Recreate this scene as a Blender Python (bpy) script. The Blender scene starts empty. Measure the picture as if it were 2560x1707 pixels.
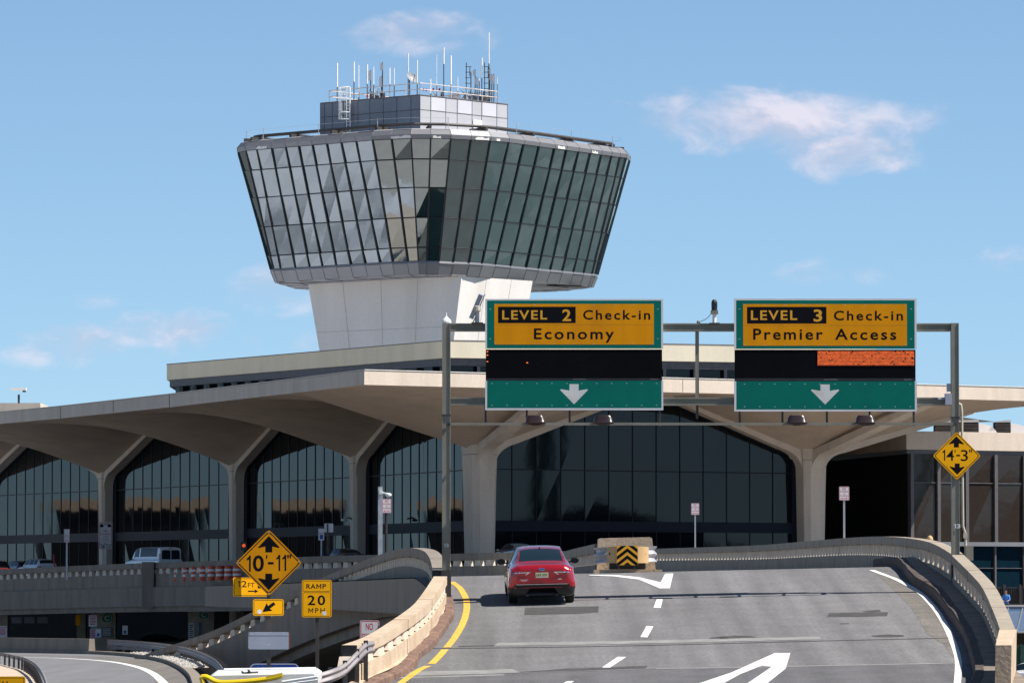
import bpy, bmesh, math, random
from mathutils import Vector, Matrix
from mathutils.bvhtree import BVHTree
random.seed(7)
R = math.radians
scene = bpy.context.scene
COL = scene.collection

# ------------------------------------------------------------------ camera
F = 13000.0                       # focal length in photo pixels (2560 wide)
EZ = 3.2                          # eye height over the lower ground
PITCH = math.atan(621.5 / F)
cam_d = bpy.data.cameras.new("camera")
cam = bpy.data.objects.new("camera", cam_d)
COL.objects.link(cam)
cam_d.sensor_width = 36.0
cam_d.lens = 36.0 * F / 2560.0
cam_d.clip_start = 1.0
cam_d.clip_end = 20000.0
cam.location = (0, 0, EZ)
cam.rotation_euler = (math.pi / 2 + PITCH, 0, 0)
scene.camera = cam

# ------------------------------------------------------------------ light
SUN_EL, SUN_AZ = R(52), R(12)     # azimuth: from the right (+X), turned 12 deg to the camera side
sun_dir = Vector((math.cos(SUN_AZ) * math.cos(SUN_EL), -math.sin(SUN_AZ) * math.cos(SUN_EL), math.sin(SUN_EL)))
sd = bpy.data.lights.new("sun", 'SUN')
sd.energy = 5.0
sd.angle = R(0.53)
sd.color = (1.0, 0.95, 0.87)
so = bpy.data.objects.new("sun", sd)
COL.objects.link(so)
so.rotation_euler = sun_dir.to_track_quat('Z', 'Y').to_euler()
scene.view_settings.view_transform = 'Standard'
scene.view_settings.look = 'None'
scene.view_settings.exposure = 0.62
scene.view_settings.gamma = 1.0

# ------------------------------------------------------------------ sky with a few fair-weather clouds
SKY = 0.055
w = bpy.data.worlds.new("World")
scene.world = w
w.use_nodes = True
nt = w.node_tree
nt.nodes.clear()
def N(t, **kw):
    n = nt.nodes.new(t)
    for k, v in kw.items():
        setattr(n, k, v)
    return n
def L(a, b):
    nt.links.new(a, b)
def mathn(op, a, b=None, c=None):
    n = N('ShaderNodeMath', operation=op)
    for i, v in enumerate((a, b, c)):
        if v is None:
            continue
        if isinstance(v, (int, float)):
            n.inputs[i].default_value = v
        else:
            L(v, n.inputs[i])
    return n.outputs[0]
tc = N('ShaderNodeTexCoord')
sep = N('ShaderNodeSeparateXYZ')
L(tc.outputs['Generated'], sep.inputs[0])
lift = N('ShaderNodeVectorMath', operation='ADD')
L(tc.outputs['Generated'], lift.inputs[0])
lift.inputs[1].default_value = (0, 0, 0.07)
sky = N('ShaderNodeTexSky', sky_type='NISHITA')
sky.sun_disc = False
sky.sun_elevation = SUN_EL
sky.sun_rotation = R(90) + SUN_AZ
sky.air_density = 1.0
sky.dust_density = 0.2
sky.ozone_density = 2.5
L(lift.outputs[0], sky.inputs[0])
tint = N('ShaderNodeMix', data_type='RGBA', blend_type='MULTIPLY')
tint.inputs[0].default_value = 1.0
L(sky.outputs[0], tint.inputs[6])
tint.inputs[7].default_value = (0.88, 1.02, 1.0, 1)
# the air near the horizon is brighter than the zenith
hz = N('ShaderNodeMapRange', interpolation_type='SMOOTHSTEP')
L(sep.outputs[2], hz.inputs[0])
hz.inputs[1].default_value = 0.0; hz.inputs[2].default_value = 0.42
hz.inputs[3].default_value = 1.0; hz.inputs[4].default_value = 0.0
hm = N('ShaderNodeMix', data_type='RGBA')
L(hz.outputs[0], hm.inputs[0])
hm.inputs[6].default_value = (.92, .97, 1.0, 1)
hm.inputs[7].default_value = (1.42, 1.61, 1.74, 1)
L(hm.outputs[2], tint.inputs[7])
ysafe = mathn('MAXIMUM', sep.outputs[1], 0.02)
u = mathn('DIVIDE', sep.outputs[0], ysafe)
v = mathn('DIVIDE', sep.outputs[2], ysafe)
comb = N('ShaderNodeCombineXYZ')
L(u, comb.inputs[0]); L(mathn('MULTIPLY', v, 1.7), comb.inputs[1])
noise = N('ShaderNodeTexNoise')
noise.inputs['Scale'].default_value = 70.0
noise.inputs['Detail'].default_value = 9.0
noise.inputs['Roughness'].default_value = 0.56
noise.inputs['Distortion'].default_value = 0.35
L(comb.outputs[0], noise.inputs['Vector'])
dens = None
for (cx, cy, rx, ry, s) in [(1960, 295, 350, 84, 1.15), (2110, 375, 190, 66, 1.1), (1790, 300, 190, 74, 1.0),
        (1030, 78, 200, 46, .76), (700, 715, 120, 64, .8), (150, 865, 170, 50, .95), (440, 832, 140, 52, .95),
        (590, 852, 90, 28, .48), (2105, 686, 130, 34, .52), (228, 742, 50, 26, .42), (2520, 660, 70, 50, .42),
        (770, 858, 70, 30, .4), (2290, 320, 90, 40, .5)]:
    uc, vc = (cx - 1280) / F, (1475 - cy) / F
    du = mathn('DIVIDE', mathn('SUBTRACT', u, uc), rx / F)
    dv = mathn('DIVIDE', mathn('SUBTRACT', v, vc), ry / F)
    r2 = mathn('ADD', mathn('MULTIPLY', du, du), mathn('MULTIPLY', dv, dv))
    m = mathn('MULTIPLY', mathn('SUBTRACT', 1.0, mathn('MULTIPLY', r2, .6)), s)
    dens = m if dens is None else mathn('MAXIMUM', dens, m)
dens = mathn('ADD', mathn('MAXIMUM', dens, -0.4), mathn('MULTIPLY', mathn('SUBTRACT', noise.outputs[0], 0.5), 2.8))
mr = N('ShaderNodeMapRange', interpolation_type='SMOOTHSTEP')
L(dens, mr.inputs[0])
mr.inputs[1].default_value = 0.10
mr.inputs[2].default_value = 1.5
mr.inputs[4].default_value = 0.84
front = mathn('GREATER_THAN', sep.outputs[1], 0.1)
cl = N('ShaderNodeMix', data_type='RGBA')
L(mathn('MULTIPLY', mr.outputs[0], front), cl.inputs[0])
L(tint.outputs[2], cl.inputs[6])
n2 = N('ShaderNodeTexNoise')
for k_ in ('Scale', 'Detail', 'Roughness', 'Distortion'):
    n2.inputs[k_].default_value = noise.inputs[k_].default_value
up_ = N('ShaderNodeVectorMath', operation='ADD')
L(comb.outputs[0], up_.inputs[0]); up_.inputs[1].default_value = (.002, .006, 0)
L(up_.outputs[0], n2.inputs['Vector'])
litf = N('ShaderNodeMapRange')
L(mathn('SUBTRACT', noise.outputs[0], n2.outputs[0]), litf.inputs[0])
litf.inputs[1].default_value = -.10; litf.inputs[2].default_value = .14
cc_ = N('ShaderNodeMix', data_type='RGBA')
L(litf.outputs[0], cc_.inputs[0])
cc_.inputs[6].default_value = (0.38 / SKY, 0.40 / SKY, 0.50 / SKY, 1)
cc_.inputs[7].default_value = (0.58 / SKY, 0.54 / SKY, 0.60 / SKY, 1)
L(cc_.outputs[2], cl.inputs[7])
bg = N('ShaderNodeBackground')
L(cl.outputs[2], bg.inputs[0])
bg.inputs[1].default_value = SKY
ow = N('ShaderNodeOutputWorld')
L(bg.outputs[0], ow.inputs[0])

# ------------------------------------------------------------------ from a photo pixel to a place in the world
_c, _s = math.cos(PITCH), math.sin(PITCH)
def ray(x, y):
    a, b = (x - 1280.0) / F, (853.5 - y) / F
    return Vector((a, _c - b * _s, _s + b * _c))
def P(x, y, D):                    # at depth Y = D
    d = ray(x, y)
    return Vector((0, 0, EZ)) + d * (D / d.y)
def PZ(x, y, z):                   # at world height z
    d = ray(x, y)
    return Vector((0, 0, EZ)) + d * ((z - EZ) / d.z)
RA, RB, RC = -10.53, 0.0719, 0.022  # the plane of the climbing road: z = EZ + RA + RB*Y + RC*(X-3)
def zplane(X, Y):
    return EZ + RA + RB * Y + RC * (X - 3)
def PR(x, y, h=0.0):               # on the climbing road
    d = ray(x, y)
    t = (RA - 3 * RC + h) / (d.z - RB * d.y - RC * d.x)
    return Vector((0, 0, EZ)) + d * t

# ------------------------------------------------------------------ materials
MATS = {}
def mat(name, col, rough=.7, tracks=0., metal=0., var=.12, scale=3., bump=0., streak=False, fine=0., spec=.5, coat=0.,
        emit=None, estr=0., ior=1.5, bscale=None, stain=None, stain_amt=.5, stain_scale=.6, objco=False):
    if name in MATS:
        return MATS[name]
    m = bpy.data.materials.new(name)
    m.use_nodes = True
    t = m.node_tree
    b = t.nodes['Principled BSDF']
    def nn(k): return t.nodes.new(k)
    lk = t.links.new
    if objco:
        vec = nn('ShaderNodeTexCoord').outputs['Object']
    else:
        vec = nn('ShaderNodeNewGeometry').outputs['Position']
    mp = nn('ShaderNodeMapping')
    lk(vec, mp.inputs[0])
    mp.inputs['Scale'].default_value = (1, 1, .16) if streak else (1, 1, 1)
    nz = nn('ShaderNodeTexNoise')
    nz.inputs['Scale'].default_value = scale
    nz.inputs['Detail'].default_value = 5
    lk(mp.outputs[0], nz.inputs['Vector'])
    rp = nn('ShaderNodeValToRGB')
    rp.color_ramp.elements[0].position = .3
    rp.color_ramp.elements[1].position = .7
    c = Vector(col)
    lo = c * (1 - var); hi = c * (1 + var)
    rp.color_ramp.elements[0].color = (*lo, 1)
    rp.color_ramp.elements[1].color = (min(hi[0], .95), min(hi[1], .95), min(hi[2], .95), 1)
    lk(nz.outputs[0], rp.inputs[0])
    out = rp.outputs[0]
    if stain is not None:
        n3 = nn('ShaderNodeTexNoise')
        n3.inputs['Scale'].default_value = stain_scale
        n3.inputs['Detail'].default_value = 7
        n3.inputs['Roughness'].default_value = .65
        lk(mp.outputs[0], n3.inputs['Vector'])
        r3 = nn('ShaderNodeMapRange')
        lk(n3.outputs[0], r3.inputs[0])
        r3.inputs[1].default_value = .5; r3.inputs[2].default_value = .72
        r3.inputs[4].default_value = stain_amt
        mx = nn('ShaderNodeMix'); mx.data_type = 'RGBA'
        lk(r3.outputs[0], mx.inputs[0]); lk(out, mx.inputs[6]); mx.inputs[7].default_value = (*stain, 1)
        out = mx.outputs[2]
    if fine > 0:
        n2 = nn('ShaderNodeTexNoise')
        n2.inputs['Scale'].default_value = scale * 14
        n2.inputs['Detail'].default_value = 3
        lk(vec, n2.inputs['Vector'])
        r2 = nn('ShaderNodeMapRange')
        lk(n2.outputs[0], r2.inputs[0])
        r2.inputs[1].default_value = .3; r2.inputs[2].default_value = .7
        r2.inputs[3].default_value = 1 - fine; r2.inputs[4].default_value = 1 + fine
        mx = nn('ShaderNodeMix'); mx.data_type = 'RGBA'; mx.blend_type = 'MULTIPLY'
        mx.inputs[0].default_value = 1
        lk(out, mx.inputs[6]); lk(r2.outputs[0], mx.inputs[7])
        out = mx.outputs[2]
    if tracks > 0:             # long soft wear marks along the road
        m4 = nn('ShaderNodeMapping'); lk(vec, m4.inputs[0]); m4.inputs['Scale'].default_value = (1.5, .035, .05)
        n4 = nn('ShaderNodeTexNoise'); n4.inputs['Scale'].default_value = 1.0; n4.inputs['Detail'].default_value = 4
        lk(m4.outputs[0], n4.inputs['Vector'])
        r4 = nn('ShaderNodeMapRange'); lk(n4.outputs[0], r4.inputs[0])
        r4.inputs[1].default_value = .32; r4.inputs[2].default_value = .68; r4.inputs[3].default_value = 1 - tracks; r4.inputs[4].default_value = 1 + tracks
        v4 = nn('ShaderNodeTexVoronoi'); v4.inputs['Scale'].default_value = 1.1; v4.inputs['Randomness'].default_value = 1
        lk(vec, v4.inputs['Vector'])
        r5 = nn('ShaderNodeMapRange'); lk(v4.outputs['Distance'], r5.inputs[0])
        r5.inputs[1].default_value = .03; r5.inputs[2].default_value = .10; r5.inputs[3].default_value = .72; r5.inputs[4].default_value = 1.0
        mm = nn('ShaderNodeMath'); mm.operation = 'MULTIPLY'; lk(r4.outputs[0], mm.inputs[0]); lk(r5.outputs[0], mm.inputs[1])
        mx = nn('ShaderNodeMix'); mx.data_type = 'RGBA'; mx.blend_type = 'MULTIPLY'; mx.inputs[0].default_value = 1
        lk(out, mx.inputs[6]); lk(mm.outputs[0], mx.inputs[7]); out = mx.outputs[2]
    lk(out, b.inputs['Base Color'])
    b.inputs['Roughness'].default_value = rough
    b.inputs['Metallic'].default_value = metal
    b.inputs['Specular IOR Level'].default_value = spec
    b.inputs['IOR'].default_value = ior
    b.inputs['Coat Weight'].default_value = coat
    b.inputs['Coat Roughness'].default_value = .05
    if emit is not None:
        b.inputs['Emission Color'].default_value = (*emit, 1)
        b.inputs['Emission Strength'].default_value = estr
    if bump > 0:
        nb = nn('ShaderNodeTexNoise')
        nb.inputs['Scale'].default_value = bscale or scale * 3
        nb.inputs['Detail'].default_value = 3
        lk(vec, nb.inputs['Vector'])
        bp = nn('ShaderNodeBump')
        bp.inputs['Strength'].default_value = bump
        bp.inputs['Distance'].default_value = .05
        lk(nb.outputs[0], bp.inputs['Height'])
        lk(bp.outputs[0], b.inputs['Normal'])
    MATS[name] = m
    return m

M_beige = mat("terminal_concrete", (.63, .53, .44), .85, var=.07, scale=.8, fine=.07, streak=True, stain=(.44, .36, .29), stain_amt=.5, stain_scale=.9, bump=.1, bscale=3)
M_soffit = mat("shaded_soffit_concrete", (.58, .45, .345), .9, var=.08, scale=.5, fine=.05, stain=(.36, .27, .2), stain_amt=.4, stain_scale=.3)  # terminal concrete made browner and darker: shade of the undersides put into the colour
M_tan = mat("parapet_band_concrete", (.62, .56, .44), .85, var=.06, scale=.7, fine=.05, streak=True, stain=(.48, .43, .33), stain_amt=.4)
M_white_conc = mat("tower_concrete", (.74, .70, .66), .85, var=.05, scale=.3, fine=.03, streak=True, stain=(.55, .50, .45), stain_amt=.45, stain_scale=.25)
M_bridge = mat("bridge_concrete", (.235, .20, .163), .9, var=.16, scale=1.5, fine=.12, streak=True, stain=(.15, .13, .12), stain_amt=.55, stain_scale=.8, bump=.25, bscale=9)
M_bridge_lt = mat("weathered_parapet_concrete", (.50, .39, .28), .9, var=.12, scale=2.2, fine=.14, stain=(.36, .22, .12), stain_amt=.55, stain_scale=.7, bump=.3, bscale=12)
M_old = mat("ramp_parapet_concrete", (.33, .28, .22), .9, var=.13, scale=2.0, fine=.14, stain=(.24, .19, .15), stain_amt=.5, stain_scale=.9, bump=.3, bscale=10)
M_balus = mat("sunlit_baluster_concrete", (.62, .53, .43), .9, var=.12, scale=2, fine=.1)  # paler than rail and wall: sunlight on the balusters put into the colour
M_kerb = mat("brown_kerb_stone", (.16, .095, .07), .9, var=.45, scale=3.5, fine=.3, stain=(.10, .06, .05), stain_amt=.6, stain_scale=2, bump=.8, bscale=7)
M_kerb_dk = mat("shaded_kerb_stone", (.075, .055, .047), .9, var=.4, scale=3.5, fine=.3, bump=.8, bscale=7)  # kerb stone darkened: shade on the right kerb put into the colour
M_walk = mat("walkway_concrete", (.20, .165, .135), .95, var=.25, scale=2.0, fine=.2, bump=.3)
M_asph = mat("asphalt", (.156, .152, .155), .92, tracks=.19, var=.07, scale=.8, fine=.24, stain=(.125, .12, .12), stain_amt=.5, stain_scale=.35, bump=.2, bscale=30, spec=.3)
M_asph_old = mat("dark_asphalt", (.115, .112, .118), .92, tracks=.12, var=.1, scale=1.2, fine=.22, bump=.2, bscale=30, spec=.3)
M_patch = mat("asphalt_patch", (.072, .070, .070), .95, var=.2, scale=2.5, fine=.25, spec=.2)
M_shoulder = mat("dusty_shoulder_asphalt", (.158, .145, .132), .95, tracks=.1, var=.2, scale=1.2, fine=.3, spec=.2)
M_joint = mat("joint_seal", (.02, .02, .022), .6, var=.3)
M_joint_lt = mat("joint_concrete", (.23, .225, .22), .9, var=.2, scale=2, fine=.2)
M_mark_w = mat("white_road_paint", (.72, .72, .70), .8, var=.06, scale=4, fine=.1, stain=(.36, .355, .35), stain_amt=.6, stain_scale=3.2)
M_mark_y = mat("yellow_road_paint", (.70, .40, .055), .8, var=.1, scale=4, fine=.12, stain=(.35, .22, .08), stain_amt=.5, stain_scale=2.5)
M_ground = mat("ground_concrete", (.13, .125, .12), .95, var=.15, scale=.25, fine=.15)
M_road2 = mat("lower_asphalt", (.17, .17, .178), .92, tracks=.08, var=.1, scale=.6, fine=.15, stain=(.12, .11, .11), stain_amt=.6, stain_scale=.3, spec=.3)
M_island = mat("sandy_island_concrete", (.50, .40, .31), .95, var=.1, scale=1.2, fine=.12, stain=(.35, .28, .2), stain_amt=.4)
M_steel = mat("gantry_steel", (.225, .215, .175), .6, metal=.15, var=.1, scale=2.0, fine=.06, stain=(.13, .12, .10), stain_amt=.35, stain_scale=1.2)
M_steel_dk = mat("dark_steel", (.055, .05, .05), .6, metal=.3, var=.2)
M_post_br = mat("brown_post_steel", (.085, .07, .065), .6, metal=.3, var=.15)
M_galv = mat("galvanised_steel", (.50, .50, .52), .5, metal=.55, var=.12, scale=3)
M_galv_dk = mat("dull_guardrail_steel", (.27, .25, .255), .6, metal=.4, var=.15, scale=2)
M_alu = mat("sign_back_aluminium", (.36, .39, .46), .55, metal=.2, var=.06)
M_white = mat("white_paint", (.80, .80, .80), .5, var=.04)
M_black = mat("black_plastic", (.012, .012, .013), .5, var=.2)
M_dark = mat("dark_recess", (.012, .012, .013), .9, var=.2, spec=.1)
M_green = mat("sign_green", (.0, .15, .115), .7, spec=.12, var=.06, scale=2.5, stain=(.0, .115, .10), stain_amt=.5)
M_yel = mat("sign_yellow", (.74, .285, .003), .7, spec=.12, var=.07, scale=2.5, stain=(.60, .22, .008), stain_amt=.5, stain_scale=1.5, streak=True)
M_yel2 = mat("bright_sign_yellow", (.84, .39, .003), .7, spec=.12, var=.05, scale=2.5)
M_ora = mat("shaded_sign_orange", (.70, .28, .003), .7, spec=.12, var=.09, scale=1.6)  # sign yellow dulled: shade on the diamond put into the colour
M_signblack = mat("sign_black", (.006, .006, .009), .8, spec=.08, var=.1)
M_signwhite = mat("sign_white", (.66, .66, .68), .5, var=.05)
M_signwhite_worn = mat("worn_arrow_white", (.66, .66, .64), .5, var=.05, stain=(.52, .46, .33), stain_amt=.9, stain_scale=2.2)
M_signred = mat("sign_red", (.50, .03, .05), .5, var=.1)
M_signblue = mat("sign_blue", (.01, .06, .32), .5, var=.1)
M_cgreen = mat("zone_sign_green", (.008, .10, .055), .5, var=.1)
M_lamp = mat("maroon_lamp_housing", (.022, .010, .011), .35, var=.1, coat=.3)
def dim_glass(m, k, col=(.002, .003, .004, 1)):
    """tinted, dusty glass: only part of it mirrors"""
    t = m.node_tree
    out = [n_ for n_ in t.nodes if n_.type == 'OUTPUT_MATERIAL'][0]
    d = t.nodes.new('ShaderNodeBsdfDiffuse'); d.inputs[0].default_value = col
    mx = t.nodes.new('ShaderNodeMixShader'); mx.inputs[0].default_value = k
    t.links.new(t.nodes['Principled BSDF'].outputs[0], mx.inputs[1]); t.links.new(d.outputs[0], mx.inputs[2])
    t.links.new(mx.outputs[0], out.inputs[0])
    return m
M_glass = dim_glass(mat("dark_window_glass", (.003, .006, .010), .03, var=.1, ior=1.5, bump=.03, bscale=.45), .5)
M_frame = mat("navy_window_frame", (.007, .009, .016), .55, var=.1, spec=.2)
M_band = mat("navy_spandrel_panel", (.008, .011, .022), .6, var=.1, spec=.15)
M_brownglass = dim_glass(mat("brown_window_glass", (.034, .026, .022), .05, var=.15, ior=1.5, bump=.09, bscale=.6), .5, (.03, .023, .021, 1))
M_frame_gr = mat("grey_window_frame", (.12, .11, .115), .5, metal=.3, var=.1)
M_board = mat("message_board_black", (.006, .006, .008), .9, spec=.03)
M_blueglass = dim_glass(mat("blue_window_glass", (.005, .02, .035), .05, var=.15, ior=1.5, bump=.03, bscale=.6), .45, (.004, .014, .022, 1))
M_panel = mat("grey_metal_panel", (.23, .23, .245), .45, metal=.4, var=.07, scale=.35)
M_panel_d = mat("blue_grey_metal_panel", (.20, .225, .265), .5, metal=.25, var=.09, scale=.3)
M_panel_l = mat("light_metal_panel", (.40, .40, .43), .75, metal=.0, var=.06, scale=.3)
M_whip = mat("white_fibreglass", (.85, .85, .85), .4, var=.03)
M_rust = mat("rusty_white_pipe", (.66, .58, .53), .6, var=.2, scale=2, stain=(.30, .14, .10), stain_amt=.8, stain_scale=1.2)
M_red_ob = mat("red_beacon", (.35, .01, .015), .4, var=.1)
M_tanplastic = mat("tan_cushion_plastic", (.56, .36, .17), .6, var=.1, scale=2)
M_tyre = mat("tyre_rubber", (.012, .012, .012), .85, var=.2)
M_rim = mat("alloy_rim", (.4, .4, .42), .3, metal=.8, var=.1)
M_carglass = dim_glass(mat("car_window_glass", (.010, .022, .032), .04, var=.1, ior=1.5), .4, (.008, .016, .022, 1))
M_chrome = mat("chrome_trim", (.8, .8, .82), .12, metal=1., var=.02)
M_taillamp = mat("tail_lamp_red", (.32, .008, .012), .12, var=.1, coat=1.)
M_barrel = mat("barrel_orange", (.55, .07, .02), .5, var=.1)
M_skin = mat("skin", (.45, .26, .18), .6, var=.06)
M_shirt = mat("blue_shirt_cloth", (.05, .20, .55), .8, var=.08)
M_trouser = mat("dark_trouser_cloth", (.02, .02, .03), .8, var=.1)
M_hair = mat("dark_hair", (.012, .009, .007), .6, var=.2)

# ------------------------------------------------------------------ mesh and scene helpers
def top_of(o):
    while o.parent:
        o = o.parent
    return o
class MB:
    def __init__(s):
        s.V, s.F = [], []
    def add(s, vs, fs):
        n = len(s.V)
        s.V += [Vector(q) for q in vs]
        s.F += [tuple(i + n for i in f) for f in fs]
        return s
    def poly(s, pts):
        return s.add(pts, [tuple(range(len(pts)))])
    def obox(s, o, a, b, c):       # a corner and three edge vectors
        o, a, b, c = Vector(o), Vector(a), Vector(b), Vector(c)
        return s.add([o, o + a, o + a + b, o + b, o + c, o + a + c, o + a + b + c, o + b + c],
                     [(0, 3, 2, 1), (4, 5, 6, 7), (0, 1, 5, 4), (1, 2, 6, 5), (2, 3, 7, 6), (3, 0, 4, 7)])
    def box(s, x0, x1, y0, y1, z0, z1):
        return s.obox((x0, y0, z0), (x1 - x0, 0, 0), (0, y1 - y0, 0), (0, 0, z1 - z0))
    def prism(s, pts, vec):
        n = len(pts); vec = Vector(vec)
        pts = [Vector(q) for q in pts]
        fs = [tuple(range(n - 1, -1, -1)), tuple(range(n, 2 * n))]
        fs += [(i, (i + 1) % n, n + (i + 1) % n, n + i) for i in range(n)]
        return s.add(pts + [q + vec for q in pts], fs)
    def tube(s, path, r, n=8, r2=None, cap=True):
        path = [Vector(q) for q in path]
        rings = []
        prev = None
        for i, q in enumerate(path):
            a = path[max(i - 1, 0)]; b = path[min(i + 1, len(path) - 1)]
            t = (b - a).normalized()
            up = Vector((0, 0, 1)) if abs(t.z) < .95 else Vector((1, 0, 0))
            if prev is not None and abs(prev.dot(t)) < .95:
                up = prev
            x = t.cross(up).normalized(); y = x.cross(t).normalized()
            prev = y
            rr = r if r2 is None else r + (r2 - r) * i / max(1, len(path) - 1)
            rings.append([q + x * rr * math.cos(k * 2 * math.pi / n) + y * rr * math.sin(k * 2 * math.pi / n) for k in range(n)])
        vs = [p for g in rings for p in g]
        fs = []
        for i in range(len(rings) - 1):
            for k in range(n):
                fs.append((i * n + k, i * n + (k + 1) % n, (i + 1) * n + (k + 1) % n, (i + 1) * n + k))
        if cap:
            fs.append(tuple(range(n - 1, -1, -1)))
            fs.append(tuple((len(rings) - 1) * n + k for k in range(n)))
        return s.add(vs, fs)
    def sweep(s, path, prof, closed_ends=True):   # profile (lateral to the right of travel, up)
        n = len(prof); vs = []
        for i, q in enumerate(path):
            a = path[max(i - 1, 0)]; b = path[min(i + 1, len(path) - 1)]
            t = Vector((b.x - a.x, b.y - a.y, 0)).normalized()
            lat = Vector((t.y, -t.x, 0))
            vs += [q + lat * l + Vector((0, 0, h)) for (l, h) in prof]
        fs = []
        for i in range(len(path) - 1):
            for k in range(n):
                fs.append((i * n + k, i * n + (k + 1) % n, (i + 1) * n + (k + 1) % n, (i + 1) * n + k))
        if closed_ends:
            fs.append(tuple(range(n))); fs.append(tuple((len(path) - 1) * n + k for k in range(n - 1, -1, -1)))
        return s.add(vs, fs)
    def strip(s, A, B):            # ruled strip between two rows of points
        n = len(A)
        return s.add(list(A) + list(B), [(i, i + 1, n + i + 1, n + i) for i in range(n - 1)])
    def grid(s, rows):
        m = len(rows[0]); vs = [p for r_ in rows for p in r_]
        return s.add(vs, [(i * m + j, i * m + j + 1, (i + 1) * m + j + 1, (i + 1) * m + j) for i in range(len(rows) - 1) for j in range(m - 1)])
    def disc(s, c, r, ax, ay, n=20):
        c = Vector(c); ax = Vector(ax); ay = Vector(ay)
        return s.poly([c + ax * r * math.cos(k * 2 * math.pi / n) + ay * r * math.sin(k * 2 * math.pi / n) for k in range(n)])
    def lathe(s, base, prof, n=16):  # (radius, height)
        base = Vector(base); vs = []
        for (r, h) in prof:
            vs += [base + Vector((r * math.cos(k * 2 * math.pi / n), r * math.sin(k * 2 * math.pi / n), h)) for k in range(n)]
        fs = [(i * n + k, i * n + (k + 1) % n, (i + 1) * n + (k + 1) % n, (i + 1) * n + k) for i in range(len(prof) - 1) for k in range(n)]
        fs.append(tuple(range(n - 1, -1, -1))); fs.append(tuple((len(prof) - 1) * n + k for k in range(n)))
        return s.add(vs, fs)
    def build(s, name, m, parent=None, smooth=False, local=False, recalc=True, auto=None):
        off = Vector((0, 0, 0))
        if parent is not None and not local:
            off = top_of(parent).location
        me = bpy.data.meshes.new(name)
        me.from_pydata([v - off for v in s.V], [], s.F)
        if recalc:
            bm = bmesh.new(); bm.from_mesh(me)
            bmesh.ops.recalc_face_normals(bm, faces=bm.faces)
            bm.to_mesh(me); bm.free()
        me.materials.append(m)
        if smooth:
            for p in me.polygons:
                p.use_smooth = True
            if auto:
                me.set_sharp_from_angle(angle=R(auto))
        o = bpy.data.objects.new(name, me)
        COL.objects.link(o)
        if parent is not None:
            o.parent = parent
        return o
def tag(o, label=None, cat=None, group=None, kind=None):
    if label: o['label'] = label
    if cat: o['category'] = cat
    if group: o['group'] = group
    if kind: o['kind'] = kind
    return o
def thing(name, loc, label, cat, group=None, rz=0.):
    o = bpy.data.objects.new(name, None)
    o.empty_display_size = .3
    COL.objects.link(o)
    o.location = Vector(loc)
    o.rotation_euler = (0, 0, rz)
    return tag(o, label, cat, group)
def copy_tree(o, parent=None):
    c = o.copy(); COL.objects.link(c)
    if parent is not None:
        c.parent = parent
    for ch in list(o.children):
        copy_tree(ch, c)
    return c
def catmull(pts, k=6):
    out = []
    n = len(pts)
    for i in range(n - 1):
        p0 = pts[max(i - 1, 0)]; p1 = pts[i]; p2 = pts[i + 1]; p3 = pts[min(i + 2, n - 1)]
        for j in range(k):
            t = j / k
            out.append(.5 * ((2 * p1) + (p2 - p0) * t + (2 * p0 - 5 * p1 + 4 * p2 - p3) * t * t + (3 * p1 - p0 - 3 * p2 + p3) * t ** 3))
    out.append(pts[-1])
    return out
def resample(pts, step):
    out = [pts[0].copy()]; acc = 0.
    for a, b in zip(pts, pts[1:]):
        d = (b - a).length
        if d < 1e-9: continue
        t = step - acc
        while t <= d:
            out.append(a + (b - a) * (t / d)); t += step
        acc = d - (t - step)
    if (out[-1] - pts[-1]).length > step * .3:
        out.append(pts[-1].copy())
    return out
def text_into(mb, body, fn, x0, y0, x1, y1, bold=.0, spacing=1.0):
    """letters filling the box (x0,y0 upper left, x1,y1 lower right); fn maps (x,y) to a point"""
    cu = bpy.data.curves.new("lettering", 'FONT')
    cu.body = body
    cu.offset = bold
    cu.space_character = spacing
    cu.resolution_u = 3
    ob = bpy.data.objects.new("lettering", cu)
    me = bpy.data.meshes.new_from_object(ob)
    xs = [q.co.x for q in me.vertices]; ys = [q.co.y for q in me.vertices]
    a, b, c, d = min(xs), max(xs), min(ys), max(ys)
    vs = [fn(x0 + (q.co.x - a) / (b - a) * (x1 - x0), y1 + (q.co.y - c) / (d - c) * (y0 - y1)) for q in me.vertices]
    mb.add(vs, [tuple(p.vertices) for p in me.polygons])
    bpy.data.objects.remove(ob); bpy.data.curves.remove(cu); bpy.data.meshes.remove(me)
def one_into(mb, fn, x0, y0, x1, y1, st=.42):
    """a figure 1 with a flag"""
    w_, h_ = x1 - x0, y1 - y0
    mb.poly([fn(x0 + w_ * a, y0 + h_ * b) for (a, b) in ((1, 0), (1, 1), (1 - st, 1), (1 - st, .24), (0, .30), (0, .19), (.35, .12), (1 - st * .9, 0))])
def em_into(mb, fn, x0, y0, x1, y1, st=.2):
    """a capital M"""
    w_, h_ = x1 - x0, y1 - y0
    q = lambda a, b: fn(x0 + w_ * a, y0 + h_ * b)
    mb.poly([q(0, 0), q(st, 0), q(st, 1), q(0, 1)]); mb.poly([q(1 - st, 0), q(1, 0), q(1, 1), q(1 - st, 1)])
    mb.poly([q(st, 0), q(.5, .55), q(.5, .85), q(st, .32)]); mb.poly([q(1 - st, 0), q(1 - st, .32), q(.5, .85), q(.5, .55)])
def rrect(x0, y0, x1, y1, r, n=4):
    pts = []
    for (cx, cy, a0) in ((x1 - r, y0 + r, -90), (x1 - r, y1 - r, 0), (x0 + r, y1 - r, 90), (x0 + r, y0 + r, 180)):
        for k in range(n + 1):
            a = R(a0 + 90 * k / n)
            pts.append((cx + r * math.cos(a), cy + r * math.sin(a)))
    return pts
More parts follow.
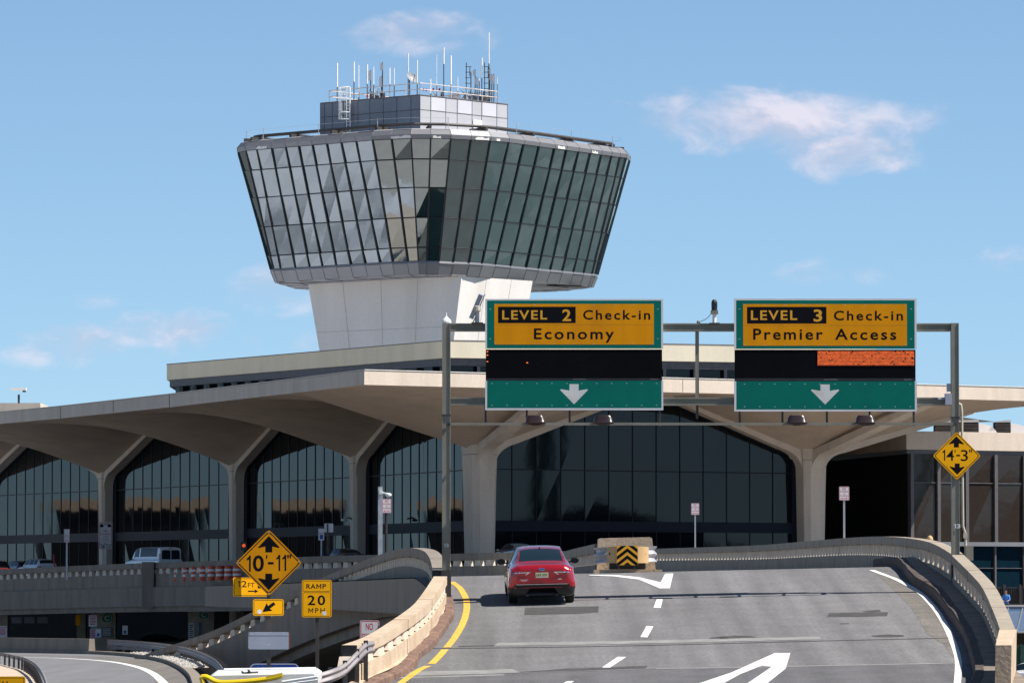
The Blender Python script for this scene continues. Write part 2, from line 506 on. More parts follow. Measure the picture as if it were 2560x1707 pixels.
class Board:
    """a flat sign at a photo position; drawing coordinates are photo pixels"""
    def __init__(s, cx, cy, D, yaw=0.):
        s.c = P(cx, cy, D); s.cx, s.cy = cx, cy
        s.k = (s.c - Vector((0, 0, EZ))).length / F
        a = R(yaw)                  # positive turns the face to the right (towards the sun)
        s.right = Vector((math.cos(a), math.sin(a), 0))
        s.n = Vector((math.sin(a), -math.cos(a), 0))
        s.kx = s.k / math.cos(a)
    def pt(s, x, y, n=0.):
        n = n * .2 if 0 < n < .1 else n
        return s.c + s.right * (x - s.cx) * s.kx + Vector((0, 0, 1)) * (s.cy - y) * s.k + s.n * n
    def fn(s, n):
        return lambda x, y: s.pt(x, y, n)
    def plate(s, pts, n0, n1, mb=None):
        mb = mb or MB()
        mb.prism([s.pt(x, y, n0) for (x, y) in pts], s.pt(0, 0, n1) - s.pt(0, 0, n0))
        return mb
    def shape(s, pts, n, mb=None):
        mb = mb or MB()
        mb.poly([s.pt(x, y, n) for (x, y) in pts])
        return mb
# ================================================================== GROUND AND ROADS
def struct(o, label=None):
    o['kind'] = 'structure'
    if label: o['label'] = label
    return o
GZ = -3.2
g = MB().poly([(-6000, -900, GZ), (6000, -900, GZ), (6000, 9000, GZ), (-6000, 9000, GZ)])
struct(g.build("ground", M_ground))

# the climbing road: kerb lines taken on the road plane, then carried on over the crest
kerbR = [PR(x, y, .29) for (x, y) in [(2444, 1712), (2459, 1674), (2451, 1630), (2431, 1571), (2394, 1519), (2357, 1472), (2303, 1439)]]
kerbR = [Vector((q.x - .24, q.y, 0)) for q in kerbR]
kerbL = [PR(x, y, .15) for (x, y) in [(930, 1716), (953, 1697), (1020, 1667), (1064, 1622), (1093, 1597), (1131, 1540), (1138, 1502), (1122, 1468)]]
kerbL = [Vector((q.x, q.y, 0)) for q in kerbL]
def zroad(X, Y):
    zc = zplane(X, 153.0)
    if Y <= 152.5: return zplane(X, Y)
    if Y >= 156.5: return zc + .05 + .0012 * (Y - 156.5)
    # a smooth crest between
    t = (Y - 152.5) / 4.0
    a, b = zplane(X, 152.5), zc + .05
    m0, m1 = RB * 4, .0012 * 4
    return (2 * t ** 3 - 3 * t ** 2 + 1) * a + (t ** 3 - 2 * t ** 2 + t) * m0 + (-2 * t ** 3 + 3 * t ** 2) * b + (t ** 3 - t ** 2) * m1
def interp(tab, Y):                # x of a line at depth Y
    tab = sorted(tab)
    if Y <= tab[0][0]:
        (a, b), (c, d) = tab[0], tab[1]
    elif Y >= tab[-1][0]:
        (a, b), (c, d) = tab[-2], tab[-1]
    else:
        for (a, b), (c, d) in zip(tab, tab[1:]):
            if a <= Y <= c: break
    return b + (d - b) * (Y - a) / (c - a)
tabR = [(q.y, q.x) for q in catmull(kerbR, 4)]
tabL = [(q.y, q.x) for q in catmull(kerbL, 4)]
tabR = [(84, tabR[0][1] + .2)] + tabR + [(172, 11.7), (190, 11.8), (212, 11.3), (232, 10.6), (256, 9.0), (275, 7.3), (290, 5.5)]
tabL = [(84, tabL[0][1] - .9)] + tabL + [(150, -2.2), (165, -3.6), (185, -5.2), (205, -7.), (230, -10.), (260, -14.), (300, -18.)]
rows = []
Ys = [56 + 1.6 * i for i in range(70)] + [168 + 9 * i for i in range(14)]
for Y in Ys:
    a, b = interp(tabL, Y) - .3, interp(tabR, Y) + .3
    rows.append([Vector((a + (b - a) * j / 16, Y, zroad(a + (b - a) * j / 16, Y))) for j in range(17)])
road = struct(MB().grid(rows).build("ramp_road", M_asph, smooth=True), "grey asphalt ramp road climbing to a crest in front of the terminal")
# the deck below the road, so that it has a side and a belly
dk = MB()
for i in range(len(rows) - 1):
    a, b, c, d = rows[i][0], rows[i][-1], rows[i + 1][0], rows[i + 1][-1]
    def dn(q, h): return Vector((q.x, q.y, max(q.z - h, GZ - .2)))
    dk.poly([dn(a, 1.1), dn(b, 1.1), dn(d, 1.1), dn(c, 1.1)])
    dk.poly([dn(a, .03), dn(c, .03), dn(c, 1.1), dn(a, 1.1)])
    dk.poly([dn(b, .03), dn(d, .03), dn(d, 1.1), dn(b, 1.1)])
struct(dk.build("ramp_deck", M_bridge))

def on_road(x, y, h=.004):
    q = PR(x, y)
    return Vector((q.x, q.y, zroad(q.x, q.y) + h))
def marking(name, polys, m, h):
    b = MB()
    for pl in polys:
        # cut long shapes into road-hugging pieces
        bm = bmesh.new()
        vs = [bm.verts.new((x, y, 0)) for (x, y) in pl]
        bm.faces.new(vs)
        for it in range(2):
            ed = [e for e in bm.edges if e.calc_length() > 60]
            if ed: bmesh.ops.subdivide_edges(bm, edges=ed, cuts=1)
        bmesh.ops.triangulate(bm, faces=bm.faces[:])
        bm.verts.index_update()
        b.add([on_road(v_.co.x, v_.co.y, h) for v_ in bm.verts], [tuple(v_.index for v_ in f.verts) for f in bm.faces])
        bm.free()
    return b
def line_strip(pts, wid, h, k=5):
    c = catmull([on_road(x, y) for (x, y) in pts], k)
    A, B = [], []
    for i, q in enumerate(c):
        t = (c[min(i + 1, len(c) - 1)] - c[max(i - 1, 0)]); t.z = 0; t.normalize()
        lat = Vector((t.y, -t.x, 0)) * wid / 2
        for s_, lst in ((1, A), (-1, B)):
            p = q + lat * s_
            lst.append(Vector((p.x, p.y, zroad(p.x, p.y) + h)))
    return MB().strip(A, B)
def Z7(*pts): return [(1080 + .3042 * a, 1230 + .3042 * b) for (a, b) in pts]
def Z8(*pts): return [(1900 + .336 * a, 1180 + .336 * b) for (a, b) in pts]

# darker old surfacing below the lowest joint, dusty shoulder, patches
lowj = [on_road(x, y, .004) for (x, y) in [(940, 1692), (1160, 1686), (1400, 1679), (1700, 1671), (2000, 1664), (2440, 1656)]]
botr = [Vector((q.x - .1, 84, 0)) for q in lowj]
mid1 = []
old = MB()
rr = []
for q, e in zip(lowj, botr):
    rr.append([Vector((q.x + (e.x - q.x) * t, q.y + (84 - q.y) * t, 0)) for t in [i / 8 for i in range(9)]])
for r_ in rr:
    for q in r_: q.z = zroad(q.x, q.y) + .004
struct(old.grid(rr).build("old_road_surface", M_asph_old), "darker asphalt below the lowest joint of the ramp")
sh = marking("dusty_shoulder", [Z8((860, 745), (1030, 820), (1180, 905), (1290, 1015), (1365, 1130), (1425, 1260), (1440, 1380), (1370, 1280), (1240, 1200), (1190, 1110), (1120, 1000), (1020, 900))], M_shoulder, .004)
struct(sh.build("dusty_shoulder", M_shoulder), "brownish worn shoulder strip inside the right edge line")
def ell(cx, cy, rx, ry):
    return [(cx + rx * math.cos(a) * rough0.uniform(.8, 1.1), cy + ry * math.sin(a) * rough0.uniform(.8, 1.1)) for a in [2 * math.pi * k / 22 for k in range(22)]]
rough0 = random.Random(4)
pt = marking("road_patch", [Z7((765, 950), (1080, 942), (1372, 936), (1366, 985), (1200, 998), (758, 1008)), Z8((515, 1045), (955, 1040), (945, 1068), (780, 1074), (500, 1076)),
        Z8((760, 1032), (890, 1022), (900, 1036), (800, 1042)),  ell(1843, 1593, 52, 5), ell(2222, 1589, 42, 3.5), ell(1800, 1595, 30, 3),
        Z8((590, 1124), (660, 1122), (662, 1128), (600, 1130)),
        Z7((690, 1478), (1100, 1448), (1770, 1424), (1760, 1445), (1100, 1466)), Z7((215, 1262), (520, 1254), (518, 1262), (215, 1270))], M_patch, .0045)
struct(pt.build("road_patch", M_patch), "dark patches of repaired asphalt across the ramp")
jl = MB()
for pts, wd in (([(1040, 1622), (1096, 1620.5), (1400, 1617), (1700, 1611), (2000, 1603), (2390, 1594), (2440, 1593)], .09),
                ([(950, 1691), (1160, 1686), (1400, 1679), (1700, 1671)], .05)):
    m_ = line_strip(pts, wd, .009); jl.add(m_.V, m_.F)
struct(jl.build("joint_seal", M_joint), "black joint lines across the ramp")
jw = MB()
for pts, wd in (([(1240, 1610), (1500, 1606.5), (1800, 1600), (2050, 1594)], .9), ([(1010, 1684), (1160, 1680.5), (1290, 1676)], 1.1),
                ([(1640, 1671), (1860, 1667), (2100, 1662.5), (2425, 1656)], .22), ([(950, 1694), (1080, 1691), (1260, 1686)], .35)):
    m_ = line_strip(pts, wd, .0066); jw.add(m_.V, m_.F)
struct(jw.build("joint_concrete", M_joint_lt), "pale concrete strips beside the joint lines")

yl = line_strip([(985, 1716), (1001, 1707), (1045, 1676), (1070, 1664)], .18, .008)
y2 = line_strip([(1079, 1659), (1098, 1640), (1113, 1623)], .18, .008)
y3 = line_strip([(1117, 1618), (1136, 1594), (1156, 1560), (1166, 1528), (1166, 1502), (1158, 1482), (1147, 1467), (1129, 1454)], .18, .008)
yl.add(y2.V, y2.F); yl.add(y3.V, y3.F)
struct(yl.build("yellow_edge_line", M_mark_y), "yellow line along the left edge of the ramp road")
wl = line_strip([(2179, 1424.6), (2215, 1438), (2246, 1450.5), (2296.5, 1479), (2333.4, 1516), (2360, 1556), (2380.5, 1600), (2395.6, 1650), (2393, 1712)], .16, .008)
struct(wl.build("white_edge_line", M_mark_w), "white line along the right edge of the ramp road")
for i, (pl, lb) in enumerate(((Z7((1845, 880), (1897, 880), (1880, 950), (1820, 950)), "short white lane dash nearest the crest, below the turn arrow"),
           (Z7((1762, 1100), (1820, 1102), (1770, 1193), (1712, 1190)), "white lane dash above the long joint line, second from the crest"),
           (Z7((1525, 1353), (1597, 1353), (1462, 1441), (1397, 1440)), "slanted white lane dash between the two joint lines"),
           (Z7((1110, 1552), (1168, 1552), (1090, 1605), (1020, 1605)), "white lane dash cut by the bottom edge of the picture"))):
    o = struct(marking("lane_dash", [pl], M_mark_w, .008).build("lane_dash", M_mark_w), lb)
ar = marking("lane_arrow", [Z7((1280, 678), (1500, 680), (1700, 698), (1800, 722), (1880, 740), (1915, 670), (1983, 668), (1955, 790), (1870, 790), (1790, 755), (1700, 718), (1500, 692), (1300, 684))], M_mark_w, .008)
struct(ar.build("lane_arrow", M_mark_w), "white curved arrow painted at the crest below the crash cushion")
ar = marking("lane_arrow", [[(1937, 1632), (1976, 1632), (1964, 1671), (1912, 1712), (1862, 1712), (1930, 1666), (1905, 1663), (1850, 1685), (1800, 1712), (1735, 1712), (1830, 1680)]], M_mark_w, .008)
struct(ar.build("lane_arrow", M_mark_w), "large white arrow painted at the bottom of the ramp road")

def rowtab(tab, y0, y1, step=1.2):
    out = []
    Y = y0
    while Y <= y1:
        X = interp(tab, Y); out.append(Vector((X, Y, zroad(X, Y)))); Y += step
    return out
kr = rowtab(tabR, 84, 168)
kb = MB()
rough = random.Random(3)
kp = [q + Vector((rough.uniform(-.015, .015), 0, rough.uniform(-.015, .015))) for q in kr]
kb.sweep(kp, [(0, -.3), (0.02, .25), (.05, .29), (.24, .29), (.24, -.3)])
struct(kb.build("right_kerb", M_kerb_dk), "rough brown kerb along the right side of the ramp road")
kl = rowtab(tabL, 84, 148)
kb = MB()
kp = [q + Vector((rough.uniform(-.035, .035), 0, rough.uniform(-.03, .03))) for q in kl]
kb.sweep(kp, [(0, -.3), (-.03, .14), (-.06, .18), (-.26, .2), (-.26, -.3)])
struct(kb.build("left_kerb", M_kerb), "crumbling brown kerb along the left side of the ramp road")

# ================================================================== PARAPETS
def parapet(name, pts, label, mats=None, rail_w=.36, rail_h=.30, bal_h=.27, tot=1.15, lower=0., k=6, bal_step=.5, bal_w=.17, step=.55, slab=None, z_off=0., lean=0., wallw=None, cat="parapet", both=True):
    m1, m2 = mats or (M_bridge, M_bridge)
    path = resample(catmull(pts, k), step)
    root = thing(name, path[0] - Vector((0, 0, tot)), label, cat)
    hw = rail_w / 2
    MB().sweep(path, [(-hw, 0), (hw, 0), (hw, -rail_h * .85), (hw * .8, -rail_h), (-hw * .8, -rail_h), (-hw, -rail_h * .85)]).build("rail", m1, root)
    ww = wallw or rail_w * .9
    MB().sweep(path, [(-ww / 2, -rail_h - bal_h), (ww / 2, -rail_h - bal_h), (ww / 2 + lean, -tot - lower), (-ww / 2 - lean, -tot - lower)]).build("wall", m2, root)
    # balusters: wedges, wider at the foot, each an object of its own; the far rest of a long row as one
    h = bal_h + .02; w2 = rail_w * .36
    vsb = [(-bal_w * .9, -w2, 0), (bal_w * .9, -w2, 0), (bal_w * .9, w2, 0), (-bal_w * .9, w2, 0), (-bal_w * .62, -w2, h), (bal_w * .62, -w2, h), (bal_w * .62, w2, h), (-bal_w * .62, w2, h)]
    fsb = [(0, 3, 2, 1), (4, 5, 6, 7), (0, 1, 5, 4), (1, 2, 6, 5), (2, 3, 7, 6), (3, 0, 4, 7)]
    fine = resample(path, bal_step)
    order = []
    for a, b in zip(fine, fine[1:]):
        t = (b - a); order.append((a.y, a, math.atan2(t.y, t.x)))
    order.sort(key=lambda e_: e_[0])
    proto = None; rest = MB()
    for k_, (_, a, an) in enumerate(order):
        c = a + Vector((0, 0, -rail_h - bal_h - .01))
        if k_ < 100:
            if proto is None:
                mb_ = MB(); mb_.add(vsb, fsb); proto = mb_.build("baluster", M_balus, root, local=True); o = proto
            else:
                o = proto.copy(); COL.objects.link(o); o.parent = root
            o.location = c - root.location; o.rotation_euler = (0, 0, an)
        else:
            ca, sa = math.cos(an), math.sin(an)
            rest.add([c + Vector((x * ca - y * sa, x * sa + y * ca, z)) for (x, y, z) in vsb], fsb)
    if rest.V:
        rest.build("far_balusters", M_balus, root)['kind'] = 'stuff'
    # expansion joints across rail and wall
    ex_ = resample(path, bal_step * 5)
    for a, b in list(zip(ex_, ex_[1:]))[:40]:
        t = (b - a); t.z = 0; t.normalize(); lat = Vector((t.y, -t.x, 0)); w3 = rail_w / 2 + .004; w4 = ww / 2 + lean + .004
        jb_ = MB(); jb_.obox(a - t * .018 - lat * w3 + Vector((0, 0, -rail_h)), t * .036, lat * 2 * w3, (0, 0, rail_h + .004))
        jb_.obox(a - t * .018 - lat * w4 + Vector((0, 0, -tot)), t * .036, lat * 2 * w4, (0, 0, tot - rail_h - bal_h + .003))
        jb_.build("expansion_joint", M_joint, root)
    if slab:
        sw, sh_ = slab
        MB().sweep(path, [(-sw, -tot - .003), (sw, -tot - .003), (sw, -tot - sh_), (-sw, -tot - sh_)]).build("slab_edge", m2, root)
    return root, path
def Rail(pts, D=None):
    return [P(x, y, d) for (x, y, d) in pts]

# right parapet of the ramp, from the near end block over the crest and away to the left
rp_pts = [(2512, 1640, 109), (2506, 1607, 111.9), (2521, 1563, 116.5)]
rp_pts = [(2519, 1572, 115.5), (2500, 1524, 121), (2471, 1465.6, 129), (2436, 1427, 134.5), (2400.6, 1393, 140), (2384, 1378, 142.5), (2337, 1354.7, 147.5), (2273, 1343.6, 157),
          (2202, 1340.6, 172), (2122, 1344.6, 190), (2001, 1354.7, 212), (1900, 1362.5, 232), (1760, 1367.5, 256), (1645, 1371, 275), (1540, 1374, 290)]
rp_pts = [(x, y, d * 1.012 if d < 150 else d) for (x, y, d) in rp_pts]
right_par, rpath = parapet("ramp_parapet", Rail(rp_pts), "long curved concrete parapet along the right side of the ramp, running behind the crash cushion",
                           (M_old, M_old), rail_w=.34, tot=1.2, lower=1.7, bal_h=.34, rail_h=.28, bal_step=1.3, bal_w=.36)
# end block
eb = MB()
a = P(2503, 1612, 111.5); b = P(2519, 1572, 115.5)
t = (b - a); t.z = 0; t.normalize(); lat = Vector((t.y, -t.x, 0))
fp = [a - lat * .12 - t * .0, a + lat * .22, b + lat * .20, b - lat * .18]
dn_ = Vector((0, 0, -2.6))
eb.add(fp + [q + dn_ - lat * .05 for q in fp], [(0, 1, 2, 3), (0, 4, 5, 1), (1, 5, 6, 2), (2, 6, 7, 3), (3, 7, 4, 0)])
eb.build("end_block", M_bridge_lt, right_par)
# walkway between kerb and parapet
wk = MB()
A, B = [], []
for q in kr:
    A.append(Vector((q.x + .235, q.y, q.z + .285)))
    best = min(rpath, key=lambda p_: abs(p_.y - q.y))
    B.append(Vector((max(best.x, q.x + .6) + .05, q.y, q.z + .30)))
wk.strip(A, B)
struct(wk.build("right_walkway", M_walk), "narrow dark walkway between kerb and right parapet")

# left parapet of the ramp
lp_pts = [(872, 1612, 117.), (933, 1590, 119.5), (993.6, 1553, 123.5), (1030, 1528, 127), (1054, 1508, 130), (1075, 1481, 133.5), (1091, 1457, 137), (1101, 1440, 140.5)]
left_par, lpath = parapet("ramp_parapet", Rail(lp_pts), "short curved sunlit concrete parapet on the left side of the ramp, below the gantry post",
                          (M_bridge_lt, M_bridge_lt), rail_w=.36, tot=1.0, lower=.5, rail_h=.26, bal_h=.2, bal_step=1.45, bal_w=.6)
wk = MB()
A, B = [], []
for q in kl:
    if q.y < 108: continue
    A.append(Vector((q.x - .255, q.y, q.z + .196)))
    best = min(lpath, key=lambda p_: abs(p_.y - q.y))
    B.append(Vector((min(best.x, q.x - .35), q.y, q.z + .22)))
wk.strip(A, B)
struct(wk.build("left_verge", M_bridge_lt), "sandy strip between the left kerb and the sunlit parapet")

# descending ramp: shaded outer wall seen from the left foreground
dr_pts = [(1099, 1425, 143), (1096, 1408, 147), (1088, 1389, 152), (1071, 1374.5, 160), (1037, 1369, 172), (1004, 1373, 184), (957, 1388, 196), (893, 1412, 206), (826, 1440, 213), (755, 1472, 219),
          (711, 1494, 222), (641, 1529, 226), (540, 1577, 231), (410, 1622, 237), (330, 1650, 242)]
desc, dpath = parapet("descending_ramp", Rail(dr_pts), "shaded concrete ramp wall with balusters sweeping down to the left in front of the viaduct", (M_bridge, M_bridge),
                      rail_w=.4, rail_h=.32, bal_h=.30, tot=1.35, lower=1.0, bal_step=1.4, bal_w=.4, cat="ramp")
dd = MB()
rows_in = []
for i, q in enumerate(dpath):
    t = dpath[min(i + 1, len(dpath) - 1)] - dpath[max(i - 1, 0)]; t.z = 0; t.normalize()
    lat = Vector((t.y, -t.x, 0))
    side = lat if lat.y > 0 or lat.x > .9 else lat
    rows_in.append((q, lat))
A = [q + Vector((0, 0, -1.3)) for q, l in rows_in]
B = [q + l * 6.5 + Vector((0, 0, -1.3)) for q, l in rows_in]
A2 = [q + l * .4 + Vector((0, 0, -2.36)) for q, l in rows_in]
B2 = [q + l * 6.5 + Vector((0, 0, -2.36)) for q, l in rows_in]
dd.strip(A, B); dd.strip(A2, B2)
dd.build("deck", M_bridge, desc)
# beam below the wall
MB().sweep(dpath, [(.2, -2.2), (.75, -2.2), (.75, -2.75), (.2, -2.75)]).build("edge_beam", M_bridge, desc)

# gore parapet behind the crash cushion, going off to the left
gore, gpath = parapet("gore_parapet", Rail([(1500, 1359, 166), (1470, 1366, 178), (1440, 1373, 192), (1411, 1381, 206), (1370, 1391, 226), (1330, 1400, 246), (1280, 1410, 268)]),
                      "low concrete parapet running left from the crash cushion, partly behind the red car", (M_old, M_old), rail_w=.34, tot=1.2, lower=.9, bal_h=.34, rail_h=.32, bal_step=1.3, bal_w=.38)

# viaduct of the terminal frontage road
vr = [(-60, 1425, 403), (0, 1422.6, 400), (190, 1414, 386), (380, 1406, 372), (588, 1399.5, 358), (755, 1391.7, 348), (957, 1386, 338), (1123, 1384, 331), (1281, 1380, 324), (1400, 1377.5, 319), (1490, 1376, 316)]
via, vpath = parapet("viaduct", Rail(vr), "long grey concrete viaduct carrying the road along the terminal front, with a baluster parapet", (M_bridge, M_bridge),
                     rail_w=.4, rail_h=.44, bal_h=.36, tot=1.75, lower=0, bal_step=1.42, bal_w=.42, cat="viaduct", step=2.0)
MB().sweep(vpath, [(-.12, -1.752), (.5, -1.752), (.5, -3.12), (-.12, -3.12)]).build("girder", M_bridge, via)
MB().sweep(vpath, [(-.3, -3.05), (.3, -3.05), (.3, -3.5), (-.3, -3.5)]).build("edge_beam", M_bridge, via)
# pier joint block in the parapet
jb = MB()
q = P(386, 1404.5, 371.2)
jb.box(q.x - .85, q.x + .0, q.y - .55, q.y + .3, q.z - 3.3, q.z + .02)
jb.build("pier_block", M_bridge, via)
bx = MB()
q = P(535, 1449, 359)
bx.obox(q + Vector((-.2, -1.3, -1.3)), (2.6, -.5, 0), (0, .8, 0), (0, 0, 1.15))
bx.build("bearing_block", M_bridge, via)

# ================================================================== TERMINAL
zj = EZ + 9.1; zc = EZ + 9.3; zp = EZ + 14.0; zf = EZ + 13.0; zt = EZ + 13.93; zfl = EZ + .9
cA, cB, cC, cD, cR = [PZ(x, y, zj) for (x, y) in ((1199, 1137), (898, 1159), (594, 1178.5), (267, 1197), (2024, 1150.7))]
for q in (cA, cB, cC, cD, cR): q.z = 0
cE = cD + (cD - cC) * 1.0 + Vector((-.8, 0, 0)); cG = cE + (cE - cD)
T = 14.3
e1 = (cR - cA).normalized(); e2 = (cB - cA).normalized()
def outn(a, b):
    d = (b - a).normalized(); return Vector((-d.y, d.x, 0))
cols = [cR, cA, cB, cC, cD, cE, cG]
nr = Vector((e1.y, -e1.x, 0))
nA = outn(cA, cB)
Fc = {}
Lf = [cA, cB, cC, cD, cE, cG]
fl = []
for i, c in enumerate(Lf):
    if i == 0:
        fl.append(c - e1 * T)
    else:
        n_ = (outn(Lf[i - 1], c) + (outn(c, Lf[i + 1]) if i + 1 < len(Lf) else outn(Lf[i - 1], c))).normalized()
        fl.append(c + n_ * T)
fA_front = cA - e2 * T
corner = cA - e1 * T - e2 * T
rot = Matrix.Rotation(R(-2.2), 3, 'Z')
fR_front = cR + nr * T
term = thing("terminal_building", (cA.x, cA.y, 0), "beige concrete airport terminal with flared umbrella columns, overhanging roof and tall dark glass bays", "terminal")
def quadrant(mb, c, m, fc, fm, zm=None, n=12):
    zm = zp if zm is None else zm
    rows = []
    for i in range(n + 1):
        a = i / n; r_ = []
        for j in range(n + 1):
            b = j / n; g_ = 1 - (1 - b) ** 1.5
            p_ = (c * (1 - a) + m * a) * (1 - b) + (fc * (1 - a) + fm * a) * b
            r_.append(Vector((p_.x, p_.y, (zc + (zm - zc) * a) * (1 - g_) + zf * g_)))
        rows.append(r_)
    mb.grid(rows)
mid = lambda a, b: (a + b) * .5
def shell(quads):
    mb = MB()
    for q_ in quads: quadrant(mb, *q_)
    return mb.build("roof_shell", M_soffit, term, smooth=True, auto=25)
mAB, fAB = mid(cA, cB), mid(fl[0], fl[1])
mAR, fAR = mid(cA, cR), mid(fA_front, fR_front)
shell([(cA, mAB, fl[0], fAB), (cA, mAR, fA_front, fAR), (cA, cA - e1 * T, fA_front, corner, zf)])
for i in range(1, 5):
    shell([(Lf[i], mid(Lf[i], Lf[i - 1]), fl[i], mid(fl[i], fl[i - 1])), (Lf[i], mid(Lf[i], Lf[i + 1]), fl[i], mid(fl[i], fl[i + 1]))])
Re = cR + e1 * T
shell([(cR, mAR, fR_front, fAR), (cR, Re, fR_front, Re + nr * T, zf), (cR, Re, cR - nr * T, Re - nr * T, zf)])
# fascia: thick band round the roof edge and the flat roof above
edge = [fl[5], fl[4], fl[3], fl[2], fl[1], fl[0] * .5 + corner * .5, corner, fA_front * .5 + corner * .5, fAR, fR_front, Re + nr * T, Re - nr * T]
def band(mb, path, z0, z1, th):
    n = len(path)
    for a, b in zip(path, path[1:]):
        d = (b - a).normalized(); inn = Vector((-d.y, d.x, 0)) * th
        mb.add([Vector((a.x, a.y, z0)), Vector((b.x, b.y, z0)), Vector((b.x, b.y, z1)), Vector((a.x, a.y, z1))], [(0, 1, 2, 3)])
    return mb
fs_l = band(MB(), edge[:7], zf - .004, zt, .4); fs_l.build("fascia", M_beige, term)
fs_r = band(MB(), edge[6:], zf - .004, zt, .4); fs_r.build("fascia", M_beige, term)
rt = MB().poly([Vector((q.x, q.y, zt - .02)) for q in edge] + [Vector((40, 430, zt - .02)), Vector((-10, 470, zt - .02))])
rt.build("roof_deck", mat("roof_gravel", (.45, .43, .40), .95, var=.1, scale=.4), term)
cop = MB()
for a, b in zip(edge, edge[1:]):
    cop.tube([Vector((a.x, a.y, zt)), Vector((b.x, b.y, zt))], .045, 4)
cop.build("roof_flashing", mat("roof_flashing_metal", (.36, .35, .33), .6, metal=.2), term)
M_jl = mat("fascia_joint_dark", (.16, .14, .125), .9)  # dark concrete tone of the fascia joint strips
for i in (1, 2, 3, 4):
    for a in (mid(fl[i], fl[i - 1]), fl[i]):
        MB().box(a.x - .03, a.x + .03, a.y - .03, a.y + .03, zf + .02, zt - .02).build("fascia_joint", M_jl, term)
for f_ in (.0, .33, .66):
    a = fA_front + (fR_front - fA_front) * f_
    MB().box(a.x - .03, a.x + .03, a.y - .03, a.y + .03, zf + .02, zt - .02).build("fascia_joint", M_jl, term)
# columns
def column(c, d1, d2):
    mb = MB()
    n1 = Vector((-d1.y, d1.x, 0)) if False else d1
    def ring(z, s):
        s = s * (1.0 if d2 is None else .62)
        k = .62
        ax, ay = d1, Vector((-d1.y, d1.x, 0))
        o = Vector((c.x, c.y, z))
        return [o + ax * s * u_ + ay * s * v_ for (u_, v_) in ((1, -k), (1, k), (k, 1), (-k, 1), (-1, k), (-1, -k), (-k, -1), (k, -1))]
    rs = [ring(0, .84), ring(EZ + 2, .86), ring(zj - 2, .95), ring(zj, 1.0), ring(zj + 1.2, 1.12)]
    vs = [p for r_ in rs for p in r_]
    fs = [(i * 8 + k, i * 8 + (k + 1) % 8, (i + 1) * 8 + (k + 1) % 8, (i + 1) * 8 + k) for i in range(4) for k in range(8)]
    mb.add(vs, fs)
    cl = mb.build("column", M_beige, term)
    MB().add([p * 1.0 + (p - Vector((c.x, c.y, p.z))) * .004 for p in ring(zj, 1.0)] + [p + (p - Vector((c.x, c.y, p.z))) * .004 for p in ring(zj + .05, 1.0)],
             [(k, (k + 1) % 8, 8 + (k + 1) % 8, 8 + k) for k in range(8)]).build("joint_line", M_frame_gr, cl)
    return cl
for i, c in enumerate([cR, cA, cB, cC, cD, cE]):
    column(c, e1 if i < 2 else (cols[i] - cols[i + 1]).normalized(), None if i < 2 else 1)
# capitals with their curved throats and the ribs along each arch
def half_arch(mb, c, d, half, dep=.46, zm=None):
    zm = zp if zm is None else zm
    cs = 1.0 if c in (cA, cR) else .62
    """rib from column c along d to the middle of the bay, with the curved throat by the column"""
    slope = (zm - zc) / half
    per = Vector((-d.y, d.x, 0))
    def zs(s_): return zc + slope * s_
    low = []
    x0, xe, dz = .95 * cs, (2.7 if cs == 1.0 else 2.1), .32
    P0 = (x0, zj - .9); P1 = (x0, zs(x0) - dz + .2); P2 = (xe, zs(xe) - dz)
    for k in range(11):
        t = k / 10
        low.append(((1 - t) ** 2 * P0[0] + 2 * t * (1 - t) * P1[0] + t * t * P2[0], (1 - t) ** 2 * P0[1] + 2 * t * (1 - t) * P1[1] + t * t * P2[1]))
    low.append((half + .02, zs(half) - dz))
    up = [(half + .02, zs(half) + .02), (0., zs(0.) + .3), (0., zj - .9)]
    pts = [Vector((c.x, c.y, 0)) + d * a + Vector((0, 0, b)) for (a, b) in low + up]
    mb.prism([p - per * dep for p in pts], per * dep * 2)
for (a, b) in ((cA, cR), (cA, cB), (cB, cC), (cC, cD), (cD, cE)):
    d = (b - a).normalized(); half = (b - a).length / 2
    mb = MB(); half_arch(mb, a, d, half); half_arch(mb, b, -d, half)
    mb.build("arch_rib", M_beige, term)
mb = MB(); half_arch(mb, cR, e1, T, .55, zf); mb.build("arch_rib", M_beige, term)
for c in (cA, cR):
    mb = MB(); half_arch(mb, c, (-e2 if c is cA else nr), T, .5, zf); mb.build("arch_rib", M_beige, term)

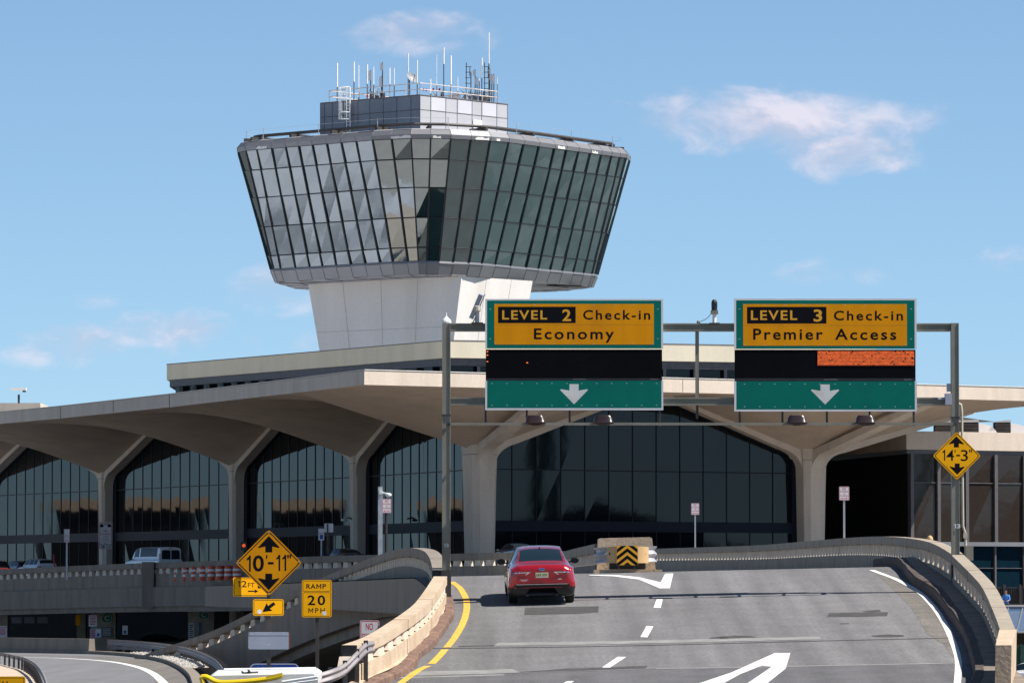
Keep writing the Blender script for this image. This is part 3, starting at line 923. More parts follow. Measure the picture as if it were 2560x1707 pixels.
# glazing of each bay
rg = random.Random(11)
def glazing(a, b, inset=.45):
    d = (b - a).normalized(); n_ = Vector((d.y, -d.x, 0))
    if n_.y > 0: n_ = -n_            # faces the viewer's side
    LN = (b - a).length; half = LN / 2
    slope = (zp - zc) / half
    o = a - n_ * inset
    def ztop(s_): return zc + slope * min(s_, LN - s_) - .02
    win = MB(); fr = MB()
    s0, s1 = .9, LN - .9
    np_ = 13
    z_a, z_b, z_c = EZ + 4.0, EZ + 4.72, EZ + 8.18
    def pane(u0, u1, lo, hi0, hi1):
        j = [rg.uniform(-.006, .006) for _ in range(4)]
        def q(s_, z, k): return Vector((o.x, o.y, 0)) + d * s_ + Vector((0, 0, z)) + n_ * j[k]
        win.add([q(u0, lo, 0), q(u1, lo, 1), q(u1, hi1, 2), q(u0, hi0, 3)], [(0, 1, 2, 3)])
    for i in range(np_):
        u0 = s0 + (s1 - s0) * i / np_; u1 = s0 + (s1 - s0) * (i + 1) / np_
        pane(u0 + .03, u1 - .03, zfl, z_a, z_a)
        pane(u0 + .03, u1 - .03, z_b, z_c, z_c)
        if u0 < half < u1:
            pane(u0 + .03, half, z_c, ztop(u0), ztop(half)); pane(half, u1 - .03, z_c, ztop(half), ztop(u1))
        else:
            pane(u0 + .03, u1 - .03, z_c, ztop(u0 + .03), ztop(u1 - .03))
    wn = win.build("window", M_glass, term, recalc=False)
    wn.data.flip_normals() if False else None
    for i in range(np_ + 1):
        s_ = s0 + (s1 - s0) * i / np_
        b0 = Vector((o.x, o.y, zfl)) + d * (s_ - .03) - n_ * .05
        fr.obox(b0, d * .06, n_ * .09, (0, 0, ztop(s_) - zfl + .1))
    b0 = Vector((o.x, o.y, z_c - .035)) + d * s0 - n_ * .04
    fr.obox(b0, d * (s1 - s0), n_ * .12, (0, 0, .07))
    # dark frame that follows the gable
    for (u0, u1) in ((0.9, half), (half, LN - .9)):
        pts = [(u0, ztop(u0) - .42), (u1, ztop(u1) - .42), (u1, ztop(u1) + .2), (u0, ztop(u0) + .2)]
        fr.prism([Vector((o.x, o.y, 0)) + d * p_ + Vector((0, 0, q_)) + n_ * .02 for (p_, q_) in pts], n_ * .10)
    for s_ in (.5, LN - 1.3):
        fr.obox(Vector((o.x, o.y, zfl)) + d * s_ + n_ * .01, d * .8, n_ * .13, (0, 0, zj - zfl + .5))
    fr.build("window_frame", M_frame, wn)
    MB().obox(Vector((o.x, o.y, z_a)) + d * s0 + n_ * .02, d * (s1 - s0), n_ * .10, (0, 0, z_b - z_a)).build("spandrel_panel", M_band, wn)
for (a, b) in ((cA, cR), (cA, cB), (cB, cC), (cC, cD), (cD, cE)):
    glazing(a, b)
# dark mass behind the glass so nothing shines through the edges
core = MB()
o1 = [cR + e2 * 2.2 - e1 * 1.2, cA + e2 * 2.2 + e1 * 1.6]
o2 = [cB - outn(cA, cB) * 2.2, cC - outn(cB, cC) * 2.2, cD - outn(cC, cD) * 2.2, cE - outn(cD, cE) * 2.2, cE - outn(cD, cE) * 40, cR + e2 * 40 - e1 * 1.2]
core.prism([Vector((q.x, q.y, GZ)) for q in o1 + o2], (0, 0, zf - .3 - GZ))
core.build("interior_wall", M_dark, term)
MB().poly([Vector((q.x, q.y, zf - .25)) for q in o1 + o2]).build("inner_roof_deck", mat("roof_gravel", (0, 0, 0)), term)

# upper storey set back on the roof
D1, D0, D2 = 377., 417., 388.
u0, u1, u2 = P(417, 912, D0), P(1118, 852, D1), P(2190, 872, D2)
ztop_u = u1.z
for q in (u0, u1, u2): q.z = 0
back = Vector((0, 26, 0))
us = MB()
ring = [u0, u1, u2, u2 + back, u0 + back * 1.3]
def vz(q, z): return Vector((q.x, q.y, z))
def hband(ring, z0, z1, out=0.):
    mb = MB()
    c = sum(ring, Vector()) / len(ring)
    pts = [q + (q - c).normalized() * out for q in ring]
    mb.prism([vz(q, z0) for q in pts], (0, 0, z1 - z0))
    return mb
up = hband(ring, ztop_u - 1.22, ztop_u).build("upper_storey", M_tan, term)
hband(ring, ztop_u, ztop_u + .07, .03).build("coping", M_frame_gr, up)
hband(ring, ztop_u - 1.78, ztop_u - 1.225, -.25).build("louvre_band", mat("dark_louvre", (.05, .052, .065), .5, var=.25, scale=3, metal=.3), up)
hband(ring, zt - 1, ztop_u - 1.785, -.75).build("window_band", M_glass, up)
pil = MB()
for (a, b, out_) in ((u0, u1, Vector((-.9, -.42, 0))), (u1, u2, Vector((.3, -.95, 0)))):
    d = (b - a); n = int(d.length / 2.35)
    for i in range(1, n + 1):
        q = a + d * i / n
        inn = Vector((d.y, -d.x, 0)).normalized()
        MB().box(q.x - .11, q.x + .11, q.y + .2, q.y + .8, zt - .5, ztop_u - 1.79).build("window_pilaster", mat("dark_louvre", (0, 0, 0)), up)
# far roof piece at the left edge with a pale top
fp_ = MB()
q = P(-40, 1015, 480)
fp_.box(q.x - 8, q.x + 5.2, q.y, q.y + 20, zt, P(60, 1007, 480).z)
fp_.build("far_roof_block", M_beige, term)

# ================================================================== LOW BUILDING ON THE RIGHT
K = P(2266, 1077, 371); zlt = K.z; zlb = P(2266, 1123, 371).z; K.z = 0
Kr = P(2700, 1084.5, 378); Kr.z = 0
Kl = P(2040, 1090, 395); Kl.z = 0
low = thing("low_building", (K.x, K.y, 0), "low flat-roofed building with beige parapet band and brown glass at the right edge", "building")
Kb = Kl + (Kr - K)
rg4 = [Kl, K, Kr, Kb]
hband(rg4, zlb, zlt).build("parapet_band", M_beige, low)
hband(rg4, zlb - .3, zlb - .003, -.2).build("soffit_trim", M_frame_gr, low)
hband(rg4, GZ, zlb - .303, -.55).build("dark_wall", M_dark, low)
dr_ = (Kr - K).normalized(); nn2 = Vector((dr_.y, -dr_.x, 0))
zs1 = P(2400, 1358, 372).z; zs0 = P(2400, 1475, 372).z
spx = [2277, 2347, 2421, 2497.5, 2574, 2650]
xs_ = [(P(x, 1300, 372).x - K.x) / dr_.x for x in spx]
for a, b in zip(xs_, xs_[1:]):
    w1 = MB(); j = [rg.uniform(-.03, .03) for _ in range(8)]
    zmid = P(2400, 1206, 372).z
    for (z0, z1, k) in ((zs1 + .15, zmid, 0), (zmid, zlb - .3, 4)):
        w1.add([vz(K, z0) + dr_ * (a + .12) + nn2 * (-.1 + j[k]), vz(K, z0) + dr_ * (b - .12) + nn2 * (-.1 + j[k + 1]), vz(K, z1) + dr_ * (b - .12) + nn2 * (-.1 + j[k + 2]), vz(K, z1) + dr_ * (a + .12) + nn2 * (-.1 + j[k + 3])], [(0, 1, 2, 3)])
    wo = w1.build("window", M_brownglass, low, recalc=False)
    f_ = MB()
    f_.obox(vz(K, zs1) + dr_ * (a - .13) - nn2 * .3, dr_ * .26, nn2 * .42, (0, 0, zlb - .3 - zs1))
    f_.obox(vz(K, zmid - .03) + dr_ * (a + .14) - nn2 * .1, dr_ * (b - a - .28), nn2 * .10, (0, 0, .06))
    f_.build("window_frame", M_frame_gr, wo)
    w2 = MB(); w2.add([vz(K, zs0) + dr_ * (a + .08) - nn2 * .2, vz(K, zs0) + dr_ * (b - .08) - nn2 * .22, vz(K, zs1 - .2) + dr_ * (b - .08) - nn2 * .22, vz(K, zs1 - .2) + dr_ * (a + .08) - nn2 * .2], [(0, 1, 2, 3)])
    wo = w2.build("window", M_blueglass, low, recalc=False)
    f_ = MB(); f_.obox(vz(K, zs0) + dr_ * (a - .07) - nn2 * .32, dr_ * .14, nn2 * .3, (0, 0, zs1 - .2 - zs0))
    f_.obox(vz(K, P(2500, 1420, 372).z) + dr_ * (a + .08) - nn2 * .25, dr_ * (b - a - .16), nn2 * .16, (0, 0, .05))
    f_.build("window_frame", M_frame_gr, wo)
MB().obox(vz(K, zs1 - .18) + dr_ * .2 - nn2 * .2, dr_ * 11.5, nn2 * .5, (0, 0, .3)).build("sill_band", M_panel, low)
MB().obox(vz(K, GZ) + dr_ * .2 - nn2 * .3, dr_ * 11.5, nn2 * .32, (0, 0, zs0 - GZ)).build("base_wall", M_dark, low)
# curved white ventilation hoods on its roof
for i, (xa, xb, lb) in enumerate(((2447, 2494, "white quarter-round ventilation hood nearest the gantry post on the low roof"), (2527, 2580, "white quarter-round ventilation hood at the right edge of the photo on the low roof"))):
    D = 381
    h = thing("roof_hood", P(xa, 1079, D), lb, "ventilation hood", "ventilation hoods on the low roof")
    a, b, c = P(xa, 1079, D), P(xb, 1079, D), P(xa, 1048, D)
    wd = b.x - a.x; ht = c.z - a.z
    pf = [(0, 0)] + [(wd * math.sin(t * math.pi / 2 / 10), ht * math.cos(t * math.pi / 2 / 10)) for t in range(11)]
    MB().prism([a + Vector((u_, 0, v_ - .3)) for (u_, v_) in pf], (0.0, 2.2, 0)).build("hood", M_white, h)
    l0 = P(xa - (108 if i == 0 else 38), 1079, D)
    MB().box(l0.x, a.x - .003, a.y + .15, a.y + 2.0, a.z - .3, a.z + ht * .78).build("louvre_box", M_dark, h)
    lv = MB()
    for k in range(6):
        lv.box(l0.x, a.x - .01, a.y + .02, a.y + .14, a.z + ht * (.05 + .115 * k), a.z + ht * (.10 + .115 * k))
    lv.build("louvre", M_frame_gr, h)
    MB().prism([Vector((l0.x, a.y - .1, a.z + ht * .83)), Vector((a.x - .003, a.y - .1, a.z + ht * .98)), Vector((a.x - .003, a.y - .1, a.z + ht * .83 - .05)), Vector((l0.x, a.y - .1, a.z + ht * .75))], (0, 2.3, 0)).build("canopy", M_galv, h)

# a parking garage out of frame at the left, which the terminal glass mirrors
gar = thing("parking_garage", (-150, 520, 0), "tan parking garage left of the terminal, seen only mirrored in its glass", "garage")
gb = MB(); gd = MB()
ga, gbv = Vector((-95, 600, 0)), Vector((-230, 470, 0))
dg = (gbv - ga).normalized(); ng = Vector((-dg.y, dg.x, 0))
for fl_ in (3,):
    gb.obox(ga + dg * 79 + Vector((0, 0, 3.6 * fl_ + 1.6)), dg * 9, ng * -25, (0, 0, 1.2))
gb.build("floor_band", M_bridge_lt, gar)
gd.obox(ga + dg * 79.3 + ng * -1.2, dg * 8.4, ng * -22, (0, 0, 12.6))
gd.obox(ga + dg * 92 + ng * -1.2, dg * 5, ng * -12, (0, 0, 7))
gd.obox(ga + dg * 60 + ng * -1.2, dg * 7, ng * -12, (0, 0, 5.5)); gd.build("dark_bay", M_dark, gar)

# pale concrete apron west of the tower, mirrored in the tower glass
struct(MB().poly([(-420, 440, GZ + .02), (-25, 440, GZ + .02), (-30, 640, GZ + .02), (-420, 640, GZ + .02)]).build("apron", mat("pale_apron_concrete", (.68, .70, .76), .9, var=.10, scale=.06, stain=(.12, .13, .15), stain_amt=.95, stain_scale=.026)), "pale concrete airfield apron beyond the terminal")

# a dark hangar row and a crane mast behind the viewer's right shoulder: the front glass mirrors them
hg = thing("hangar_row", (300, 210, GZ), "row of dark hangars right of the ramp, seen only mirrored in the front glass", "hangar")
hb = MB(); rh = random.Random(2); hx = Vector((250, 130, GZ)); hd = Vector((.55, .83, 0)); hn = Vector((.83, -.55, 0))
hpts = [Vector((hx.x, hx.y, GZ))]
for i in range(26):
    a_ = hx + hd * (i * 7.5); hpts.append(Vector((a_.x, a_.y, EZ + 5.5 + 3.5 * math.sin(i * .55) + rh.uniform(-1.2, 2.2))))
a_ = hx + hd * 188; hpts.append(Vector((a_.x, a_.y, GZ)))
hb.prism(hpts, hn * 30); hb.build("hangar", M_dark, hg)
cm = thing("crane_mast", (302, 218, GZ), "tall dark crane mast right of the ramp, seen only mirrored in the front glass", "crane")
MB().box(301.2, 302.8, 217.2, 218.8, GZ, 52).build("mast", M_dark, cm)

# unseen pale slab added to bounce sunlight under the roof, below the crest
struct(MB().prism([(-3, 322, GZ), (6.5, 296, GZ), (21, 301, GZ), (24, 340, GZ), (25, 368, GZ), (-2, 356, GZ)], (0, 0, EZ + .64 - GZ)).build("bounce_slab", mat("bounce_slab_concrete", (.58, .54, .48), .9, var=.1, scale=.3)), "unseen pale slab added before the terminal end wall to bounce light")
struct(MB().poly([(-25, 560, GZ + .02), (140, 440, GZ + .02), (330, 640, GZ + .02), (-20, 800, GZ + .02)]).build("taxiway", mat("taxiway_asphalt", (.10, .13, .13), .9, var=.2, scale=.05, stain=(.32, .36, .36), stain_amt=.8, stain_scale=.03)), "dark taxiway pavement behind the tower")
# ================================================================== CONTROL TOWER
TD = 520.0
tc_ = Vector((-7.6, 519.5, 0))
nL = Vector((-.656, -.755, 0)); nR = Vector((.755, -.656, 0))
tower = thing("control_tower", tc_, "tall white concrete control tower with a huge glass cab and antennas on top", "control tower")
RAD0 = 13.9
# plan of the cab at the top of the glass: a long left face, a broad front corner of many facets, a long right face
_k = [(-26.9, 515.2), (-26.3, 513.9), (-13.6, 502.0), (-9.7, 500.0), (-6.2, 500.3), (-2.1, 502.8), (-.5, 504.3), (11.7, 523.2), (11.6, 525.0)]
def _plan_y(x):
    for (x0, y0), (x1, y1) in zip(_k[1:-1], _k[2:-1]):
        if x0 <= x <= x1: return y0 + (y1 - y0) * (x - x0) / (x1 - x0)
    return _k[1][1] if x < _k[1][0] else _k[-2][1]
_pts = []
for zx1 in (118, 178, 258, 335, 405, 480, 558, 637, 718, 807, 910, 1018, 1125, 1235, 1345, 1450, 1550, 1632, 1715, 1800, 1865, 1930, 1995, 2055, 2110, 2155, 2190):
    px = 560 + .459 * zx1
    X = -8.
    for _ in range(12): X = (px - 1280) / F * _plan_y(X)
    _pts.append(Vector((X, _plan_y(X), 0)))
_bk = [Vector(q) for q in ((11.9, 526.2, 0), (8.6, 533.5, 0), (1., 540., 0), (-9, 542., 0), (-18.5, 538., 0), (-25.5, 529., 0), (-27.3, 518., 0), (-27.2, 515.8, 0))]
for a_, b_ in zip(_bk, _bk[1:]):
    m_ = max(1, round((b_ - a_).length / 2.1))
    _pts += [a_ + (b_ - a_) * i / m_ for i in range(m_)]
_pts.append(_bk[-1])
_nrm = []
for i, q in enumerate(_pts):
    d = (_pts[(i + 1) % len(_pts)] - q).normalized() + (q - _pts[i - 1]).normalized()
    d.normalize(); _nrm.append(Vector((d.y, -d.x, 0)))
def cab_ring(r):
    off = r - RAD0
    base = [p + n_ * max(off, -5.) for p, n_ in zip(_pts, _nrm)]
    if off < -5.:
        k = min(1., (-5. - off) / 9.5)
        base = [q + (tc_ - q) * k for q in base]
    return base
def zy(y, D): return P(1085, y, D).z
z0c, zrows = zy(648.5, 501), [zy(y, 501) for y in (648.5, 615.5, 542, 468.5, 399, 349)]
def rad(z): return RAD0 - 3.3 * (zrows[-1] - z) / (zrows[-1] - zrows[0])
M_tglass = mat("tower_glass", (.012, .034, .034), .04, var=.2, ior=3.0, bump=.24, bscale=.33)
M_tglass.node_tree.nodes['Principled BSDF'].inputs['Specular Tint'].default_value = (.84, .93, 1.0, 1)
rings = [cab_ring(rad(z)) for z in zrows]
n = len(rings[0])
rgp = random.Random(5)
fr_h = MB()
for k in range(n):
    k2 = (k + 1) % n
    mb = MB()
    for r_ in range(5):
        a = rings[r_][k]; b = rings[r_][k2]; c = rings[r_ + 1][k2]; d = rings[r_ + 1][k]
        out = ((a + b) / 2 - tc_).normalized()
        q4 = [vz(a, zrows[r_] + .03), vz(b, zrows[r_] + .03), vz(c, zrows[r_ + 1] - .03), vz(d, zrows[r_ + 1] - .03)]
        q4 = [q + out * rgp.uniform(-.036, .036) for q in q4]
        mb.add(q4, [(0, 1, 2, 3)])
    st = mb.build("window_strip", M_tglass, tower, recalc=False)
    # mullion with this strip
    a, d = rings[0][k], rings[-1][k]
    out = (a - tc_).normalized(); sd_ = Vector((-out.y, out.x, 0))
    m_ = MB(); p0, p1 = vz(a, zrows[0]), vz(d, zrows[-1])
    m_.add([p0 + sd_ * .07 - out * .1, p0 - sd_ * .07 - out * .1, p0 - sd_ * .07 + out * .13, p0 + sd_ * .07 + out * .13,
            p1 + sd_ * .07 - out * .1, p1 - sd_ * .07 - out * .1, p1 - sd_ * .07 + out * .13, p1 + sd_ * .07 + out * .13],
           [(0, 1, 5, 4), (1, 2, 6, 5), (2, 3, 7, 6), (3, 0, 4, 7)])
    m_.build("mullion", mat("dark_mullion", (.022, .025, .032), .4, metal=.4, var=.1), st)
tm = MB()
for r_ in range(1, 5):
    ri = [q + (q - tc_).normalized() * .05 for q in rings[r_]]
    tm.tube([vz(q, zrows[r_]) for q in ri] + [vz(ri[0], zrows[r_])], .05, 4, cap=False)
tm.build("transom", mat("dark_mullion", (0, 0, 0)), tower)
def ring_band(mb, ra, za, rb, zb):
    n = len(ra)
    mb.add([vz(q, za) for q in ra] + [vz(q, zb) for q in rb], [(k, (k + 1) % n, n + (k + 1) % n, n + k) for k in range(n)])
zt0 = zrows[-1]
rim = MB()
ring_band(rim, cab_ring(rad(zt0) + .01), zt0 - .0, cab_ring(rad(zt0) + .08), zt0 + .02)
ring_band(rim, cab_ring(rad(zt0) + .08), zt0 + .02, cab_ring(rad(zt0) + .16), zt0 + .42)
ring_band(rim, cab_ring(rad(zt0) + .16), zt0 + .42, cab_ring(rad(zt0) - .28), zt0 + .95)
rim.build("rim", M_panel, tower)
rim2 = MB()
ring_band(rim2, cab_ring(rad(zt0) - .28), zt0 + .952, cab_ring(rad(zt0) - .5), zt0 + 1.02)
rim2.poly([vz(q, zt0 + 1.02) for q in cab_ring(rad(zt0) - .5)])
rim2.build("cab_roof", M_panel_l, tower)
seam = MB(); sp = []
r1_, r2_, r3_ = cab_ring(rad(zt0) + .09), cab_ring(rad(zt0) + .17), cab_ring(rad(zt0) - .27)
for k in range(n):
    leg = [vz(r1_[k], zt0 + .03), vz(r2_[k], zt0 + .42), vz(r3_[k], zt0 + .955)]
    sp += leg if k % 2 == 0 else leg[::-1]
seam.tube(sp, .022, 4)
seam.build("rim_seam", M_frame_gr, tower)
sk = MB()
zb0 = zrows[0]; zb1 = zy(682, 501)
rb0 = rad(zb0)
ring_band(sk, cab_ring(rb0 + .01), zb0, cab_ring(rb0 + .05), zb0 - .2)
ring_band(sk, cab_ring(rb0 + .05), zb0 - .2, cab_ring(rb0 - .42), zb1)
sk.build("skirt", M_panel, tower)
seam = MB(); sp = []
r1_, r2_ = cab_ring(rb0 + .06), cab_ring(rb0 - .41)
for k in range(n):
    leg = [vz(r1_[k], zb0 - .2), vz(r2_[k], zb1)]
    sp += leg if k % 2 == 0 else leg[::-1]
seam.tube(sp, .025, 4)
seam.build("skirt_seam", M_frame_gr, tower)
sf = MB()
ring_band(sf, cab_ring(rb0 - .42), zb1, cab_ring(rb0 - 3.2), zb1 - .05)
sf.poly([vz(q, zb1 - .05) for q in cab_ring(rb0 - 3.2)])
sf.build("soffit", M_panel_l, tower)
sp_ = MB()
for k in range(0, n, 2):
    a = cab_ring(rb0 - .6)[k]; b = cab_ring(1.0)[k]
    sp_.tube([vz(a, zb1 - .03), vz(b, zb1 - .07)], .03, 4)
for rr_ in (rb0 - 2.5, rb0 - 5.0, rb0 - 7.5):
    ri = cab_ring(rr_)
    sp_.tube([vz(q, zb1 - .055) for q in ri] + [vz(ri[0], zb1 - .055)], .03, 4, cap=False)
sp_.build("soffit_seam", M_frame_gr, tower)
ve = MB(); q = P(1425, 712, TD); 
c_ = Vector((5.3, 521., 0))
ve.poly([vz(c_ + dd__, zb1 - .07) for dd__ in (Vector((-1.9, -1.2, 0)), Vector((1.6, -.4, 0)), Vector((1.9, 1.5, 0)), Vector((-1.5, 1.2, 0)))])
ve.build("soffit_vent", M_dark, tower)
# shaft: tapered rectangle
dL = Vector((-.755, .656, 0)); dR = Vector((.656, .755, 0))
c1 = P(1154, 700, 505.5); c0 = P(1131, 876, 505.5)
zs_a, zs_b = zb1 - .05, c0.z
def shaft_ring(c, wl, wr):
    return [c, c + dR * wr, c + dR * wr + dL * wl, c + dL * wl]
top_r = shaft_ring(Vector((c1.x, c1.y, 0)), 20.5, 10.6)
# lower ring: left edge moves right by 27 px, the near corner left by 23 px
bot_r = shaft_ring(Vector((c0.x, c0.y + .5, 0)), 17.6, 10.0)
slope_k = (8.0 - zs_a) / (zs_b - zs_a)
low_r = [a + (b - a) * 1.6 for a, b in zip(top_r, bot_r)]
zl = zs_a + (zs_b - zs_a) * 1.6
sm = MB()
sm.add([vz(q, zs_a) for q in top_r] + [vz(q, zl) for q in low_r] + [vz(q, GZ) for q in low_r],
       [(k, (k + 1) % 4, 4 + (k + 1) % 4, 4 + k) for k in range(4)] + [(4 + k, 4 + (k + 1) % 4, 8 + (k + 1) % 4, 8 + k) for k in range(4)])
shaft = sm.build("shaft", M_white_conc, tower)
jl_ = MB()
def on_shaft(face, s, t):
    a, b = (0, 3) if face == 'L' else (0, 1)
    n_ = nL if face == 'L' else nR
    p = top_r[a] + (top_r[b] - top_r[a]) * s; q = low_r[a] + (low_r[b] - low_r[a]) * s
    r_ = p + (q - p) * t
    return Vector((r_.x, r_.y, zs_a + (zl - zs_a) * t)) + n_ * .0
for f_, ss in (('L', (.28, .52, .77)), ('R', (.35, .7))):
    for s in ss:
        jl_.tube([on_shaft(f_, s, 0.), on_shaft(f_, s, 1.)], .035, 4)
    for t in (.42, .82):
        jl_.tube([on_shaft(f_, 0, t), on_shaft(f_, 1, t)], .03, 4)
jl_.build("joint_line", mat("concrete_joint", (.56, .53, .49), .9), shaft)
# penthouse on the cab roof
pc = P(1050, 300, 506); zp0, zp1 = zt0 + 1.0, P(1050, 237, 506).z
pr = shaft_ring(Vector((pc.x, pc.y, 0)), 13.3, 13.0)
ph = MB()
ph.add([vz(pr[0], zp0), vz(pr[3], zp0), vz(pr[3], zp1), vz(pr[0], zp1), vz(pr[2], zp0), vz(pr[2], zp1)], [(0, 1, 2, 3), (1, 4, 5, 2)])
pent = ph.build("penthouse", M_panel_d, tower)
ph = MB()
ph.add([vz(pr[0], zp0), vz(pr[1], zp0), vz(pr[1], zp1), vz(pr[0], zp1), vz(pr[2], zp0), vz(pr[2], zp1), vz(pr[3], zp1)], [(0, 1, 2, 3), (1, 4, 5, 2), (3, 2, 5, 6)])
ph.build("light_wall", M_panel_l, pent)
sm = MB()
zmidp = zp0 + (zp1 - zp0) * .62
for (a, b, n_, cuts) in ((pr[0], pr[3], nL, (0, .09, .23, .365, .5, .62, .745, .88, .96, 1)), (pr[0], pr[1], nR, (0, .12, .29, .42, .59, .70, .875, 1))):
    for s in cuts:
        q = a + (b - a) * s + n_ * .01
        sm.tube([vz(q, zp0), vz(q, zp1)], .03, 4)
    for z in (zmidp, zp1 - .03):
        sm.tube([vz(a + n_ * .01, z), vz(b + n_ * .01, z)], .03 if z == zmidp else .06, 4)
sm.build("panel_seam", M_frame_gr, pent)
pd = MB(); a = pr[0] + (pr[1] - pr[0]) * .60 + nR * .03
pd.obox(vz(a, zp0 + .15), dR * 1.25, nR * .06, (0, 0, 1.75)); pd.build("white_panel", M_white, pent)
# some clean upper panels
pl = MB()
for s0_, s1_ in ((.125, .285), (.43, .585), (.71, .87)):
    q0 = pr[0] + (pr[1] - pr[0]) * s0_ + nR * .015; q1 = pr[0] + (pr[1] - pr[0]) * s1_ + nR * .015
    MB().poly([vz(q0, zmidp + .05), vz(q1, zmidp + .05), vz(q1, zp1 - .12), vz(q0, zp1 - .12)]).build("clean_panel", mat("clean_light_panel", (.52, .52, .57), .7, var=.04, scale=.4), pent)
# railing on the penthouse roof
rl = MB()
inset = [pr[0] + dL * .7 + dR * .2, pr[1] - dR * 1.4 + dL * .2, pr[2] - dR * 1.2 - dL * 1.0, pr[3] - dL * 1.0 + dR * .2]
ring_r = [pr[0] + dR * .1 + dL * .1, pr[0] + dR * 11.6 + dL * .1, pr[0] + dR * 11.6 + dL * 12.2, pr[0] + dL * 12.2 + dR * .1]
for z in (zp1 + 1.15, zp1 + .55):
    rl.tube([vz(q, z) for q in ring_r] + [vz(ring_r[0], z)], .045, 6)
for a, b, k in ((ring_r[0], ring_r[1], 5), (ring_r[0], ring_r[3], 6), (ring_r[1], ring_r[2], 4), (ring_r[3], ring_r[2], 4)):
    for i in range(k + 1):
        q = a + (b - a) * i / k
        rl.tube([vz(q, zp1 - .1), vz(q, zp1 + 1.15)], .04, 6)
rl.build("roof_railing", M_rust, tower)
# caged ladder on the shaded wall
ld = MB(); q = pr[0] + dL * 9.3 + nL * .25
for s in (-.25, .25):
    ld.tube([vz(q + dL * s, zp0 - .2), vz(q + dL * s, zp1 + 1.3)], .05, 6)
for i in range(16):
    z = zp0 + .1 + i * .32
    if z < zp1 + 1.2: ld.tube([vz(q - dL * .25, z), vz(q + dL * .25, z)], .025, 4)
for z in (zp0 + 1.9, zp0 + 2.6, zp1 + .1, zp1 + 1.25):
    cc = [q + dL * 1.0 * math.cos(a_) * .55 + nL * (.55 + .55 * math.sin(a_)) for a_ in [math.pi * 2 * i / 14 for i in range(15)]]
    ld.tube([vz(p, z) for p in cc], .035, 5)
for i in range(7):
    a_ = math.pi * 2 * i / 7
    p = q + dL * .55 * math.cos(a_) + nL * (.55 + .55 * math.sin(a_))
    ld.tube([vz(p, zp0 + 1.9), vz(p, zp1 + 1.25)], .03, 5)
ld.build("caged_ladder", M_whip, tower)
# window-washing track round the roof edge with short posts and a wire
tr = MB()
rt_ = cab_ring(rad(zt0) - 1.6)
tr.tube([vz(q, zt0 + 1.55) for q in rt_] + [vz(rt_[0], zt0 + 1.55)], .16, 6, cap=False)
rt2 = cab_ring(rad(zt0) - 2.6)
tr.tube([vz(q, zt0 + 1.62) for q in rt2] + [vz(rt2[0], zt0 + 1.62)], .13, 6, cap=False)
for k in range(0, n, 3):
    a, b = cab_ring(rad(zt0) - .55)[k], cab_ring(rad(zt0) - 3.2)[k]
    out = (a - b).normalized(); sd_ = Vector((-out.y, out.x, 0))
    tr.obox(vz(b, zt0 + 1.05) - sd_ * .14, sd_ * .28, a - b, (0, 0, .34))
tr.build("cleaning_track", M_steel_dk, tower)
wi = MB(); rw = cab_ring(rad(zt0) - .8)
for k in range(1, n, 4):
    wi.tube([vz(rw[k], zt0 + 1.0), vz(rw[k], zt0 + 2.15)], .035, 5)
wi.tube([vz(rw[k], zt0 + 2.1) for k in range(n)] + [vz(rw[0], zt0 + 2.1)], .012, 3, cap=False)
wi.build("safety_wire", M_galv, tower)
rp_ = cab_ring(rad(zt0) + .11)
for k, f0, f1 in ((10, .0, 1.), (1, .0, .7), (12, .1, .5), (14, .2, .9), (15, .3, .5), (19, .2, .8), (22, .1, .6)):
    a, b = rp_[k], rp_[(k + 1) % n]; out = (a - tc_).normalized()
    rr_ = random.Random(k)
    pts = [a + (b - a) * (f0 + (f1 - f0) * i / 6) for i in range(7)]
    lo = [vz(p + out * .03, zt0 + .05) for p in pts]; hi = [vz(p + out * .035, zt0 + .05 + rr_.uniform(.12, .33)) for p in pts]
    MB().strip(lo, hi).build("peeled_paint", mat("peeled_white", (.75, .73, .70), .8), tower)
# antennas: (x, top y, bottom y of the white part, foot y) read from a close-up of the roof
def zx(x): return 780 + .2211 * x
def Dant(px):
    return 506 + (px - 1050) * .0389 * 1.15 if px > 1050 else 506 + (1050 - px) * .0389 * .869
def zyy(y): return 60 + .2211 * y
for (x, yt, ym, yf, r1) in ((285, 445, 715, 860, .085), (475, 430, 655, 860, .085), (528, 470, 830, 860, .06), (625, 460, 680, 830, .085), (697, 485, 690, 840, .06),
                            (878, 500, 685, 820, .085), (930, 505, 700, 820, .055), (1088, 335, 550, 810, .065), (1190, 412, 680, 800, .065), (1410, 345, 690, 810, .035),
                            (1490, 270, 455, 810, .09), (1570, 360, 690, 820, .10), (1340, 625, 790, 800, .075), (1648, 605, 770, 810, .05), (1920, 385, 610, 850, .09),
                            (2000, 100, 450, 850, .075), (2095, 610, 680, 860, .04), (1890, 620, 650, 840, .05), (1797, 540, 560, 840, .05)):
    px = zx(x)
    D = Dant(px) + 1.2 + (x % 7) * .5
    an = MB()
    t_, m_, f_ = P(px, zyy(yt), D), P(px, zyy(ym), D), P(px, zyy(yf), D)
    m_.x = f_.x = t_.x; f_.z = zp1 - .05
    an.tube([m_, t_], r1, 6)
    ao = an.build("antenna", M_whip, tower)
    MB().tube([f_, m_ + Vector((0, 0, .1))], .05 if r1 > .04 else .03, 5).build("antenna_mast", M_steel_dk, ao)
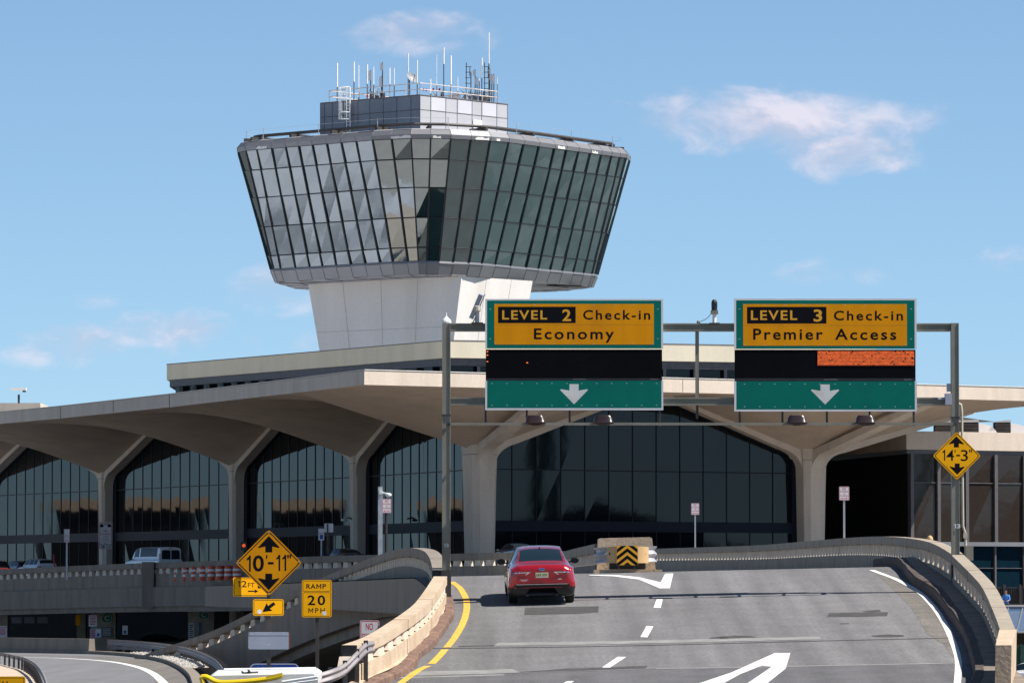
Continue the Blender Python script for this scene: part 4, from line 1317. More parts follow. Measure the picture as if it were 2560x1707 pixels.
for (x, yt, yb, D) in ((652, 535, 640, 509), (785, 445, 525, 509), (775, 600, 705, 508), (1833, 525, 585, 508), (1855, 615, 690, 508), (2000, 515, 570, 508), (2045, 578, 685, 508), (2022, 580, 640, 508.5)):
    D = Dant(zx(x)) + 1.6
    a = P(zx(x), zyy(yt), D); b = P(zx(x), zyy(yb), D)
    an = MB(); an.box(a.x - .13, a.x + .13, D - .08, D + .12, b.z, a.z)
    ao = an.build("panel_antenna", M_panel_l, tower)
    MB().tube([Vector((a.x + .1, D + .2, zp1 - .05)), Vector((a.x + .1, D + .2, a.z + .1))], .055, 5).build("antenna_mast", M_steel_dk, ao)
for (x, yt, D) in ((1745, 440, 507), (1952, 440, 509)):
    D = Dant(zx(x)) + 1.8
    a = P(zx(x), zyy(yt), D); an = MB()
    an.tube([Vector((a.x, D, zp1 - .05)), a], .045, 5)
    an.tube([Vector((a.x + .35, D, zp1 + 2.5)), Vector((a.x + .35, D, a.z - .4))], .04, 5)
    for i in range(5):
        z = a.z - .4 - i * .55
        an.tube([Vector((a.x - .1, D, z)), Vector((a.x + .5, D, z))], .035, 4)
    an.build("yagi_antenna", M_steel_dk, tower)
rc_ = random.Random(9)
for (x0, x1, k) in ((650, 830, 6), (1380, 1480, 3), (1700, 1760, 3), (1780, 2060, 16)):
    for i in range(k):
        clut = MB()
        x = rc_.uniform(x0, x1); D = Dant(zx(x)) + rc_.uniform(1.2, 4)
        q = P(zx(x), zyy(800), D); h_ = rc_.uniform(.25, .9); s = rc_.uniform(.07, .18)
        clut.box(q.x - s, q.x + s, D, D + .3, zp1 - .02, zp1 + h_)
        a_ = Vector((q.x, D, zp1 + h_ - .05)); clut.tube([a_, a_ + Vector((rc_.uniform(-.5, .5), 0, .5)), a_ + Vector((rc_.uniform(-.5, .9), 0, -.1))], .03, 4)
        clut.build("roof_equipment", mat("roof_equipment_grey", (.13, .13, .14), .6, var=.6, scale=.8), tower)
bx_ = MB()
for x in (1635, 1590):
    D = Dant(zx(x)) + 1.0; q = P(zx(x), 240, D); MB().box(q.x - .45, q.x + .4, D, D + .7, zp1 - .02, zp1 + (.62 if x == 1635 else .45)).build("roof_cabinet", M_panel_l, tower)
be = MB()
for (x, y) in ((1262, 745), (1292, 750), (1372, 745), (1442, 745), (625, 820)):
    q = P(zx(x), zyy(y), Dant(zx(x)) + .6); MB().lathe(q, [(.01, -.12), (.09, -.1), (.09, .12), (.0, .16)], 8).build("red_beacon", M_red_ob, tower)
q = P(zx(1117), zyy(622), 508.2); ds = MB()
ax = Vector((.55, -.62, .56)).normalized()
ex = ax.cross(Vector((0, 0, 1))).normalized(); ey = ex.cross(ax).normalized()
rows_ = []
for i in range(7):
    r_ = .62 * i / 6
    rows_.append([q + ex * r_ * math.cos(a_) + ey * r_ * math.sin(a_) * .98 + ax * (.42 * (r_ / .62) ** 2 * .6) for a_ in [2 * math.pi * k / 20 for k in range(21)]])
ds.grid(rows_)
dish = ds.build("satellite_dish", mat("dish_grey", (.30, .31, .33), .5, var=.08), tower, smooth=True)
MB().tube([q + ax * .02, q - ax * .25, Vector((q.x - .1, q.y + .3, zp1))], .06, 6).build("dish_mount", M_steel_dk, dish)
MB().tube([q - ey * .6, q + ax * .7], .03, 5).build("feed_arm", M_steel_dk, dish)

# ================================================================== SIGN GANTRY
GD = 143.0
gl = P(1116, 1497, GD); gr = P(2394, 1470, GD)
gan = thing("sign_gantry", (gl.x, GD, zroad(0, GD)), "grey-green steel sign gantry spanning the ramp road", "gantry")
zL0, zR0 = P(1116, 1500, GD).z - .3, P(2394, 1480, GD).z - .3
zTop = P(1116, 808, GD).z
def hpost(xa, xb, z0, z1, y0=-.16, y1=.16):
    m_ = MB()
    m_.box(xa, xa + .02, GD + y0, GD + y1, z0, z1); m_.box(xb - .02, xb, GD + y0, GD + y1, z0, z1)
    m_.box(xa + .02, xb - .02, GD + y0 + .02, GD + y1 - .02, z0, z1)
    return m_
xa, xb = P(1105.5, 1100, GD).x, P(1126, 1100, GD).x
hpost(xa, xb, zL0, zTop).build("post", M_steel, gan)
lp = gan.children[0]
cap = MB(); cap.lathe(Vector(((xa + xb) / 2, GD, zTop)), [(.13, 0), (.14, .04), (.12, .09), (.04, .17), (.015, .2), (.01, .3)], 12); cap.build("post_cap", M_white, lp)
xc, xd = P(2378, 1100, GD).x, P(2397, 1100, GD).x
hpost(xc, xd, zR0, zTop).build("post", M_steel, gan)
rpst = [c for c in gan.children if c.name.startswith("post")][1]
for (x, z0y, m0) in ((1116, 1003 * 1.0, lp),):
    MB().box(xa - .012, xb + .012, GD - .175, GD + .175, P(1116, 1036, GD).z, P(1116, 1040, GD).z).build("post_joint", M_steel_dk, lp)
MB().box(xc - .012, xd + .012, GD - .175, GD + .175, P(2390, 1042, GD).z, P(2390, 1046, GD).z).build("post_joint", M_steel_dk, rpst)
foot = MB(); foot.box(xa - .02, xb + .02, GD - .18, GD + .18, zL0, P(1116, 1425, GD).z); foot.build("post_base", M_steel_dk, lp)
foot = MB(); foot.box(xc - .02, xd + .02, GD - .18, GD + .18, zR0, P(2394, 1412, GD).z); foot.build("post_base", M_steel_dk, rpst)
for (x0, x1, y0, y1, par) in ((1109, 1122, 1358, 1367, lp), (2384, 2401, 1309, 1320, rpst)):
    tb = MB(); one_into(tb, lambda x, y: P(x, y, GD - .172), x0, y0, x0 + (x1 - x0) * .36, y1); text_into(tb, "3", lambda x, y: P(x, y, GD - .172), x0 + (x1 - x0) * .45, y0, x1, y1, bold=.03)
    tb.build("lettering", M_signwhite, par)
def beam(y0, y1, nm, ex=.14, x0=xb, x1=xc):
    m_ = MB(); za, zb = P(1800, y1, GD).z, P(1800, y0, GD).z
    m_.box(x0 + .003, x1 - .003, GD + .0, GD + ex * 2, za, zb)
    m_.box(x0 + .003, x1 - .003, GD - .05, GD + ex * 2 + .05, zb - .012, zb + .03)
    m_.box(x0 + .003, x1 - .003, GD - .05, GD + ex * 2 + .05, za - .03, za + .012)
    zm = (za + zb) / 2
    m_.box(x0 + .003, x1 - .003, GD - .02, GD - .003, zm - .01, zm + .01)
    return m_.build(nm, M_steel, gan)
beam(811, 825, "top_beam"); beam(996, 1010, "lower_beam")
zb_ = P(1800, 1061.5, GD).z
MB().box(xb + .003, xc - .003, GD - .75, GD - .63, zb_ - .035, zb_ + .035).build("lamp_rail", M_steel, gan)
arms = MB()
for x in (1214, 1317, 1424, 1530, 1650, 1849, 1956, 2067, 2174, 2284):
    a = P(x, 1025, GD); arms.box(a.x - .028, a.x + .028, GD - .03, GD + .03, zb_ - .03, a.z + .3)
    arms.box(a.x - .025, a.x + .025, GD - .66, GD - .033, zb_ - .03, zb_ + .02)
for x, xx in ((xb, 1), (xc, -1)):
    arms.box(min(x, x - .1 * xx), max(x, x - .1 * xx), GD - .7, GD - .163, zb_ - .03, zb_ + .03)
arms.build("lamp_arm", M_steel_dk, gan)
a = P(1743, 826, GD); b = P(1743, 1060, GD)
MB().box(a.x - .05, a.x + .05, GD + .05, GD + .15, P(1743, 996, GD).z, a.z).build("strut", M_steel, gan)
MB().box(a.x - .035, a.x + .035, GD + .05, GD + .12, P(1743, 1046, GD).z, P(1743, 1011, GD).z).build("strut", M_steel_dk, gan)
cd = MB(); cx = P(2404, 1100, GD).x
cd.tube([Vector((cx - .16, GD - .1, P(0, 1005, GD).z)), Vector((cx - .02, GD - .1, P(0, 1012, GD).z)), Vector((cx, GD - .1, P(0, 1030, GD).z)), Vector((cx + .02, GD - .1, P(0, 1315, GD).z)), Vector((cx + .09, GD - .1, P(0, 1335, GD).z)), Vector((cx + .09, GD - .1, P(0, 1400, GD).z))], .035, 8)
q = P(2412, 1340, GD); cd.box(q.x - .05, q.x + .06, GD - .17, GD - .03, P(0, 1345, GD).z, P(0, 1331, GD).z)
cd.build("conduit", mat("conduit_beige", (.46, .42, .33), .6), gan)
MB().box(P(2408, 0, GD).x, P(2426, 0, GD).x, GD - .2, GD + .1, P(0, 1400, GD).z, P(0, 1364, GD).z).build("junction_box", M_steel, gan)
sw = MB(); q = P(2371, 997, GD); sw.box(q.x - .1, q.x + .08, GD - .2, GD + .1, P(0, 1012, GD).z, P(0, 984, GD).z)
sw.tube([q + Vector((0, 0, .2)), q + Vector((0, 0, .42))], .04, 6); sw.box(q.x - .05, q.x + .05, GD - .1, GD + .0, q.z + .2, q.z + .42)
sw.tube([q + Vector((-.1, -.1, 0)), q + Vector((-.3, -.1, .0))], .025, 6)
sw.build("control_box", M_alu, gan)

def overhead(x0, y0, sc, zo, name_lines, label, lit=None, dots=()):
    """sign drawn in its own close-up coordinates; zo maps them to photo pixels"""
    def pp(x, y): return (x0 + sc * x, y0 + sc * y)
    o = zo
    cx, cy = pp((o['out'][0] + o['out'][2]) / 2, (o['out'][1] + o['out'][3]) / 2)
    B = Board(cx, cy, GD - .16)
    s = thing("overhead_sign", B.pt(cx, pp(0, o['out'][3])[1]), label, "overhead sign", "overhead signs on the gantry")
    def rect(a): (p, q), (r_, t_) = pp(a[0], a[1]), pp(a[2], a[3]); return [(p, q), (r_, q), (r_, t_), (p, t_)]
    OUT, UP, LED, LO, YEL, BLK = (o[k] for k in ('out', 'up', 'led', 'lo', 'yel', 'blk'))
    pn = B.plate(rect((OUT[0], OUT[1], OUT[2], UP[3])), -.12, 0); up_ = pn.build("upper_panel", M_signwhite, s)
    B.shape(rect(UP), .004).build("green_field", M_green, up_)
    B.plate(rect(YEL), .004, .02).build("yellow_plate", M_yel, up_)
    B.shape(rect(BLK), .024).build("black_field", M_signblack, up_)
    for (body, bx, m_, bold, sp) in name_lines:
        tb = MB(); p, q = pp(bx[0], bx[1]); r_, t_ = pp(bx[2], bx[3])
        text_into(tb, body, B.fn(.028), p, q, r_, t_, bold=bold, spacing=sp)
        tb.build("lettering", m_, up_)
    # seams and rivets of the yellow plate
    rv = MB()
    zy_ = YEL[1] + (YEL[3] - YEL[1]) * .51
    (p, q), (r_, t_) = pp(YEL[0] + 4, zy_), pp(YEL[2] - 4, zy_ + 2.4)
    rv.poly([B.pt(p, q, .0225), B.pt(r_, q, .0225), B.pt(r_, t_, .0225), B.pt(p, t_, .0225)])
    rv.build("plate_seam", mat("seam_brown", (.34, .17, .01), .6), up_)
    rv = MB()
    for i in range(9):
        for yy in (YEL[1] + 8, YEL[3] - 8):
            x, y = pp(YEL[0] + 10 + (YEL[2] - YEL[0] - 20) * i / 8, yy)
            rv.poly([B.pt(x + a_, y + b_, .030) for (a_, b_) in ((-.8, -.8), (.8, -.8), (.8, .8), (-.8, .8))])
    for yy in (.18, .8):
        for xx in (UP[0] + .45 * (YEL[0] - UP[0]), UP[2] - .45 * (UP[2] - YEL[2])):
            x, y = pp(xx, UP[1] + (UP[3] - UP[1]) * yy)
            rv.poly([B.pt(x + a_, y + b_, .010) for (a_, b_) in ((-2, -.5), (2, -.5), (2, .5), (-2, .5))])
    rv.build("rivet", M_signwhite, up_)
    led = B.plate(rect(LED), -.3, -.02).build("message_board", M_board, s)
    (p, q), (r_, t_) = pp(LED[0], LED[3] - 18), pp(LED[2], LED[3])
    B.plate([(p, q), (r_, q), (r_, t_), (p, t_)], -.02, .01).build("board_trim", mat("board_trim_grey", (.035, .037, .043), .8, spec=.1), led)
    ls = MB()
    nl = 26
    for i in range(nl):
        yy = LED[1] + 12 + (LED[3] - LED[1] - 34) * i / nl
        (p, q), (r_, t_) = pp(LED[0] + 8, yy), pp(LED[2] - 8, yy + 2.0)
        ls.poly([B.pt(p, q, -.012), B.pt(r_, q, -.012), B.pt(r_, t_, -.012), B.pt(p, t_, -.012)])
    ls.build("louvre", mat("board_louvre", (.010, .010, .013), .9, spec=.03), led)
    tb = MB(); c_ = (LED[0] + LED[2]) / 2; p, q = pp(c_ - 10, LED[3] - 13); r_, t_ = pp(c_ + (110 if sc < .3 else 85), LED[3] - 5)
    text_into(tb, "DAKTRONICS", B.fn(.014), p, q, r_, t_, bold=.02)
    p, q = pp(LED[2] - (105 if sc < .3 else 82), LED[3] - 13); r_, t_ = pp(LED[2] - (35 if sc < .3 else 28), LED[3] - 5)
    text_into(tb, "GALAXY", B.fn(.014), p, q, r_, t_, bold=.02)
    tb.build("lettering", mat("faded_lettering", (.22, .22, .24), .6), led)
    if lit:
        em = bpy.data.materials.get("amber_diodes")
        if not em:
            em = bpy.data.materials.new("amber_diodes"); em.use_nodes = True
            t = em.node_tree; bs = t.nodes['Principled BSDF']
            bs.inputs['Base Color'].default_value = (.02, .01, .006, 1)
            bs.inputs['Emission Color'].default_value = (1., .15, .012, 1)
            ge = t.nodes.new('ShaderNodeNewGeometry'); sx = t.nodes.new('ShaderNodeSeparateXYZ'); t.links.new(ge.outputs['Position'], sx.inputs[0])
            def mth(op, a, b):
                nd = t.nodes.new('ShaderNodeMath'); nd.operation = op
                for i_, v_ in enumerate((a, b)):
                    if isinstance(v_, (int, float)): nd.inputs[i_].default_value = v_
                    else: t.links.new(v_, nd.inputs[i_])
                return nd.outputs[0]
            cell = .038
            cxn = mth('FLOOR', mth('DIVIDE', sx.outputs[0], cell), 0); czn = mth('FLOOR', mth('DIVIDE', sx.outputs[2], cell), 0)
            cv = t.nodes.new('ShaderNodeCombineXYZ'); t.links.new(cxn, cv.inputs[0]); t.links.new(czn, cv.inputs[1])
            wn_ = t.nodes.new('ShaderNodeTexWhiteNoise'); wn_.noise_dimensions = '2D'; t.links.new(cv.outputs[0], wn_.inputs['Vector'])
            # more dead diodes at the right end
            xr = mth('MULTIPLY', mth('SUBTRACT', sx.outputs[0], 9.4), .035)
            thr = mth('ADD', .012, mth('MAXIMUM', xr, 0.0))
            on = mth('GREATER_THAN', wn_.outputs['Value'], thr)
            fx = mth('ABSOLUTE', mth('SUBTRACT', mth('FRACT', mth('DIVIDE', sx.outputs[2], cell), 0), .5), 0)
            row = mth('LESS_THAN', fx, .36)
            lvl = mth('MULTIPLY', mth('MULTIPLY', on, row), mth('ADD', .32, mth('MULTIPLY', wn_.outputs['Value'], .30)))
            t.links.new(lvl, bs.inputs['Emission Strength'])
        B.shape(rect(lit), -.006).build("lit_diodes", em, led)
    if dots:
        dm = MB()
        for (x, y) in dots:
            x, y = pp(x, y); dm.poly([B.pt(x + a_, y + b_, -.004) for (a_, b_) in ((-2, -1.2), (2, -1.2), (2, 1.2), (-2, 1.2))])
        dm.build("lit_diodes", mat("amber_dot", (.1, .02, 0), .5, emit=(1, .2, .03), estr=.8), led)
    lo_ = B.plate(rect((OUT[0], LO[1], OUT[2], OUT[3])), -.12, 0).build("lower_panel", M_signwhite, s)
    B.shape(rect(LO), .004).build("green_field", M_green, lo_)
    ax0, ay0, ax1, ay1 = o['arrow']; w_ = ax1 - ax0; c_ = (ax0 + ax1) / 2; h_ = ay1 - ay0
    ap = [(c_ - .165 * w_, ay0), (c_ + .165 * w_, ay0), (c_ + .165 * w_, ay0 + .32 * h_), (ax1 - .03 * w_, ay0 + .25 * h_), (ax1, ay0 + .29 * h_), (c_, ay1), (ax0, ay0 + .29 * h_), (ax0 + .03 * w_, ay0 + .25 * h_), (c_ - .165 * w_, ay0 + .32 * h_)]
    B.shape([pp(x, y) for (x, y) in ap], .008).build("arrow", M_signwhite_worn, lo_)
    rv = MB()
    for i in range(12):
        for yy in (LO[1] + .1 * (LO[3] - LO[1]), LO[3] - .1 * (LO[3] - LO[1])):
            x, y = pp(LO[0] + 45 * sc / .2742 + (LO[2] - LO[0] - 90) * i / 11, yy)
            rv.poly([B.pt(x + a_, y + b_, .008) for (a_, b_) in ((-1.6, -.5), (1.6, -.5), (1.6, .5), (-1.6, .5))])
    rv.build("rivet", M_signwhite, lo_)
    return s
W = M_signblack; Yt = mat("letter_amber", (.74, .35, .012), .5, var=.04)
overhead(1080, 700, .2742, dict(out=(485, 172, 2108, 1185), up=(502, 186, 2090, 622), led=(490, 632, 2098, 913), lo=(503, 917, 2092, 1166), yel=(568, 217, 2023, 588), blk=(602, 243, 1310, 392), arrow=(1168, 948, 1422, 1132)),
         [("LEVEL", (640, 276, 1050, 360), Yt, .018, 1.2), ("2", (1188, 266, 1268, 374), Yt, .02, 1), ("Check-in", (1378, 272, 1990, 361), W, .016, 1.25), ("Economy", (930, 440, 1660, 571), W, .016, 1.25)],
         "green and yellow overhead sign reading LEVEL 2 Check-in Economy above an unlit message board", dots=((505, 652), (505, 684), (505, 743), (868, 753)))
overhead(1720, 700, .3571, dict(out=(325, 130, 1600, 918), up=(339, 142, 1586, 480), led=(330, 487, 1592, 705), lo=(339, 708, 1586, 905), yel=(387, 168, 1532, 460), blk=(415, 188, 970, 305), arrow=(860, 730, 1058, 870)),
         [("LEVEL", (442, 213, 765, 280), Yt, .018, 1.2), ("3", (880, 206, 940, 292), Yt, .02, 1), ("Check-in", (1022, 214, 1505, 283), W, .016, 1.25), ("Premier", (458, 340, 945, 418), W, .016, 1.25), ("Access", (1030, 341, 1458, 419), W, .016, 1.25)],
         "green and yellow overhead sign reading LEVEL 3 Check-in Premier Access above a partly lit board", lit=(907, 497, 1583, 597))
for (x, lb) in ((1338, "maroon sign lamp on the gantry rail, leftmost of four"), (1507, "maroon sign lamp on the gantry rail, second from the left"), (1988, "maroon sign lamp on the gantry rail, third from the left"), (2158, "maroon sign lamp on the gantry rail, rightmost of four")):
    q = P(x, 1061, GD)
    s = thing("sign_lamp", (q.x, GD - .7, zb_ + .05), lb, "lamp", "lamps under the overhead signs")
    m_ = MB(); rows_ = []
    for (hx, hy, z) in ((.21, .16, -.07), (.28, .2, -.04), (.29, .21, .0), (.26, .19, .025), (.245, .17, .12), (.19, .13, .195), (.05, .04, .20)):
        rows_.append([Vector((q.x + (abs(math.cos(a_)) ** .45) * math.copysign(1, math.cos(a_)) * hx, GD - .7 + (abs(math.sin(a_)) ** .45) * math.copysign(1, math.sin(a_)) * hy, zb_ + .04 + z)) for a_ in [2 * math.pi * k / 28 for k in range(29)]])
    m_.grid(rows_); m_.poly(rows_[0][:-1]); m_.poly(rows_[-1][:-1])
    m_.build("housing", M_lamp, s, smooth=True, auto=40)
    MB().box(q.x - .1, q.x + .1, GD - .76, GD - .62, zb_ - .045, zb_ - .02).build("bracket", M_black, s)
# cameras on the gantry
q = P(1193, 808, GD)
s = thing("traffic_camera", q, "grey traffic sensor tilted upright on the gantry beam beside the left sign", "camera")
MB().tube([q, q + Vector((0, 0, .3))], .06, 8).build("mast", M_galv, s)
MB().box(q.x - .16, q.x + .16, q.y - .14, q.y + .14, q.z - .03, q.z + .02).build("base_plate", M_steel_dk, s)
m_ = MB(); ax = Vector((.36, -.2, .85)).normalized(); ex = ax.cross(Vector((0, 1, 0))).normalized(); ey = ex.cross(ax).normalized()
o0 = q + Vector((-.06, 0, .42)) - ax * .3
m_.obox(o0 - ex * .07 - ey * .1, ax * .72, ex * .12, ey * .2); m_.build("housing", M_alu, s)
MB().obox(o0 - ex * .12 - ey * .13 - ax * .08, ax * .85, ex * .03, ey * .26).build("sun_shield", M_galv, s)
MB().lathe(q + Vector((0, -.1, .3)), [(.06, 0), (.1, .04), (.1, .16), (.05, .2)], 10).build("lens_housing", mat("beige_plastic", (.55, .5, .44), .5), s)
q = P(1786, 809, GD)
s = thing("traffic_camera", q, "black and grey camera on a short mast on the gantry beam between the two signs", "camera")
MB().tube([q, q + Vector((0, 0, .3))], .055, 8).build("mast", M_whip, s)
MB().box(q.x - .14, q.x + .14, q.y - .12, q.y + .12, q.z - .03, q.z + .02).build("base_plate", M_steel_dk, s)
m_ = MB(); m_.box(q.x - .1, q.x + .1, q.y - .1, q.y + .1, q.z + .26, q.z + .36); m_.build("bracket", M_steel, s)
m_ = MB(); m_.lathe(q + Vector((0, 0, .36)), [(.08, 0), (.085, .16), (.08, .24), (.05, .30), (.0, .31)], 12); m_.build("housing", M_black, s)
MB().tube([q + Vector((0, -.1, .5)), q + Vector((0, -.13, .5))], .055, 12).build("lens", M_carglass, s)
cb = [q + Vector((-.08, 0, .3)), q + Vector((-.2, 0, .15)), q + Vector((-.4, 0, .05))]
MB().tube(catmull(cb, 5), .008, 4).build("cable", M_steel_dk, s)
MB().lathe(q + Vector((-.44, 0, .0)), [(.04, 0), (.05, .03), (.04, .08)], 8).build("junction", M_steel, s)
# camera far left, on the roof
q = P(47, 1008, 430)
s = thing("roof_camera", q, "white camera on a short mast on the terminal roof at the left edge", "camera")
MB().tube([q, P(47, 986, 430)], .1, 6).build("mast", M_steel_dk, s)
a = P(28, 974, 430); b = P(66, 974, 430)
MB().box(a.x, b.x, 429.7, 430.3, P(0, 976, 430).z, P(0, 969, 430).z).build("housing", M_white, s)
MB().box(b.x - .3, b.x - .05, 429.8, 430.2, P(0, 980, 430).z, P(0, 976.2, 430).z).build("lens", M_steel_dk, s)
# ================================================================== POST-MOUNTED SIGNS
def up_arrow(cx, ytip, w, h, up=True):
    s = 1 if up else -1
    hw = w / 2; st = w * .16
    return [(cx, ytip), (cx + hw, ytip + s * h * .70), (cx + hw * .93, ytip + s * h * .735), (cx + st, ytip + s * h * .64), (cx + st, ytip + s * h), (cx - st, ytip + s * h), (cx - st, ytip + s * h * .64), (cx - hw * .93, ytip + s * h * .735), (cx - hw, ytip + s * h * .70)]
def diamond(cx, cy, r, k=.07):
    pts = []
    for a in range(4):
        t = a * math.pi / 2
        d = (math.cos(t), math.sin(t)); e = (-d[1], d[0])
        pts += [(cx + d[0] * r * (1 - k) - e[0] * r * k, cy + d[1] * r * (1 - k) - e[1] * r * k), (cx + d[0] * r * (1 - k * .35), cy + d[1] * r * (1 - k * .35)), (cx + d[0] * r * (1 - k) + e[0] * r * k, cy + d[1] * r * (1 - k) + e[1] * r * k)]
    return pts
def frame_into(mb, B, pts, cx, cy, k, n):     # a line round a sign: outline and the same outline scaled by k
    q = [B.pt(x, y, n) for (x, y) in pts]
    r_ = [B.pt(cx + (x - cx) * k, cy + (y - cy) * k, n) for (x, y) in pts]
    m_ = len(pts)
    mb.add(q + r_, [(i, (i + 1) % m_, m_ + (i + 1) % m_, m_ + i) for i in range(m_)])
def frame_px(mb, B, x0, y0, x1, y1, r, t, n):
    a = rrect(x0, y0, x1, y1, r); b = rrect(x0 + t, y0 + t, x1 - t, y1 - t, max(r - t, .2))
    m_ = len(a)
    mb.add([B.pt(x, y, n) for (x, y) in a] + [B.pt(x, y, n) for (x, y) in b], [(i, (i + 1) % m_, m_ + (i + 1) % m_, m_ + i) for i in range(m_)])

# --- the big group on one brown post in the foreground
D = 115.
pb = P(672, 1406, D)
s = thing("clearance_sign", Vector((pb.x, D, GZ)), "brown post with an orange 10'-11\" clearance diamond, 12FT plate, arrow plate and grey plate", "road sign")
MB().box(pb.x - .045, pb.x + .045, D + .03, D + .12, GZ, P(672, 1340, D).z).build("post", M_post_br, s)
B = Board(672, 1406, D, yaw=-1)
d_ = B.plate(diamond(672, 1406, 83), -.004, .008).build("clearance_plate", M_ora, s)
f_ = MB(); frame_into(f_, B, diamond(672, 1406, 79), 672, 1406, .955, .011); f_.build("border", M_signblack, d_)
f_ = MB()
f_.poly([B.pt(x, y, .0125) for x, y in up_arrow(672, 1339, 54, 41)]); f_.poly([B.pt(x, y, .0125) for x, y in up_arrow(672, 1474, 54, 41, False)])
f_.build("arrow", M_signblack, d_)
tb = MB()
one_into(tb, B.fn(.0135), 617, 1388, 627, 1428); text_into(tb, "0", B.fn(.0135), 632, 1387, 660, 1428, bold=.02)
text_into(tb, "'", B.fn(.0135), 665, 1387, 668.5, 1396, bold=.02); text_into(tb, "-", B.fn(.0135), 670, 1404, 684, 1410, bold=.0)
one_into(tb, B.fn(.0135), 691, 1386, 700.5, 1426); one_into(tb, B.fn(.0135), 706, 1386, 715.5, 1426); text_into(tb, "\"", B.fn(.0135), 718, 1386, 728, 1395, bold=.02)
tb.build("lettering", M_signblack, d_)
rv = MB()
for (x, y) in ((672, 1331), (598, 1406), (746, 1403), (673, 1482)): rv.disc(B.pt(x, y, .016), .012, B.right, (0, 0, 1), 8)
rv.build("rivet", M_signwhite, d_)
B = Board(626, 1466, D + .35, yaw=24)
p_ = B.plate(rrect(584, 1443, 676, 1490, 3), -.006, .006).build("distance_plate", M_yel2, s)
f_ = MB(); frame_px(f_, B, 586, 1445, 674, 1488, 3, 1.2, .009); f_.build("border", M_signblack, p_)
tb = MB(); one_into(tb, B.fn(.0095), 595, 1451, 600, 1467); text_into(tb, "2", B.fn(.0095), 604, 1451, 617, 1467, bold=.01); text_into(tb, "FT", B.fn(.0095), 620, 1456, 636, 1467, bold=.005)
tb.poly([B.pt(x, y, .0095) for (x, y) in ((620, 1475.5), (637, 1475.5), (636, 1472), (645, 1477), (636, 1482), (637, 1478.5), (620, 1478.5))])
tb.build("lettering", M_signblack, p_)
MB().box(pb.x - .25, pb.x + .02, D + .13, D + .30, P(0, 1470, D).z, P(0, 1463, D).z).build("bracket", M_steel_dk, s)
B = Board(671, 1517, D, yaw=14)
p_ = B.plate(rrect(633, 1497, 709, 1538, 5), -.002, .008).build("arrow_plate", M_yel2, s)
f_ = MB(); frame_px(f_, B, 635, 1499, 707, 1536, 4, 1.3, .011)
a0 = Vector((686, 1507)); a1 = Vector((656, 1529)); dd_ = (a1 - a0).normalized(); pp_ = Vector((-dd_.y, dd_.x))
f_.poly([B.pt(q.x, q.y, .0125) for q in (a0 + pp_ * 4, a0 + dd_ * 17 + pp_ * 4, a0 + dd_ * 15 + pp_ * 12, a1, a0 + dd_ * 15 - pp_ * 12, a0 + dd_ * 17 - pp_ * 4, a0 - pp_ * 4)])
f_.build("arrow", M_signblack, p_)
st_ = MB(); st_.disc(B.pt(649, 1528, .014), .05, B.right, (0, 0, 1), 16); st_.build("sticker", M_signwhite, p_)
B = Board(671, 1600, D, yaw=0)
p_ = B.plate(rrect(621, 1579, 723, 1622, 4), -.006, .004).build("blank_plate", M_alu, s)
B.plate(rrect(624, 1580, 720, 1587, 1), .004, .03).build("hinge", M_alu, p_)
f_ = MB()
for (x, y) in ((628, 1584), (709, 1584), (672, 1610)): f_.disc(B.pt(x, y, .034 if y < 1600 else .006), .013, B.right, (0, 0, 1), 8)
f_.build("rivet", M_signwhite, p_)
B.plate([(721, 1581), (723.4, 1583), (723.4, 1620), (721, 1621)], .0045, .006).build("red_edge", mat("red_edge", (.4, .1, .07), .6), p_)

# --- RAMP 20 MPH
D = 118.
q = P(793, 1450, D)
s = thing("speed_sign", Vector((q.x, D, GZ)), "yellow RAMP 20 MPH advisory plate on a brown post, left of the ramp", "road sign")
MB().box(q.x - .04, q.x + .04, D + .03, D + .11, GZ, P(0, 1456, D).z).build("post", M_post_br, s)
B = Board(792, 1496, D, yaw=7)
p_ = B.plate(rrect(755, 1449, 829, 1542, 5), -.004, .008).build("plate", M_yel2, s)
f_ = MB(); frame_px(f_, B, 757, 1451, 827, 1478, 4, 1.1, .011); frame_px(f_, B, 757, 1480, 827, 1540, 4, 1.1, .011); f_.build("border", M_signblack, p_)
tb = MB()
text_into(tb, "RA", B.fn(.0115), 766, 1459, 789, 1471, bold=.02, spacing=1.1); em_into(tb, B.fn(.0115), 791, 1459, 803, 1471); text_into(tb, "P", B.fn(.0115), 806, 1459, 815, 1471, bold=.02); text_into(tb, "20", B.fn(.0115), 769, 1487, 813, 1512, bold=.02, spacing=1.25); em_into(tb, B.fn(.0115), 771, 1519, 783, 1531, .15); text_into(tb, "PH", B.fn(.0115), 788, 1519, 812, 1531, bold=.01, spacing=1.35)
tb.build("lettering", M_signblack, p_)
st_ = MB(); st_.disc(B.pt(811, 1532, .014), .05, B.right, (0, 0, 1), 16); st_.build("sticker", M_signwhite, p_)

